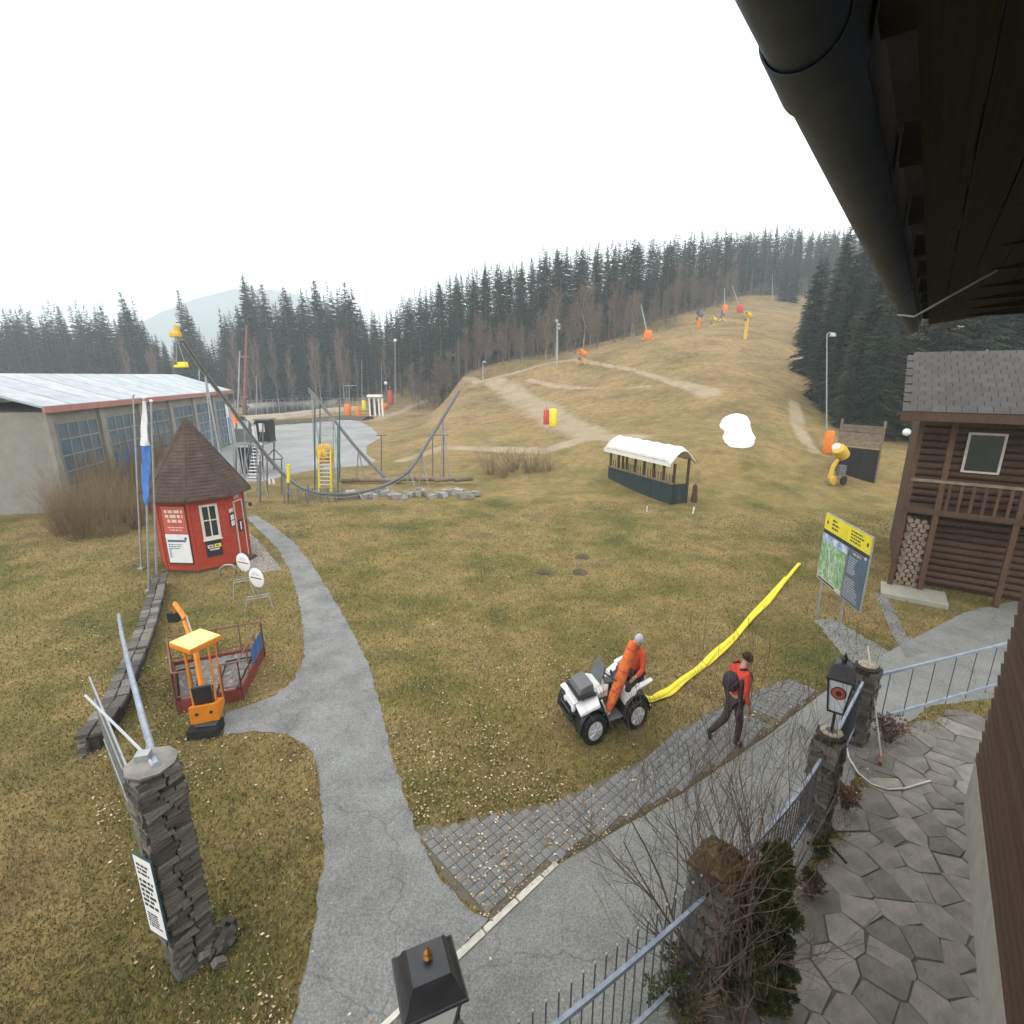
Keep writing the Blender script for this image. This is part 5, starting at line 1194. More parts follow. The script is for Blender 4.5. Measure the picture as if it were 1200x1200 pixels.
# yellow hose bundle dragged over the meadow
hp = [(751,817),(760,819),(774,815),(790,805),(815,786),(840,765),(862,744),(885,718),(905,697),(922,676),(935,660)]
def hosetube(offs, r, i0, i1, z=.045):
    Q = []; n = 8
    pts = [G(px, py, .05) for px, py in hp[i0:i1+1]]
    for i in range(len(pts)-1):
        p0, p1_, p2, p3 = pts[max(0,i-1)], pts[i], pts[i+1], pts[min(len(pts)-1,i+2)]
        for k in range(n):
            tt_ = k/n; q = .5*((2*p1_)+(p2-p0)*tt_+(2*p0-5*p1_+4*p2-p3)*tt_**2+(3*p1_-p0-3*p2+p3)*tt_**3); Q.append(q)
    Q.append(pts[-1]); m_ = len(Q); V = []; F = []; nn = 8
    for i, q in enumerate(Q):
        d_ = (Q[min(i+1,m_-1)]-Q[max(0,i-1)]).normalized(); s_ = Vector((-d_.y, d_.x, 0)); o_ = offs + .02*math.sin(i*.31+offs*40) 
        for k in range(nn):
            a = 2*math.pi*k/nn; w = q + s_*(o_*(1-.25*i/m_)+math.cos(a)*r*1.5); V.append((w.x, w.y, z+math.sin(a)*r*.75+.015*math.sin(i*.5)))
    for i in range(m_-1):
        for k in range(nn): F.append((i*nn+k, i*nn+(k+1)%nn, (i+1)*nn+(k+1)%nn, (i+1)*nn+k))
    return V, F
t = thing('yellow_hose', 'bundle of flat yellow hoses trailing from the quad bike up the meadow', 'hose', G(*hp[0]))
for offs, r, a, b, z in ((-.04,.036,0,10,.04),(.042,.036,0,9,.045),(0,.036,0,6,.075)):
    mb = MB(); mb.add(*hosetube(offs, r, a, b, z)); mb.build('hose', M['hose'], t, smooth=60)
mb = MB(); q = G(752,821,.2); mb.tube([AF((-h-.3,0,.45)), AF((-h-.62,-.05,.15))], .02, 6); mb.build('tow_coupling', M['cream'], t)
# ================================================================== information board
A, B = G(973, 720), G(1003, 731); t = thing('info_board', 'big piste map board with a yellow header on two steel posts by the meadow edge', 'notice board', (A+B)/2)
ztop1 = zat(599, A.y); du = (B-A).normalized(); Lb = (B-A).length
uL = -(.35); 
# corners in view: (970,600) (1024,630) (1018,697) (964,675)
x0w = at(967, 640, A.y); x1w = at(1021, 665, B.y+.35)
p0 = G(969, 717); zA_t, zA_b = zat(600, p0.y), zat(676, p0.y); p0 = G(969, 600, zA_t); p1_ = G(1024, 630, zA_t); p0.z = p1_.z = 0
fr = Fr(p0, p1_-p0); Wb = (p1_-p0).length
for u_ in (.10*Wb+.0, .62*Wb): mb = MB(); q = fr.pt(u_, 0, -.06); mb.tube([q, q+Vector((0,0,zA_t-.05))], .032, 8); mb.build('post', M['galv'], t, smooth=50)
vb, vt = zA_b, zA_t; HH = vt-vb
mb = MB(); mb.fbox(fr, 0, Wb, vb, vt, -.03, 0); bd = mb.build('board', M['galv'], t)
mb = MB(); mb.fbox(fr, .01, Wb-.01, vb+HH*.765, vt-.02, 0, .008); hd_ = mb.build('yellow_header', M['hose'], bd)
mb = MB(); mb.fbox(fr, .02, Wb-.02, vb+HH*.71, vb+HH*.76, 0, .008); mb.build('black_strip', M['inkdark'], bd)
mb = MB(); mb.fbox(fr, .03, Wb*.58, vb+.12, vb+HH*.60, 0, .008); mb.build('map', M['mapgreen'], bd)
mb = MB(); mb.fbox(fr, .03, Wb*.58, vb+HH*.60, vb+HH*.70, 0, .008); mb.build('map_sky', M['mapsky'], bd)
mb = MB(); mb.fbox(fr, .03, Wb*.58, vb+.03, vb+.115, 0, .008); mb.build('map_footer', M['cream'], bd)
mb = MB(); mb.fbox(fr, .08, Wb*.45, vb+.045, vb+.09, .008, .011); mb.build('footer_print', M['inkdark'], bd)
mb = MB(); mb.fbox(fr, Wb*.60, Wb-.03, vb+.03, vb+HH*.70, 0, .008); mb.build('slate_panel', M['slatepanel'], bd)
mb = MB(); printlines(mb, fr, .18*Wb, .34*Wb, vb+HH*.80, vb+HH*.96, 3, .008, 2, .5); printlines(mb, fr, .60*Wb, .86*Wb, vb+HH*.79, vb+HH*.96, 4, .008, 9, .5)
mb.fbox(fr, .06*Wb, .09*Wb, vb+HH*.85, vb+HH*.90, .008, .011).fbox(fr, .92*Wb, .95*Wb, vb+HH*.85, vb+HH*.90, .008, .011); mb.build('header_print', M['inkdark'], bd)
mb = MB(); printlines(mb, fr, .64*Wb, .82*Wb, vb+HH*.38, vb+HH*.62, 8, .008, 21, .45); printlines(mb, fr, .62*Wb, .92*Wb, vb+.08, vb+HH*.33, 9, .008, 22, .4); printlines(mb, fr, .7*Wb, .94*Wb, vb+HH*.64, vb+HH*.69, 1, .008, 23, .5); mb.build('print', M['inkgrey'], bd)
mb = MB(); rnd = random.Random(4)
for k in range(12):
    u_ = rnd.uniform(.08,.5)*Wb; v_ = vb+HH*rnd.uniform(.3,.58); Q = [fr.pt(u_, v_, .011)]
    for j in range(5): u_ = min(max(u_+rnd.uniform(-.07,.07), .06), .55*Wb); v_ = max(v_-HH*.06, vb+.14); Q.append(fr.pt(u_, v_, .011))
    mb.tube(Q, .005, 4)
mb.build('map_runs', M['white'], bd, kind='stuff')
mb = MB(); q = fr.pt(Wb*.96, vb+HH*.70, .02); mb.lathe(q, [(.035,-.01),(.035,.01)], 12, R=Matrix.Rotation(math.pi/2,3,'X')); mb.build('badge', M['white'], bd)
# ================================================================== cabin at the right
ca = G(1046, 690); cab = thing('log_cabin', 'two storey brown wooden house with stacked firewood and a dark tiled roof at the right', 'house', ca)
cz = 5.15
frc = Fr(ca, Vector((.82,-.57,0))); CWd = 9.0
sideF = Fr(ca+frc.n*-6, frc.n)      # side facing left
mb = MB(); mb.fbox(frc, .0, CWd, 0, cz, -6, -.9); mb.build('wall', M['darkwood'], cab)
for i in range(24):
    mb = MB(); v0 = .2+i*.2; c0_ = frc.pt(.02, v0, -.88); mb.tube([frc.pt(-.05, v0, -.86), frc.pt(CWd, v0, -.86)], .10, 8); mb.build('log', M['darkwood'], cab, smooth=50)
for u_ in (-.15, .55, 2.2, 4.2, 6.4):
    mb = MB(); mb.fbox(frc, u_, u_+.13, 0, cz, -.13, 0); mb.build('post', M['darkwood'], cab, bevel=.01)
mb = MB(); mb.fbox(frc, -.1, CWd, 2.35, 2.5, -.9, .02); mb.build('balcony_floor', M['darkwood'], cab)
mb = MB(); mb.fbox(frc, -.1, CWd, 3.25, 3.33, -.05, .01); mb.build('balcony_rail', M['log'], cab)
for i in range(30): mb = MB(); mb.fbox(frc, .75+i*.25, .82+i*.25, 2.5, 3.25, -.04, -.01); mb.build('baluster', M['darkwood'], cab)
q = [frc.pt(-.6, cz-.05, .7), frc.pt(CWd, cz-.05, .7), frc.pt(CWd, cz+1.5, -3.4), frc.pt(-.6, cz+1.5, -3.4)]
mb = MB(); mb.hexa(q+[a+Vector((0,0,.08)) for a in q]); rf = mb.build('roof', M['tile'], cab)
sl = (q[3]-q[0]); slL = sl.length; sl.normalize(); nrm_ = frc.u.cross(sl).normalized(); nrm_ = nrm_ if nrm_.z > 0 else -nrm_
tb = MB(); tb.box((0,0,0), (.29,.36,.03)); o = tb.build('tile', M['tile']); tme = o.data; bpy.data.objects.remove(o)
Rm = Matrix((frc.u, sl, nrm_)).transposed().to_4x4(); n = 0
for r in range(14):
    for c in range(21):
        if n >= 290: break
        p = q[0]+frc.u*(.15+c*.30+(.15 if r%2 else 0))+sl*(.15+r*.32)+Vector((0,0,.08))+nrm_*.03
        ob = bpy.data.objects.new('roof_tile', tme); COL.objects.link(ob); ob.parent = cab; ob.matrix_parent_inverse = Matrix.Translation(cab.location).inverted()
        ob.matrix_basis = Matrix.Translation(p) @ Rm @ Matrix.Rotation(.07, 4, 'X'); n += 1
mb = MB(); mb.fbox(frc, -.62, CWd, cz-.2, cz+.05, .68, .72); mb.build('fascia', M['darkwood'], cab)
mb = MB(); mb.tube([frc.pt(-.4,cz-.12,.6), frc.pt(-.4,cz-.45,.55)], .015, 6); mb.build('lamp_arm', M['black'], cab)
mb = MB(); mb.ball(frc.pt(-.42, cz-.52, .55), .10, 12, 8); mb.build('globe_lamp', M['white'], cab, smooth=60)
for u_ in (1.0, 3.0, 5.0):
    mb = MB(); mb.fbox(frc, u_, u_+.8, 3.5, 4.6, -.80, -.72); f_ = mb.build('window', M['cream'], cab); mb = MB(); mb.fbox(frc, u_+.06, u_+.74, 3.56, 4.54, -.72, -.70); mb.build('pane', M['glassdk'], f_)
fwst = thing('firewood_stack', 'tall stack of pale split firewood between the posts of the brown wooden house', 'firewood', frc.pt(.2,0,-.3))
lg = [MB() for _ in range(3)]
lme = []
for i in range(3):
    mb = MB(); r = .075; P = [Vector((r*math.cos(a)*random.uniform(.8,1.1), 0, r*math.sin(a)*random.uniform(.8,1.1))) for a in [2*math.pi*k/7 for k in range(7)]]
    mb.add([p-Vector((0,.2,0)) for p in P]+[p+Vector((0,.2,0)) for p in P], [tuple(range(7)), tuple(range(7,14))[::-1]]+[(k,7+k,7+(k+1)%7,(k+1)%7) for k in range(7)]); o = mb.build('log', M['log']); lme.append(o.data); bpy.data.objects.remove(o)
ry = math.atan2(frc.u.y, frc.u.x)
for r in range(17):
    for c in range(3 if True else 0):
        p = frc.pt(.10+c*.155+(.07 if r%2 else 0), .09+r*.125, -.28); inst('log', random.choice(lme), p, (0, random.uniform(0,3), ry), (1,1,1), fwst)
mb = MB(); mb.fbox(frc, -.3, 1.2, 0, .12, -.2, .9); o = mb.build('door_slab', M['plinth'], loc=frc.pt(0,0,.4)); tag(o, 'pale concrete slab at the foot of the wooden house', 'slab'); o.name = 'concrete_slab'
t = thing('wall_panel', 'large dark board screen with a lighter brown upper strip below the spruces at the right', 'screen', PT(1000, 562))
a, b = PT(977, 551), PT(1024, 566); fr = Fr(Vector((a.x,a.y,min(a.z,b.z)-.3)), Vector((b.x-a.x,b.y-a.y,0))); L_ = Vector((b.x-a.x,b.y-a.y,0)).length
zt = zat(496, a.y)-fr.o.z; n = 6
for i in range(n): mb = MB(); mb.fbox(fr, i*L_/n+.01, (i+1)*L_/n-.01, 0, zt*.62, 0, .05); mb.build('dark_board', M['black_rub'], t)
for i in range(3): mb = MB(); mb.fbox(fr, 0, L_, zt*(.64+.12*i), zt*(.75+.12*i), -.02, .06); mb.build('upper_board', M['log'], t)
for u_ in (0, L_): mb = MB(); mb.fbox(fr, u_-.05, u_+.05, 0, zt+.25, -.12, -.02); mb.build('post', M['log'], t)
# ================================================================== poles, snow guns
def pole(name, px, pyb, pyt, label, r=.05, m='galv', group=None, head=None, pad=None, cat='pole', leanpx=0):
    p = PT(px, pyb); q = at(px+leanpx, pyt, p.y); t = thing(name, label, cat, p, group)
    mb = MB(); mb.tube([p-Vector((0,0,.2)), q], [r, r*.6], 8); mb.build('pole', M[m], t, smooth=50)
    if head == 'lamp':
        mb = MB(); mb.tube([q, q+Vector((.15,0,.12)), q+Vector((.3,0,.1))], r*.6, 6).lathe(q+Vector((.3,-.1,-.12)), [(.20,0),(.16,.16),(.05,.22)], 10); mb.build('lamp_head', M['galv'], t, smooth=40)
    if head == 'ball': mb = MB(); mb.ball(q, .32, 10, 8); mb.build('lamp_globe', M['white'], t, smooth=60)
    if head == 'flood':
        mb = MB()
        for dz in (0, -.5, -1.0): mb.box(q+Vector((.18 if dz else -.1,-.15,dz)), (.5,.22,.34), .3)
        mb.build('floodlight', M['galv'], t, bevel=.03)
    if pad:
        s = p.y/600; w = pad[2]*s; a, b = zat(pad[0], p.y), zat(pad[1], p.y); mb = MB(); mb.lathe((p.x,p.y,max(p.z,b)), [(w*.5,0),(w*.55,.05),(w*.55,a-b-.05),(w*.45,a-b)], 14); mb.build('foam_pad', M[pad[3]], t, smooth=50)
    return t
pole('lamp_post', 969, 531, 392, 'tall grey lamp post wrapped in an orange pad beside the yellow snow gun', .05, head='lamp', pad=(505,531,9,'padorange'), cat='lamp post')
pole('lamp_post', 653, 427, 376, 'pole with stacked floodlights at the forest edge left of the slope crest', .16, head='flood', cat='lamp post')
pole('lamp_post', 463, 474, 399, 'tall white globe lamp post right of the lift station', .10, head='ball', cat='lamp post')
pole('steel_pole', 424, 474, 421, 'thin bare pole left of the lift gate', .08); pole('steel_pole', 447, 470, 424, 'thin bare pole right of the lift gate', .08)
pole('marker_pole', 716, 394, 358, 'thin pole with a small red pad halfway up the forest edge of the slope', .08, pad=(386,394,5,'padred'), head='lamp')
pole('steel_pole', 905, 352, 321, 'thin pole at the very top of the slope', .09); pole('steel_pole', 920, 350, 323, 'right thin leaning pole at the top of the slope', .08, leanpx=-3)
pole('steel_pole', 853, 350, 320, 'thin pole behind the lances near the top of the slope', .09)
pole('marker_pole', 640, 497, 474, 'short pole with a dark red pad on the lower slope behind the shelter', .08, pad=(482,499,6,'padred'))
pole('marker_pole', 648, 500, 480, 'olive yellow padded post standing right of the dark red padded one', .08, pad=(480,501,8,'hose'))
pole('marker_pole', 566, 446, 424, 'small pole with a lamp on the crest left of the slope', .10, head='lamp')
def gun(px, py, s, label, base='padorange', face=math.radians(200), tall=0, body='orange', name='snow_gun'):
    p = PT(px, py); t = thing(name, label, 'snow gun', p); R = Matrix.Rotation(face, 3, 'Z')
    V = lambda x, y, z: p + (R @ Vector((x,y,0)))*s*.8 + Vector((0,0,z*s))
    mb = MB()
    if tall: mb.tube([V(0,0,-.1), V(0,0,tall)], .30*s*.8, 10); mb.build('pillar_pad', M[base], t, smooth=50)
    else:
        for a in (0, 2.1, 4.2): mb.tube([V(0,0,.6), V(.75*math.cos(a),.75*math.sin(a),.05)], .06*s, 6)
        mb.build('tripod', M[base], t); mb = MB(); mb.tube([V(0,0,.3), V(0,0,1.0)], .14*s, 8); mb.build('pedestal', M[body], t)
    z0 = tall if tall else 1.0
    R2 = R @ Matrix.Rotation(math.radians(62), 3, 'Y')
    mb = MB(); mb.lathe(V(-.3,0,z0+.35), [(.30*s,-.35*s),(.36*s,-.3*s),(.36*s,.35*s),(.30*s,.55*s),(.33*s,.6*s),(.26*s,.6*s),(.2*s,.2*s)], 16, R=R2); mb.build('fan_barrel', M[body], t, smooth=40)
    mb = MB(); mb.lathe(V(-.3,0,z0+.35)+R2 @ Vector((0,0,.45*s)), [(.25*s,0),(.25*s,.03*s)], 14, R=R2); mb.build('fan_face', M['black'], t)
    mb = MB(); mb.tube([V(-.1,-.40,z0+.4), V(0,-.40,z0+.0), V(0,.40,z0+.0), V(-.1,.40,z0+.4)], .04*s, 6); mb.build('yoke', M[body], t)
    mb = MB(); mb.box(V(.35,0,z0-.25), (.35*s*.8,.4*s*.8,.35*s), face); mb.build('control_box', M['grey'], t); return t
gun(681, 428, 1.15, 'orange snow gun beside the pale track at the left foot of the upper slope'); gun(873, 397, .9, 'tall yellow snow gun standing on a padded column in the middle of the upper slope', 'yellow', tall=2.9, body='yellow')
gun(818, 384, 1.1, 'orange footed snow gun at the forest edge, right of the leaning lance', tall=1.5, body='grey'); gun(835, 384, .9, 'small yellow snow gun between two others high on the slope', 'yellow', body='yellow'); gun(846, 377, 1.0, 'dark snow gun with yellow cover high on the slope', 'hose', body='captop')
def lance(px, py, tx, ty, label, pad='padorange'):
    p = PT(px, py); q = at(tx, ty, p.y); t = thing('snow_lance', label, 'snow lance', p); mb = MB(); mb.tube([p+Vector((0,0,.4)), q], [.12,.07], 6); mb.build('lance', M['galv'], t)
    mb = MB(); mb.lathe(p-Vector((0,0,.1)), [(.55,0),(.6,.1),(.6,1.2),(.4,1.4)], 10); mb.build('foam_pad', M[pad], t, smooth=50); mb = MB(); mb.tube([p+Vector((-.8,0,.1)), p+Vector((.8,0,.1))], .12, 6); mb.build('foot_bar', M['yellow'], t)
lance(759, 398, 751, 357, 'long grey snow lance leaning left above an orange pad'); lance(867, 366, 858, 334, 'long grey snow lance leaning left above a red pad near the top of the slope', 'padred'); lance(849, 366, 849, 338, 'upright snow lance left of the red padded one near the top of the slope')
# yellow wheeled snow gun near the spruces
p = PT(977, 567); t = thing('snow_gun', 'yellow wheeled snow gun parked beside the padded lamp post', 'snow gun', p); V = lambda x, z, y=0: p+Vector((x*.8, y, z))
for x in (-.28, .42):
    mb = MB(); mb.lathe(V(x,.24,-.25), [(.12,-.06),(.24,-.06),(.24,.06),(.12,.06)], 16, R=Matrix.Rotation(math.pi/2,3,'X') @ Matrix.Rotation(.5,3,'Y')); mb.build('wheel', M['black_rub'] if x > 0 else M['yellow'], t)
mb = MB(); mb.tube([V(-.5,.2), V(0,.35), V(.6,.2)], .05, 6).tube([V(0,.35), V(.5,.7,.4)], .04, 6); mb.build('frame', M['galv'], t)
mb = MB(); mb.tube([V(-.32,.3), V(-.22,.95), V(.02,1.35)], [.13,.12,.1], 10); mb.build('mast', M['yellow'], t, smooth=50)
mb = MB(); mb.lathe(V(.1,1.75), [(.26,-.42),(.34,-.35),(.36,.1),(.30,.35),(.22,.36)], 16, R=Matrix.Rotation(math.radians(-50),3,'Y') @ Matrix.Rotation(.4,3,'X')); mb.build('fan_barrel', M['yellow'], t, smooth=40)
mb = MB(); mb.lathe(V(-.22,2.02), [(.22,-.02),(.22,.04)], 14, R=Matrix.Rotation(math.radians(-50),3,'Y') @ Matrix.Rotation(.4,3,'X')); mb.build('fan_face', M['cream'], t)
mb = MB(); mb.box(V(.35,.75,.0), (.35,.3,.55)); mb.build('control_box', M['grey'], t)
# ================================================================== shelter with white roof, bin
A = G(712, 567); B = G(786, 592); uv_ = (B-A); sh = thing('bar_shelter', 'long open shelter with a white tarpaulin roof and dark green side boards', 'shelter', (A+B)/2); L_ = uv_.length; fr = Fr(A, uv_); D_ = 1.0
ze, zr = zat(528, A.y)*1.0, 0
zeA = zat(527, A.y); zeB = zat(543, B.y); ze = (zeA+zeB)/2; zs = ze*.50; print('shelter', ze, L_)
npn = 7
for i in range(npn): mb = MB(); mb.fbox(fr, i*L_/npn+.01, (i+1)*L_/npn-.01, .03, zs, -.05, 0); mb.build('side_board', M['shelter'], sh)
fe = Fr(B, -fr.n)
for i in range(3): mb = MB(); mb.fbox(fe, i*D_/3+.01, (i+1)*D_/3-.01, .03, zs, -.05, 0); mb.build('side_board', M['shelter'], sh)
mb = MB(); mb.fbox(fr, 0, L_, zs, zs+.07, -.12, .06); mb.build('counter', M['log'], sh)
for i in range(8):
    u_ = .05+i*(L_-.1)/7; mb = MB(); mb.fbox(fr, u_-.05, u_+.05, 0, ze, -.16, -.06); mb.build('post', M['darkwood'], sh)
for i in range(26): mb = MB(); u_ = .15+i*(L_-.3)/25; mb.fbox(fr, u_-.015, u_+.015, zs+.07, zs+.45, -.1, -.07); mb.build('slat', M['darkwood'], sh)
for u_ in (.05, L_-.05): mb = MB(); mb.fbox(fr, u_-.05, u_+.05, 0, ze+.2, -D_, -D_+.1); mb.build('post', M['darkwood'], sh)
mb = MB(); V = []; F = []; nu, nv = 14, 8
for i in range(nu+1):
    for j in range(nv+1):
        f = j/nv; u_ = -.15+(L_+.22)*i/nu; w = .25-(D_+.5)*f; zz = ze+.05+.72*math.sin(math.pi*min(1,f*1.0))*.9+.05*math.sin(i*math.pi/2)**2 - (.12 if i in (0,nu) else 0)
        V.append(fr.pt(u_, zz, w))
for i in range(nu):
    for j in range(nv): a = i*(nv+1)+j; F.append((a, a+1, a+nv+2, a+nv+1))
mb.add(V, F); rf = mb.build('roof', M['awning'], sh, smooth=60); so = rf.modifiers.new('s','SOLIDIFY'); so.thickness = .05
mb = MB(); mb.fbox(fr, -.15, L_+.07, ze-.12, ze+.08, .24, .27); mb.build('valance', M['awning'], sh)
p = G(813, 589); t = thing('litter_bin', 'small brown tapered bin standing right of the shelter', 'bin', p); mb = MB(); mb.lathe(p, [(.17,0),(.20,.05),(.13,.80),(.15,.84),(.10,.9)], 4, R=Matrix.Rotation(.6,3,'Z')); mb.build('body', M['darkwood'], t); mb = MB(); mb.tube([p+Vector((0,0,.88)), p+Vector((0,0,.98))], .03, 6); mb.build('knob', M['moss'], t)
p = G(812, 602); mb = MB(); mb.tube([p, p+Vector((.03,0,.32))], .035, 8); o = mb.build('marker_post', M['white'], loc=p); tag(o, 'short white marker post in front of the brown bin', 'post')
p = G(758, 600); mb = MB(); mb.tube([p, p+Vector((0,0,.30))], .02, 8); o = mb.build('marker_post', M['white'], loc=p); tag(o, 'thin short white post in the grass in front of the shelter', 'post')
for k, (px, py) in enumerate(((637,671),(683,653),(679,671))):
    p = G(px, py); mb = MB(); V = []; F = []; n = 14
    for r_, z_ in ((.26,0),(.20,.05),(.10,.10),(.01,.12)):
        for a in range(n): q = 2*math.pi*a/n; V.append((p.x+r_*math.cos(q)*random.uniform(.8,1.2), p.y+r_*math.sin(q)*random.uniform(.8,1.2), z_))
    for j in range(3):
        for a in range(n): F.append((j*n+a, j*n+(a+1)%n, (j+1)*n+(a+1)%n, (j+1)*n+a))
    mb.add(V, F); o = mb.build('molehill', M['soil'], loc=p, smooth=60); tag(o, ['leftmost of the three molehills in the meadow above the quad bike','upper right of the three molehills in the meadow','lower right of the three molehills in the meadow'][k], 'molehill')
# ================================================================== maintenance hall
hb0, hb1 = Vector((-24.3*K, 27*K, 0)), Vector((-30.4*K, 56*K, 0)); hall = thing('equipment_hall', 'long grey hall with a pale sheet metal roof and blue gridded windows', 'hall', hb1)
fr = Fr(hb0, hb1-hb0, n=None); 
if fr.n.x < 0: fr = Fr(hb0, hb1-hb0, n=-fr.n)
LH = (hb1-hb0).length; HZ = zat(461, hb1.y)
mb = MB(); mb.fbox(fr, 0, LH, 0, HZ, -8, 0); mb.build('wall', M['hallwall'], hall)
nb_ = 6; bw = LH/nb_
for i in range(nb_):
    u0 = i*bw
    mb = MB(); mb.fbox(fr, u0-.22, u0+.22, 0, HZ-.05, 0, .18); mb.build('pier', M['hallwall'], hall)
    mb = MB(); mb.fbox(fr, u0+.45, u0+bw-.45, .3, HZ-.55, .02, .06); w_ = mb.build('glazed_door', M['bluewin'], hall)
    mb = MB()
    for k in range(5): uu = u0+.45+(bw-.9)*k/4; mb.fbox(fr, uu-.035, uu+.035, .3, HZ-.55, .06, .10)
    for k in range(6): vv = .3+(HZ-.85)*k/5; mb.fbox(fr, u0+.45, u0+bw-.45, vv-.03, vv+.03, .06, .095)
    mb.build('door_bars', M['hallwall'], w_)
    if i in (1, 3): mb = MB(); mb.fbox(fr, u0+.6, u0+bw-.6, .3, HZ*.45, .10, .13); mb.build('blue_panel', M['bluepaint'], hall)
mb = MB(); mb.fbox(fr, LH-1.4, LH-.7, .2, HZ*.8, .1, .14); mb.build('white_blue_banner', M['whitecloth'], hall)
mb = MB(); mb.fbox(fr, LH-1.25, LH-.85, .2, HZ*.55, .141, .15); mb.build('blue_banner', M['blue'], hall)
mb = MB(); mb.fbox(fr, -.5, LH+.6, HZ-.02, HZ+.26, .25, .35); mb.build('fascia', M['hallred'], hall)
ridz = 5.75
q = [fr.pt(-.5, HZ+.18, .3), fr.pt(LH+.6, HZ+.18, .3), fr.pt(LH+.6, ridz+.35, -4), fr.pt(-.5, ridz+.35, -4)]
nP = 12
for i in range(nP):
    a, b = q[0].lerp(q[1], i/nP), q[0].lerp(q[1], (i+1)/nP-.004); c, d_ = q[3].lerp(q[2], (i+1)/nP-.004), q[3].lerp(q[2], i/nP)
    mb = MB(); mb.hexa([a,b,c,d_]+[x+Vector((0,0,.10)) for x in (a,b,c,d_)]); mb.build('roof_sheet', M['roofmetal'], hall)
q2 = [fr.pt(-.5, ridz+.35, -4), fr.pt(LH+.6, ridz+.35, -4), fr.pt(LH+.6, HZ, -8.8), fr.pt(-.5, HZ, -8.8)]; mb = MB(); mb.hexa(q2+[x+Vector((0,0,.1)) for x in q2]); mb.build('rear_roof', M['roofmetal'], hall)
mb = MB(); mb.add([fr.pt(LH,HZ,0), fr.pt(LH,HZ,-8), fr.pt(LH,ridz+.3,-4)], [(0,1,2)]); mb.build('gable', M['hallwall'], hall)
# ================================================================== pendulum rails (U shaped steel tracks on thin posts)
def urail(pts, label, r=.10, supports=(), seat=False):
    P3 = [at(px, py, Y*K) for px, py, Y in pts]; Q = []
    for i in range(len(P3)-1):
        p0, p1_, p2, p3 = P3[max(0,i-1)], P3[i], P3[i+1], P3[min(len(P3)-1,i+2)]
        for k in range(10):
            s_ = k/10; Q.append(.5*((2*p1_)+(p2-p0)*s_+(2*p0-5*p1_+4*p2-p3)*s_**2+(3*p1_-p0-3*p2+p3)*s_**3))
    Q.append(P3[-1]); t = thing('swing_rail', label, 'ride', (Q[len(Q)//2].x, Q[len(Q)//2].y, 0))
    mb = MB(); mb.tube(Q, r, 8); mb.build('track', M['grey'], t, smooth=50)
    mb = MB(); mb.tube([q-Vector((0,0,r*1.8)) for q in Q], r*.35, 6); mb.build('lower_chord', M['galv'], t)
    for i in supports:
        q = Q[int(i*10)]; g = hz1(q.x, q.y)
        if q.z-g > .3: mb = MB(); mb.tube([Vector((q.x-.3,q.y+.1,g-.1)), q], .035, 6).tube([Vector((q.x+.3,q.y-.1,g-.1)), q], .035, 6); mb.build('support', M['galv'], t)
    if seat:
        q = Q[0]+Vector((-.1,0,0)); s = .8
        mb = MB(); mb.box(q+Vector((-.12,0,.2)), (.38,.3,.22)); mb.box(q+Vector((-.04,0,.35)), (.16,.2,.45)); mb.build('winch_head', M['yellow'], t, bevel=.05)
        b = q+Vector((-.1,0,-1.05))
        for dx in (-.2,.2): mb = MB(); mb.tube([q+Vector((-.1,0,.1)), b+Vector((dx,0,0))], .012, 5); mb.build('hanger', M['galv'], t)
        mb = MB(); mb.box(b, (.46,.3,.10)); mb.box(b+Vector((0,.14,.10)), (.44,.05,.16)); mb.build('seat', M['hose'], t, bevel=.02)
    return t
urail([(213,398,26),(240,437,27.5),(268,474,29),(300,518,30.5),(328,551,31),(355,572,30.6),(385,579,29.6),(420,577,30),(452,568,31.4),(480,550,33),(505,512,35),(538,458,37)], 'long dark U shaped swing rail whose high left end carries yellow seats', .085, (1,2,3,4.2,5,6,7,8,9,9.6,10.4), seat=True)
urail([(361,455,37),(390,490,36.5),(420,527,36),(450,558,35.5),(470,566,35)], 'shorter dark rail rising left from the middle of the playground', .085, (.2,1,2,3))
# ================================================================== playground pieces
def beams(t, name, m, segs, r=.05, sep=True):
    for a, b in segs:
        mb = MB(); mb.tube([a, b], r, 6); mb.build(name, M[m], t)
# dark tower with stairs
p = G(290, 556); t = thing('lookout_platform', 'dark two level steel platform with a white staircase behind the hut', 'platform', p); Yt = p.y
X_ = lambda px, py, dy=0: at(px, py, Yt+dy)
for px in (277, 294, 308): 
    for dy in (0, 1.6): q = G(px, 558); beams(t, 'post', 'grey', [(Vector((X_(px,558).x, Yt+dy, 0)), Vector((X_(px,496).x, Yt+dy, zat(496,Yt))))], .05)
a = X_(275,520); b = X_(309,516); zf = a.z
mb = MB(); mb.box(((a.x+b.x)/2, Yt+.8, zf), (b.x-a.x, 1.9, .14)); mb.build('floor', M['galv'], t)
for i in range(6): mb = MB(); mb.box((a.x+.12+i*.22, Yt-.02, zf+.52), (.20,.03,.85)); mb.build('railing_board', M['grey'], t)
mb = MB(); c0_ = X_(302,500); mb.box((c0_.x, Yt+1.0, zf+.72), (.75,.9,1.35)); cb = mb.build('cabin', M['black'], t, bevel=.02); mb = MB(); mb.box((c0_.x-.02, Yt+.53, zf+.95), (.34,.03,.55)); mb.build('pane', M['white_glass'], cb); mb = MB(); mb.box((c0_.x, Yt+1.0, zf+1.44), (.95,1.1,.08)); mb.build('cabin_roof', M['grey'], cb)
mb = MB(); mb.box((a.x+1.28, Yt-.04, zf+.6), (.12,.03,.95)); mb.build('white_panel', M['white'], t)
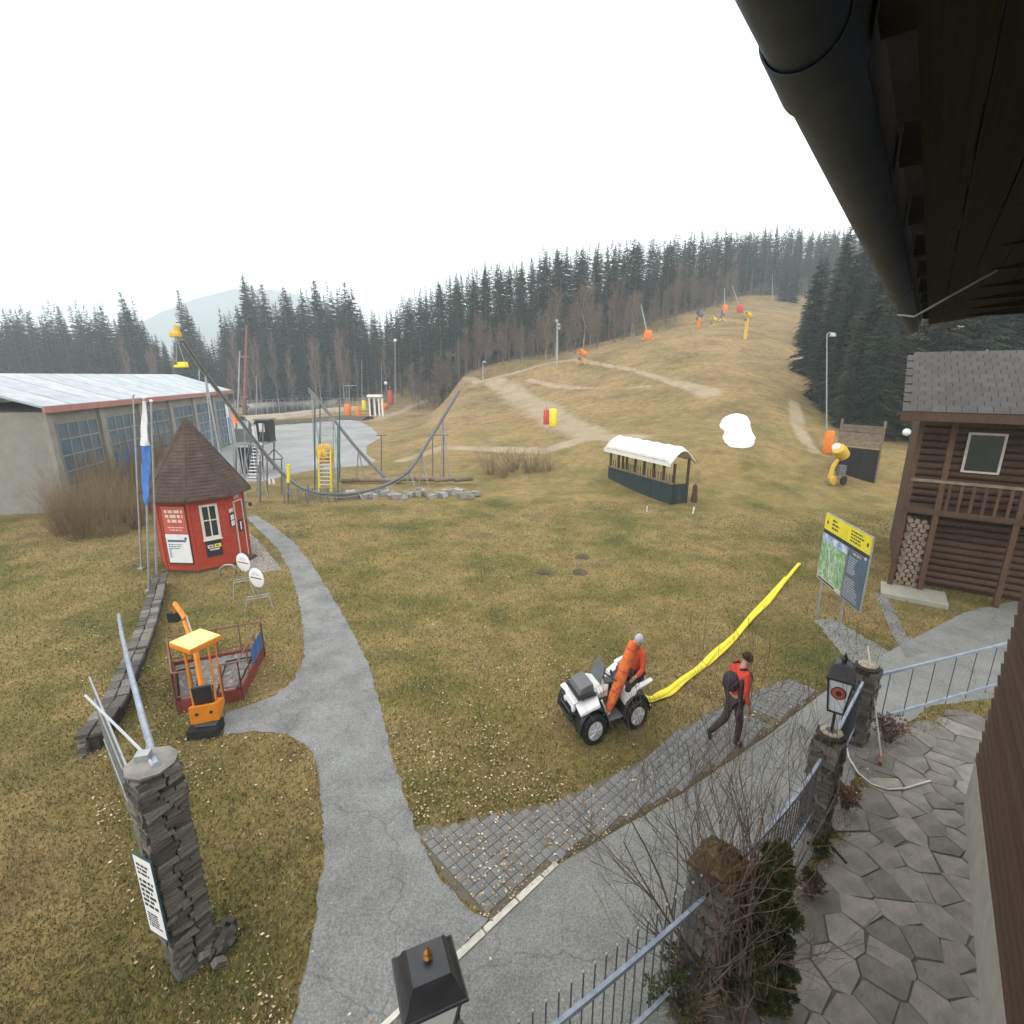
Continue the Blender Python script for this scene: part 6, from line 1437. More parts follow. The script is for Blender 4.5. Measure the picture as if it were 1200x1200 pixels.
for i in range(5): mb = MB(); mb.box((a.x+.15+i*.25, Yt+.1, zf*.45), (.16,.05,zf*.85)); mb.build('lower_board', M['navy'], t)
s0, s1 = X_(302,557,-1.5), X_(302,514,-.2); s0.z = .05
for i in range(11): mb = MB(); q = Vector((s1.x, s0.y+(s1.y-s0.y)*i/10, .1+(zf-.1)*i/10)); mb.box(q, (.52,.16,.05)); mb.build('stair_tread', M['white'], t)
for dx in (-.28,.28): mb = MB(); mb.tube([Vector((s1.x+dx,s0.y,.05)), Vector((s1.x+dx,s1.y,zf))], .04, 4).tube([Vector((s1.x+dx,s0.y,.9)), Vector((s1.x+dx,s1.y,zf+.9))], .025, 4); mb.build('stringer', M['grey'], t)
t = thing('gabled_swing', 'small gabled frame with two white panels behind the hut path', 'play frame', G(318,578)); Yt = G(318,578).y
P = lambda px, py, dy=0: at(px, py, Yt+dy)
for px in (313, 330): beams(t, 'post', 'grey', [(Vector((P(px,577).x,Yt,0)), P(px,537))], .035)
beams(t, 'gable_bar', 'grey', [(P(311,538), P(321,526)), (P(321,526), P(332,537)), (P(313,538), P(330,538))], .035)
for px in (315.5, 320.5): mb = MB(); c = P(px,564); mb.box(c, (.11,.03,.30)); mb.build('white_panel', M['white'], t)
for nm, px, y0, y1, lab, m_ in (('steel_post',302,576,560,'short dark post at the path bend behind the hut','grey'),('steel_post',305,588,540,'taller dark post beside the platform stairs','grey'),('padded_post',338,590,545,'dark post with a yellow upper half near the playground rail','grey')):
    p = G(px, y0); q = at(px, y1, p.y); t = thing(nm, lab, 'post', p); mb = MB(); mb.tube([p, q], .045, 6); mb.build('post', M[m_], t)
    if nm == 'padded_post': mb = MB(); mb.tube([p.lerp(q,.55), q+Vector((0,0,.04))], .08, 8); mb.build('yellow_pad', M['hose'], t)
p = G(361, 588); 
for k, (px, lab) in enumerate(((361,'thin dark fence post left below the rail bottom'),)):
    p = G(px, 590); mb = MB(); mb.tube([p, at(px, 568, p.y)], .04, 6); o = mb.build('fence_post', M['grey'], loc=p); tag(o, lab, 'post')
t = thing('playground_fence', 'low dark wire fence with posts below the swing rail at the playground edge', 'fence', G(350,592)); prev = None
for k in range(9):
    p = G(334+k*8.5, 591-.4*k); mb = MB(); mb.tube([p, p+Vector((0,0,.75))], .022, 5); mb.build('post', M['grey'], t)
    if prev is not None:
        for z_ in (.2,.45,.7): mb = MB(); mb.tube([prev+Vector((0,0,z_)), p+Vector((0,0,z_))], .012, 4); mb.build('wire', M['grey'], t)
    prev = p
# yellow slide tower
p = G(380, 576); t = thing('slide_tower', 'yellow tower with a domed cap and ladder in the playground', 'play tower', p); Yt = p.y; P = lambda px, py, dy=0: at(px, py, Yt+dy)
for px in (373.5, 387.5): mb = MB(); mb.tube([Vector((P(px,570).x,Yt,0)), P(px,528)], .06, 8); mb.build('side_rail', M['hose'], t)
for i in range(9): mb = MB(); y = 568-i*4.6; mb.tube([P(374.5,y), P(386.5,y)], .035, 6); mb.build('rung', M['cream'], t)
mb = MB(); c = P(381, 531, .4); mb.lathe(c, [(.46,-.1),(.48,.05),(.44,.25),(.30,.45),(.1,.55)], 16); mb.build('dome', M['yellow'], t, smooth=60)
for k in range(5): 
    a = math.pi+k*math.pi/4; mb = MB(); mb.tube([c+Vector((.49*math.cos(a),.49*math.sin(a),-.05)), c+Vector((.45*math.cos(a),.45*math.sin(a),.25)), c+Vector((.1*math.cos(a),.1*math.sin(a),.56))], .02, 4); mb.build('dome_rib', M['orange'], t)
mb = MB(); mb.lathe(c+Vector((0,0,-.5)), [(.40,0),(.44,.4)], 14); mb.build('barrel', M['orange'], t, smooth=60)
# rope climbing frame
p = G(383, 582); t = thing('climbing_net', 'tall climbing frame of thin dark posts and ropes around the yellow tower', 'climbing frame', p); Yt = p.y+1.2
for k, (px, y0, y1, dy) in enumerate(((369,574,478,0),(375,560,474,2),(396,585,500,-.8),(398,565,474,1.6))):
    b = G(px, y0); mb = MB(); mb.tube([b, at(px, y1, b.y)], .035, 6); mb.build('post', M['teal'], t)
mb = MB(); tp = at(384, 482, Yt)
for k in range(9):
    px = 371+k*3.2; mb.tube([at(px, 572, Yt), at(375+k*2, 490, Yt)], .014, 3)
for k in range(9): y = 565-k*9; mb.tube([at(371+k*.4, y, Yt), at(397-k*.7, y-2, Yt)], .014, 3)
mb.build('rope_net', M['galv'], t, kind='stuff')
# low log edging and stone wall behind the meadow
BLD = []
for s_ in STN[:4]: q = s_.copy(); q.materials.clear(); q.materials.append(M['boulder']); BLD.append(q)
t = thing('stone_row', 'low row of pale boulders and logs along the far edge of the meadow', 'wall', G(480,580)); rnd = random.Random(6); n = 0
for k in range(52):
    px = 402+k*3.1; py = 583-2.5*math.sin(k*.5)+rnd.uniform(-2,2)-k*.05; p = G(px, py); inst('boulder', random.choice(BLD), p+Vector((0,0,.12)), (rnd.uniform(-.2,.2), rnd.uniform(-.2,.2), rnd.uniform(0,3)), (rnd.uniform(.3,.6),rnd.uniform(.25,.4),rnd.uniform(.2,.35)), t)
for k in range(7):
    a = G(400+k*22, 566+rnd.uniform(-1,1)); b = G(422+k*22, 565+rnd.uniform(-1,1)); mb = MB(); mb.tube([a+Vector((0,0,.18)), b+Vector((0,0,.18))], .13, 8); mb.build('log', M['log'], t, smooth=50)
for px in (447, 507, 520):
    p = G(px, 560); q = at(px, 510, p.y); tt_ = thing('ride_post', ['thin dark T shaped post in the playground behind the log edging','thin post under the rising rail, left one','thin post under the rising rail, right one'][(447,507,520).index(px)], 'post', p); mb = MB(); mb.tube([p, q], .04, 6); mb.build('post', M['grey'], tt_); mb = MB(); mb.tube([q-Vector((.3,0,0)), q+Vector((.3,0,0))], .035, 6); mb.build('cross_arm', M['grey'], tt_)
# chairlift station bits
def at_g(px, py): return PT(px, py)
for px, py, h_, w_, m_, lab in ((408,487,1.5,.42,'padorange','left orange foam buffer at the lift entrance'),(420,488,1.3,.30,'padorange','right orange foam buffer at the lift entrance'),(427,481,1.5,.30,'hose','yellow padded post at the lift entrance'),(458,474,2.2,.38,'padred','tall red padded post at the right of the lift entrance'),(450,479,.9,.6,'padorange','low orange buffer right of the lift gate')):
    p = PT(px, py); s = 1.25; t = thing('foam_buffer', lab, 'buffer', p); mb = MB(); mb.lathe(p-Vector((0,0,.1)), [(w_*.7*s,0),(w_*s,.2),(w_*s,h_*s-.2),(w_*.7*s,h_*s)], 12); mb.build('pad', M[m_], t, smooth=50); mb = MB(); mb.tube([p+Vector((0,0,h_*s-.1)), p+Vector((0,0,h_*s+.8))], .06, 6); mb.build('core_pole', M['galv'], t)
p = PT(441, 488); t = thing('lift_gate', 'small white framed lift gate hut among orange buffers', 'gate', p); s = p.y/560
for dx in (-7,-1,4,8): mb = MB(); mb.box(p+Vector((dx*s*.9,0,1.5*s*8*.1+.9)), (.22,.22,3.4)); mb.build('frame_post', M['white'], t)
mb = MB(); mb.box(p+Vector((0,0,3.1)), (17*s*.9,1.2,.35)); mb.build('frame_beam', M['white'], t); mb = MB(); mb.box(p+Vector((1*s,.4,1.3)), (6*s,.6,2.0)); mb.build('booth', M['darkwood'], t); mb = MB(); mb.box(p+Vector((-6*s,.4,1.4)), (3*s,.8,2.4)); mb.build('side_booth', M['navy'], t)
pole('lamp_post', 452, 478, 449, 'short green topped post beside the lift gate', .10, 'teal', head='ball', cat='lamp post')
p = PT(409, 480); t = thing('button_lift_mast', 'thin T shaped mast behind the orange buffers', 'mast', p); q = at(409, 452, p.y); mb = MB(); mb.tube([p, q], .06, 6); mb.build('mast', M['galv'], t); mb = MB(); mb.tube([q-Vector((1.0,0,0)), q+Vector((1.2,0,0))], .06, 6); mb.build('cross_arm', M['galv'], t); mb = MB(); mb.lathe(q+Vector((1.2,0,0)), [(.22,0),(.22,.1)], 10); mb.build('pulley', M['galv'], t)
p = G(286, 486); t = thing('lift_pylon', 'tall reddish lift pylon with cross arms in front of the spruces', 'pylon', p)
mb = MB(); mb.tube([p, at(289, 381, p.y)], [.28,.16], 8); mb.build('mast', M['rust'], t); mb = MB(); q = at(281,411,p.y); b = p+Vector((-1,0,0)); mb.tube([b, q], [.14,.10], 6); mb.build('second_mast', M['galv'], t)
for y_, w_ in ((418,6),(465,5)): mb = MB(); q = at(287, y_, p.y); s = p.y/600; mb.box(q, (w_*s*1.6, .4, 2.2*s)); mb.build('cross_arm', M['rust'], t)
for px, y0, y1 in ((300.5,486,440),(233.5,520,428)): 
    p = G(px, y0); mb = MB(); mb.tube([p, at(px, y1, p.y)], .05, 6); o = mb.build('steel_pole', M['galv'], loc=p); tag(o, 'thin pale pole right of the reddish pylon' if px > 290 else 'thin grey pole in front of the hall roof', 'pole')
p = G(287, 572); mb = MB(); mb.tube([p, at(287, 487, p.y)], .035, 6); o = mb.build('steel_pole', M['galv'], loc=p); tag(o, 'thin silver pole standing just behind the hut roof', 'pole')
p = G(384, 474); t = thing('blue_sign', 'small blue and white sign by the pond', 'sign', p); mb = MB(); mb.tube([p, p+Vector((0,0,2.5))], .06, 6); mb.build('post', M['galv'], t); mb = MB(); mb.lathe(p+Vector((0,-.1,2.6)), [(.5,-.05),(.5,.05)], 14, R=Matrix.Rotation(math.pi/2,3,'X')); mb.build('sign_disc', M['blue'], t); mb = MB(); mb.lathe(p+Vector((0,-.17,2.75)), [(.22,-.02),(.22,.02)], 12, R=Matrix.Rotation(math.pi/2,3,'X')); mb.build('white_mark', M['white'], t)
t = thing('pond_fence', 'thin wire fence around the pond behind the gravel lot', 'fence', G(340,470)); prev = None
for k in range(24):
    p = G(270+k*7.2, 484-.45*k if k < 12 else 478.6-.1*k*0, 0); q = p+Vector((0,0,2.0)); mb = MB(); mb.tube([p, q], .05, 4); mb.build('post', M['galv'], t)
    if prev:
        for z_ in (.7,1.3,1.95): mb = MB(); mb.tube([prev+Vector((0,0,z_)), p+Vector((0,0,z_))], .02, 3); mb.build('wire', M['galv'], t)
    prev = p
for px, py, lab in ((273,492,'orange safety cone left of the dark platform'),(276,497,'orange padded block left of the dark platform')):
    p = G(px, py); mb = MB(); mb.lathe(p, [(.5,0),(.5,.1),(.25,.2),(.1,1.3)], 10); o = mb.build('safety_cone', M['padorange'], loc=p); tag(o, lab, 'cone')
# ================================================================== trees
def spruce_mesh(name, h, r, z0, seed, lev=.42, fine=5, mneedle='needle', open_=0.0):
    rnd = np.random.RandomState(seed); V = []; F = []
    z = z0*h
    while z < h*.985:
        f = (z-z0*h)/(h-z0*h); L0 = r*((1-f)**.75)*(.75+.25*min(1, f*6)) + .12
        nb = rnd.randint(6, 9) if f < .8 else 5
        for k in range(nb):
            if rnd.rand() < open_: continue
            a = rnd.rand()*6.283; L_ = L0*rnd.uniform(.65,1.18); zz = z+rnd.uniform(-.25,.25); dr = (.10+.30*(1-f))*rnd.uniform(.5,1.3)
            ca, sa = math.cos(a), math.sin(a); 
            for j in range(fine):
                s0 = (j+.3)/fine; px_, py_ = ca*L_*s0, sa*L_*s0; pz = zz - dr*L_*s0*s0 + (.10*L_*s0 if f > .5 else 0)
                w = L_*.34*(1.08-s0)+.10
                for sd in (-1, 1):
                    tx = px_ + ca*w*.8 - sa*w*sd*.8; ty = py_ + sa*w*.8 + ca*w*sd*.8; tz = pz - w*rnd.uniform(.15,.75); b = len(V)
                    V += [(px_-ca*.12*L_, py_-sa*.12*L_, pz+.05), (px_+ca*w*.5, py_+sa*w*.5, pz-.02), (tx, ty, tz)]; F.append((b, b+1, b+2))
            b = len(V); V += [(0,0,zz+.1), (ca*L_*.9-sa*.12, sa*L_*.9+ca*.12, zz-dr*L_*.8), (ca*L_*1.08, sa*L_*1.08, zz-dr*L_+(.15*L_ if f>.6 else 0))]; F.append((b,b+1,b+2))
        z += lev*rnd.uniform(.7,1.3)*(1.0 if f < .7 else .75)
    mb = MB(); mb.add(V, F); mb.tube([(0,0,h*.93),(0,0,h*1.02)], [.06,.01], 4); o = mb.build(name, M[mneedle]); me = o.data; bpy.data.objects.remove(o)
    mb = MB(); mb.tube([(0,0,-.5),(0,0,h*.5),(0,0,h*.96)], [h*.0125, h*.008, .02], 6)
    for k in range(int(26*z0*h/8)):                # dead lower twigs
        zz = rnd.uniform(h*.08, max(h*.1, z0*h)); a = rnd.rand()*6.283; l = rnd.uniform(.6,1.8); mb.tube([(0,0,zz),(math.cos(a)*l,math.sin(a)*l,zz-l*.25)], [.03,.01], 3, cap=False)
    o = mb.build('trunk', M['bark'], smooth=60); tm = o.data; bpy.data.objects.remove(o)
    return me, tm, h
SPR = [spruce_mesh('crown', 24, 3.0, z0, 10+i, .5, 4, ['needle','needle','needle2','needle'][i%4], op) for i, (z0, op) in enumerate(((.10,0),(.22,.1),(.34,.12),(.46,.15),(.05,0)))]
SPRN = [spruce_mesh('crown', 22, 3.6, .02, 30+i, .34, 6, ['needle','needle2','needle'][i], .05) for i in range(3)]
print('spruce tris', [len(s[0].polygons) for s in SPR+SPRN])
def bare_mesh(seed, h, m, spread=.45):
    rnd = random.Random(seed); mb = MB(); z = Vector((0,0,0)); pts = [Vector((rnd.uniform(-.15,.15)*k, rnd.uniform(-.15,.15)*k, h*k/5)) for k in range(6)]; mb.tube(pts, [h*.010*(1-.17*k) for k in range(6)], 5, cap=False)
    o1 = mb.build('trunk', M[m], smooth=60); tm = o1.data; bpy.data.objects.remove(o1)
    mb = MB()
    for k in range(46):
        f = rnd.uniform(.18, .98); zz = h*f; a = rnd.uniform(0, 6.28); L_ = h*.20*(1.15-f)+.5; q = pts[min(4,int(f*5))].lerp(pts[min(5,int(f*5)+1)], f*5-int(f*5))
        d_ = Vector((math.cos(a)*spread*1.5, math.sin(a)*spread*1.5, 1)).normalized(); e = q+d_*L_; mb.tube([q, q.lerp(e,.5)+Vector((0,0,.1)), e], [.035,.025,.012], 3, cap=False)
        for j in range(7):
            s0 = rnd.uniform(.2,1); b = q.lerp(e, s0); dd = (d_+Vector((rnd.uniform(-1,1),rnd.uniform(-1,1),rnd.uniform(-.2,.7)))).normalized(); c = b+dd*L_*rnd.uniform(.25,.5); mb.tube([b, c], [.022,.010], 3, cap=False)
            for i in range(2): d2_ = (dd+Vector((rnd.uniform(-1,1),rnd.uniform(-1,1),rnd.uniform(-.2,.7)))).normalized(); b2 = b.lerp(c, rnd.uniform(.3,1)); mb.tube([b2, b2+d2_*L_*.28], [.014,.008], 3, cap=False)
    o2 = mb.build('branches', M['larch'] if m == 'bark' else M['twig']); bm_ = o2.data; bpy.data.objects.remove(o2); return bm_, tm, h
BARE = [bare_mesh(1, 12, 'bark'), bare_mesh(2, 12, 'bark'), bare_mesh(3, 12, 'birch')]
print('bare tris', [len(b[0].polygons) for b in BARE])
def tree(name, proto, x, y, h, label, group=None, wid=None, cname='crown'):
    s = h/proto[2]; w = s*(wid or 1); z = hz1(x, y); t = bpy.data.objects.new(name, None); COL.objects.link(t); t.location = (x, y, z-.1); t.rotation_euler = (random.uniform(-.02,.02), random.uniform(-.02,.02), random.uniform(0, 6.28)); t.scale = (w, w, s)
    t['label'] = label; t['category'] = 'tree'
    if group: t['group'] = group
    for nm, me in ((cname, proto[0]), ('trunk', proto[1])): o = bpy.data.objects.new(nm, me); COL.objects.link(o); o.parent = t
    return t
TOP = [(-400,350),(0,352),(150,352),(170,342),(185,382),(205,402),(230,345),(250,402),(272,362),(285,352),(302,323),(325,333),(350,336),(380,327),(410,332),(430,348),(450,352),(470,349),(500,336),(520,324),(560,312),(600,306),(620,305),(636,290),(660,287),(700,286),(760,277),(800,271),(840,267),(900,265),(960,266),(1000,268),(1600,268)]
def top_at(px): return np.interp(px, [a for a, b in TOP], [b for a, b in TOP])
FRONT = [(-400,140),(390,138),(430,132),(480,122),(520,116),(560,112),(640,110),(690,108),(740,118),(780,120),(840,150),(880,172),(930,172),(1000,165),(1600,165)]
def front_at(px): return np.interp(px, [a for a, b in FRONT], [b for a, b in FRONT])*K
def px_of(x, y): return 600+x*(600*CP+150*SP)/y
rnd = random.Random(77); placed = []; left, ridge, back = [], [], []
for _ in range(90000):
    px = rnd.uniform(-60, 1120) if rnd.random() < .75 else rnd.uniform(820, 1000); f = rnd.random()**1.3; Y_ = front_at(px)+f*38; x = (px-600)*Y_/620; 
    if any((x-a)**2+(Y_-b)**2 < 4.8 for a, b, *_r in placed): continue
    placed.append((x, Y_, px, f))
    if len(placed) > 1900: break
placed.sort(key=lambda p: p[3])
print('forest', len(placed))
nl = nr = 0
for x, y, px, f in placed:
    zt = zat(top_at(px)+rnd.uniform(-4, 12)+ (0 if f < .5 else rnd.uniform(0, 6)), y); h = zt-hz1(x, y); h = max(11, min(28, h*rnd.uniform(.93,1.03)))
    if px < 470:
        h *= rnd.choice([.72,.8,.86,.92,1.0])
        if nl < 145: nl += 1; pr = SPR[rnd.choice([0,1,1,2,2,4])]; tree('spruce_tree', pr, x, y, h, 'dark tall spruce in the forest behind the gravel lot and hall', 'spruces behind the gravel lot', 1.15)
        else: back.append((x, y, h))
    else:
        if nr < 148: nr += 1; pr = SPR[rnd.choice([1,2,2,3,3,0])]; tree('spruce_tree', pr, x, y, h, 'slim hazy spruce in the forest on the ridge beside the ski slope', 'spruces along the ridge', rnd.uniform(.75,1.05))
        else: back.append((x, y, h))
# marked individual tops in front of the left forest
for px, py, base, w, lab in ((168,338,473,1.0,'broad crooked spruce rising left of the yellow ride seats'),(229,336,475,.75,'thin spruce with sparse tip just right of the yellow ride seats'),(302,319,480,.9,'tallest spruce behind the reddish lift pylon'),(325,328,480,.9,'second tall spruce right of the reddish pylon'),(348,333,480,.9,'third tall spruce right of the reddish pylon'),(380,324,478,1.0,'tall spruce above the climbing frame'),(413,326,476,1.0,'tall spruce above the orange buffers'),(272,358,478,.6,'slender spruce left of the reddish pylon')):
    Y_ = 134*K; x = xat(px, 480, Y_); z = hz1(x, Y_); h = zat(py, Y_)-z; tree('spruce_tree', SPR[rnd.choice([0,4,0])], x, Y_, h, lab, wid=1.15*w)
def lowspruce(seed):
    me, tm, h = spruce_mesh('lc', 24, 2.7, .12, seed, .8, 2); return me, h
LS = [lowspruce(90+i) for i in range(3)]
def arr(me):
    v = np.empty(len(me.vertices)*3); me.vertices.foreach_get('co', v); f = [tuple(p.vertices) for p in me.polygons]; return v.reshape(-1,3), f
LA = [(arr(m), h) for m, h in LS]
V_, F_, off = [], [], 0
for x, y, h in back:
    (v, f), hh = LA[rnd.randrange(3)]; a = rnd.uniform(0,6.28); s = h/hh; q = v.copy()*s; q[:,:2] *= 1.05; q = np.stack([q[:,0]*math.cos(a)-q[:,1]*math.sin(a)+x, q[:,0]*math.sin(a)+q[:,1]*math.cos(a)+y, q[:,2]+hz1(x,y)], 1); V_.append(q); F_ += [tuple(i+off for i in g) for g in f]; off += len(v)
me = bpy.data.meshes.new('distant_forest'); me.from_pydata(np.concatenate(V_).tolist(), [], F_); me.materials.append(M['needle']); o = bpy.data.objects.new('distant_forest', me); COL.objects.link(o); tag(o, 'deep dark spruce forest behind the front rows of trees', 'forest', kind='stuff')
print('back', len(back), len(F_))
# bare reddish larches and birches along the forest edge
pts = []
for _ in range(9000):
    px = rnd.uniform(480, 850); lo = np.interp(px, [480,560,640,700,740,850], [.90,.90,.86,.84,.86,.88]); Y_ = front_at(px)*rnd.uniform(lo, 1.0) ; x = (px-600)*Y_/620
    if px > 740 and Y_ < front_at(px)*.93: continue
    if any((x-a)**2+(Y_-b)**2 < 5.5 for a, b, _p in pts): continue
    pts.append((x, Y_, px))
    if len(pts) >= 150: break
for x, y, px in pts:
    h = rnd.uniform(4, 8.5) if rnd.random() < .8 else rnd.uniform(8, 10.5); tree('larch_tree', BARE[rnd.choice([0,0,1,1,2])], x, y, h, 'bare brown young tree at the edge of the ridge forest', 'bare trees at the forest edge', rnd.uniform(.7,1.3), 'branches')
for k in range(26):
    px = rnd.uniform(150, 470); Y_ = 128*K*rnd.uniform(.97,1.03); x = (px-600)*Y_/620; tree('birch_tree', BARE[2], x, Y_, rnd.uniform(9,15), 'thin pale bare tree in front of the dark spruces beyond the pond', 'bare trees beyond the pond', .6, 'branches')
# small distinct firs near the slope
for px, py, h, lab in ((578,418,7,'dark small fir at the forest edge below the ridge, left'),(594,417,9,'dark small fir at the forest edge below the ridge, right'),(672,402,4,'small round dark fir beside the floodlight pole'),(917,353,8,'dark fir group member at the top right of the slope, left one'),(928,354,9.5,'dark fir at the top right of the slope, right one')):
    p = PT(px, py); tree('fir_tree', SPRN[rnd.randrange(3)], p.x, p.y, h, lab, wid=1.35)
# big spruces right of the slope
RT = [(938,470,300,66,.9),(952,500,330,56,.8),(966,480,262,64,.85),(975,505,300,52,.9),(990,470,250,66,1),(1000,515,285,48,.95),(1018,500,262,54,1),(1030,520,255,46,1),(1045,510,265,52,1),(1062,520,250,48,1),(1080,520,240,46,1),(1100,520,240,50,1),(1120,530,235,46,1),(1145,520,240,50,1),(1170,520,240,46,1),(1200,520,240,50,1),(943,462,372,72,.7),(936,430,340,88,.9),(950,425,300,92,.9),(972,420,270,95,1),(1000,420,262,95,1),(1030,420,262,95,1),(985,525,345,46,.8),(1012,535,330,44,.8)]
for i, (px, pb, pt_, Y_, w) in enumerate(RT):
    Y_ *= K; x = xat(px, pb, Y_); z = hz1(x, Y_); h = zat(pt_, Y_)-z; h = max(6, h)
    tree('spruce_tree', SPRN[i%3], x, Y_, h, 'large dark spruce in the dense stand right of the ski slope', 'large spruces right of the slope', .85*w*(22/max(h, 15)) if h < 22 else .85*w)
# brown dry hedge behind the hut and on the left bank
BR = []
for sd in range(3):
    r_ = random.Random(sd+50); mb = MB()
    for k in range(70):
        a = r_.uniform(0,6.28); q = Vector((math.cos(a)*.5*r_.random(), math.sin(a)*.5*r_.random(), 0)); branchy(mb, q, Vector((math.cos(a)*.35, math.sin(a)*.35, 1)).normalized(), r_.uniform(1.2,2.4), .011, 1, r_, .35, .4, 4, (2,4), .003)
    o = mb.build('twigs', M['drybrush']); BR.append(o.data); bpy.data.objects.remove(o)
print('brush', [len(b.polygons) for b in BR])
nbush = 0
for _ in range(900):
    px = rnd.uniform(70, 232); py = rnd.uniform(548, 640)
    p = G(px, py)
    if px > 178 and py > 612: continue
    if px > 205 and py > 560: continue
    if px > 150 and py > 650: continue
    if any((p.x-a)**2+(p.y-b)**2 < .75 for a, b in pts[:0]): continue
    if nbush >= 50: break
    nbush += 1; t = bpy.data.objects.new('dry_bush', None); COL.objects.link(t); t.location = p; t['label'] = 'bare brown bush in the thicket between the hut and the hall'; t['category'] = 'bush'; t['group'] = 'bushes in the thicket'
    o = bpy.data.objects.new('twigs', BR[rnd.randrange(3)]); COL.objects.link(o); o.parent = t; s = rnd.uniform(.7,1.3); t.scale = (s*.8, s*.8, s*rnd.uniform(.7,1)); t.rotation_euler = (rnd.uniform(-.25,.25),rnd.uniform(-.25,.25),rnd.uniform(0,6))
for k, (px, py, s) in enumerate(((575,556,.8),(600,553,.95),(622,556,.9),(640,557,.8),(590,560,.6))):
    p = G(px, py); t = thing('rust_bush', 'rust brown bare bush behind the meadow left of the shelter', 'bush', p, 'rust brown bushes'); o = bpy.data.objects.new('twigs', BR[k%3]); COL.objects.link(o); o.parent = t; t.scale = (s,s,s*.75)
# ================================================================== grass blades and fallen leaves
def scatter(n, X0, X1, Y0, Y1, excl, bias=1.6):
    X = np.random.uniform(0, 1, n); Yv = Y0+(Y1-Y0)*np.random.uniform(0,1,n)**bias; Xv = (X0+(X1-X0)*X)*Yv
    ok = np.ones(n, bool)
    for e in excl: ok &= ~inside_np(e, Xv, Yv)
    return Xv[ok], Yv[ok]
TERR2 = TERR; HUTP = [tuple((hc+(v-hc)*1.02)[:2]) for v in vx]; PITP = [tuple(p[:2]) for p in C4]
X, Yv = scatter(430000, -1.5, 1.1, 2.0, 25, [PATH, ROAD, TERR2, HUTP, PITP, LOT])
ip = inside_np(PAVE, X, Yv); w_ = np.sin(X*2.1+Yv*1.3)+np.sin(X*.9-Yv*2.7+1)+.6*np.sin(X*5.1+Yv*4.3)+2.3*np.maximum(0, X-2.2)*.5
keep = (~ip) | ((w_ > 1.4) & (np.random.rand(len(X)) < .55)) | (np.random.rand(len(X)) < .03); X, Yv = X[keep], Yv[keep]; n = len(X)
hgt = np.random.uniform(.018,.055,n)*(.7+.6*np.random.rand(n)); a = np.random.rand(n)*6.283; wd = np.random.uniform(.004,.009,n)*(1+Yv*.06); ln = np.random.uniform(-.035,.035,(n,2))
Z0 = np.zeros(n); V = np.empty((n*3,3)); V[0::3] = np.stack([X-np.cos(a)*wd, Yv-np.sin(a)*wd, Z0-.004],1); V[1::3] = np.stack([X+np.cos(a)*wd, Yv+np.sin(a)*wd, Z0-.004],1); V[2::3] = np.stack([X+ln[:,0], Yv+ln[:,1], hgt],1)
def rawmesh(name, V, nf, k, mts, mi=None):
    me = bpy.data.meshes.new(name); me.vertices.add(len(V)); me.vertices.foreach_set('co', V.ravel()); me.loops.add(nf*k); me.loops.foreach_set('vertex_index', np.arange(nf*k)); me.polygons.add(nf); me.polygons.foreach_set('loop_start', np.arange(0,nf*k,k)); me.polygons.foreach_set('loop_total', np.full(nf,k))
    for m_ in mts: me.materials.append(m_)
    if mi is not None: me.polygons.foreach_set('material_index', mi)
    me.update(calc_edges=True); o = bpy.data.objects.new(name, me); COL.objects.link(o); return o
gcl = np.random.rand(n); M['g1'] = mat('green_blades', (.075,.09,.025), (.11,.12,.04), .5, .9, 0, spec=.1); M['g2'] = mat('straw_blades', (.36,.29,.15), (.26,.2,.1), .5, .9, 0, spec=.1)
o = rawmesh('grass', V, n, 3, [M['grass'], M['g1'], M['g2']], np.where(gcl < .45, 0, np.where(gcl < .74, 1, 2))); tag(o, 'short yellowish green grass on the meadow', 'grass', kind='stuff'); print('blades', n)
X, Yv = scatter(70000, -1.0, 1.0, 2.6, 22, [PATH, ROAD, TERR2, HUTP, PITP, LOT], 1.25)
den = np.clip(.35+.4*np.sin(X*1.1+2)+.35*np.sin(Yv*1.3+X*.6)+.3*np.sin(X*3.7+Yv*2.9), .06, 1)*np.where(Yv > 10, .5, 1)*np.where((X > 2.2), .45, 1)
k_ = np.random.rand(len(X)) < den; X, Yv = X[k_], Yv[k_]
Xp, Yp = scatter(500, -1.0, 1.2, 2.4, 14, [TERR2], 1.2); X = np.concatenate([X, Xp]); Yv = np.concatenate([Yv, Yp]); n = len(X)
s_ = np.random.uniform(.010,.028,n)*np.where(np.random.rand(n) < .5, .6, 1); V = np.empty((n*4,3)); a = np.random.rand(n)*6.283
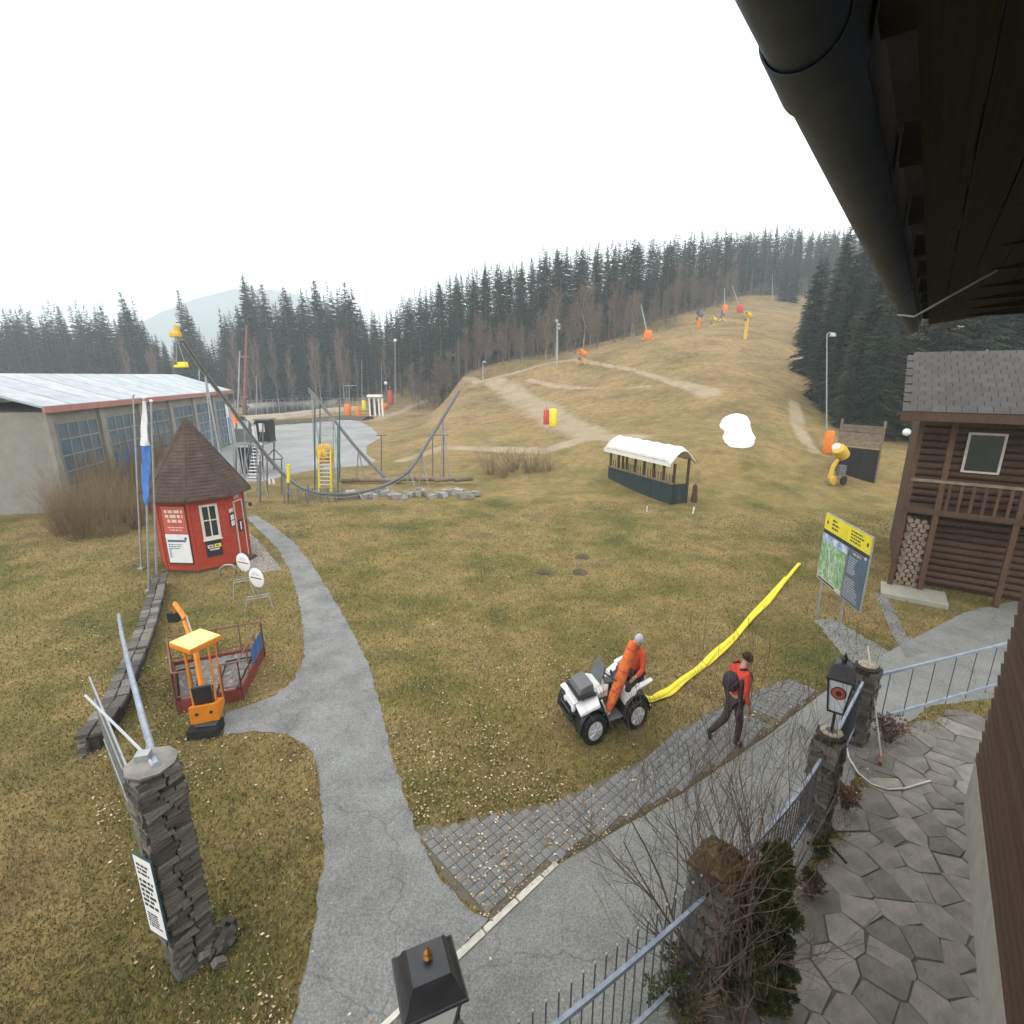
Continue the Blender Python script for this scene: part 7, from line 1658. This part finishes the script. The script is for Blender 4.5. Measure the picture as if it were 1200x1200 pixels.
for q, (u, v) in enumerate(((-1,0),(0,-.6),(1,0),(0,.6))):
    V[q::4] = np.stack([X+s_*(u*np.cos(a)-v*np.sin(a)), Yv+s_*(u*np.sin(a)+v*np.cos(a)), .026+.012*np.random.rand(n)],1)
M['leafbrown'] = mat('brown_leaf', (.22,.13,.07), (.30,.19,.10), 3, .9, 0, spec=.1)
o = rawmesh('fallen_leaves', V, n, 4, [M['leaf'], M['leafpale'], M['leafbrown']], np.random.choice([0,1,2], n, p=[.4,.22,.38])); tag(o, 'scattered dry fallen leaves on the meadow and paving', 'leaves', kind='stuff')
# tufts on the bank and longer dry grass far up: coarse tufts over the slope
Xs = np.random.uniform(-30, 55, 60000); Ys = np.random.uniform(20, 95, 60000); pxs = 600+Xs*610/Ys; ok = (pxs > 480) & (pxs < 960) & (Ys > np.random.rand(60000)*90); Xs, Ys = Xs[ok], Ys[ok]; n = len(Xs); zz = hz(Xs, Ys)
hgt = np.random.uniform(.06,.2,n); a = np.random.rand(n)*6.283; wd = np.random.uniform(.03,.09,n); V = np.empty((n*3,3)); V[0::3] = np.stack([Xs-np.cos(a)*wd, Ys-np.sin(a)*wd, zz-.01],1); V[1::3] = np.stack([Xs+np.cos(a)*wd, Ys+np.sin(a)*wd, zz-.01],1); V[2::3] = np.stack([Xs, Ys, zz+hgt],1)
M['straw'] = mat('straw_tufts', (.20,.165,.07), (.32,.25,.14), .25, .9, 0, spec=.1, c3=(.26,.20,.10), detail=8)

# ================================================================== haze
hm = bpy.data.materials.new('haze'); hm.use_nodes = True; t_ = hm.node_tree; t_.nodes.clear(); mo = t_.nodes.new('ShaderNodeOutputMaterial'); pv = t_.nodes.new('ShaderNodeVolumePrincipled')
pv.inputs['Color'].default_value = (.80,.91,1.0,1); pv.inputs['Density'].default_value = .0012; pv.inputs['Anisotropy'].default_value = 0
t_.links.new(pv.outputs[0], mo.inputs['Volume'])
mb = MB(); mb.box((0, 650, 88), (2100, 1540, 196)); o = mb.build('haze', hm); o['kind'] = 'stuff'; o['label'] = 'pale winter haze in the air over the valley'; o['category'] = 'haze'
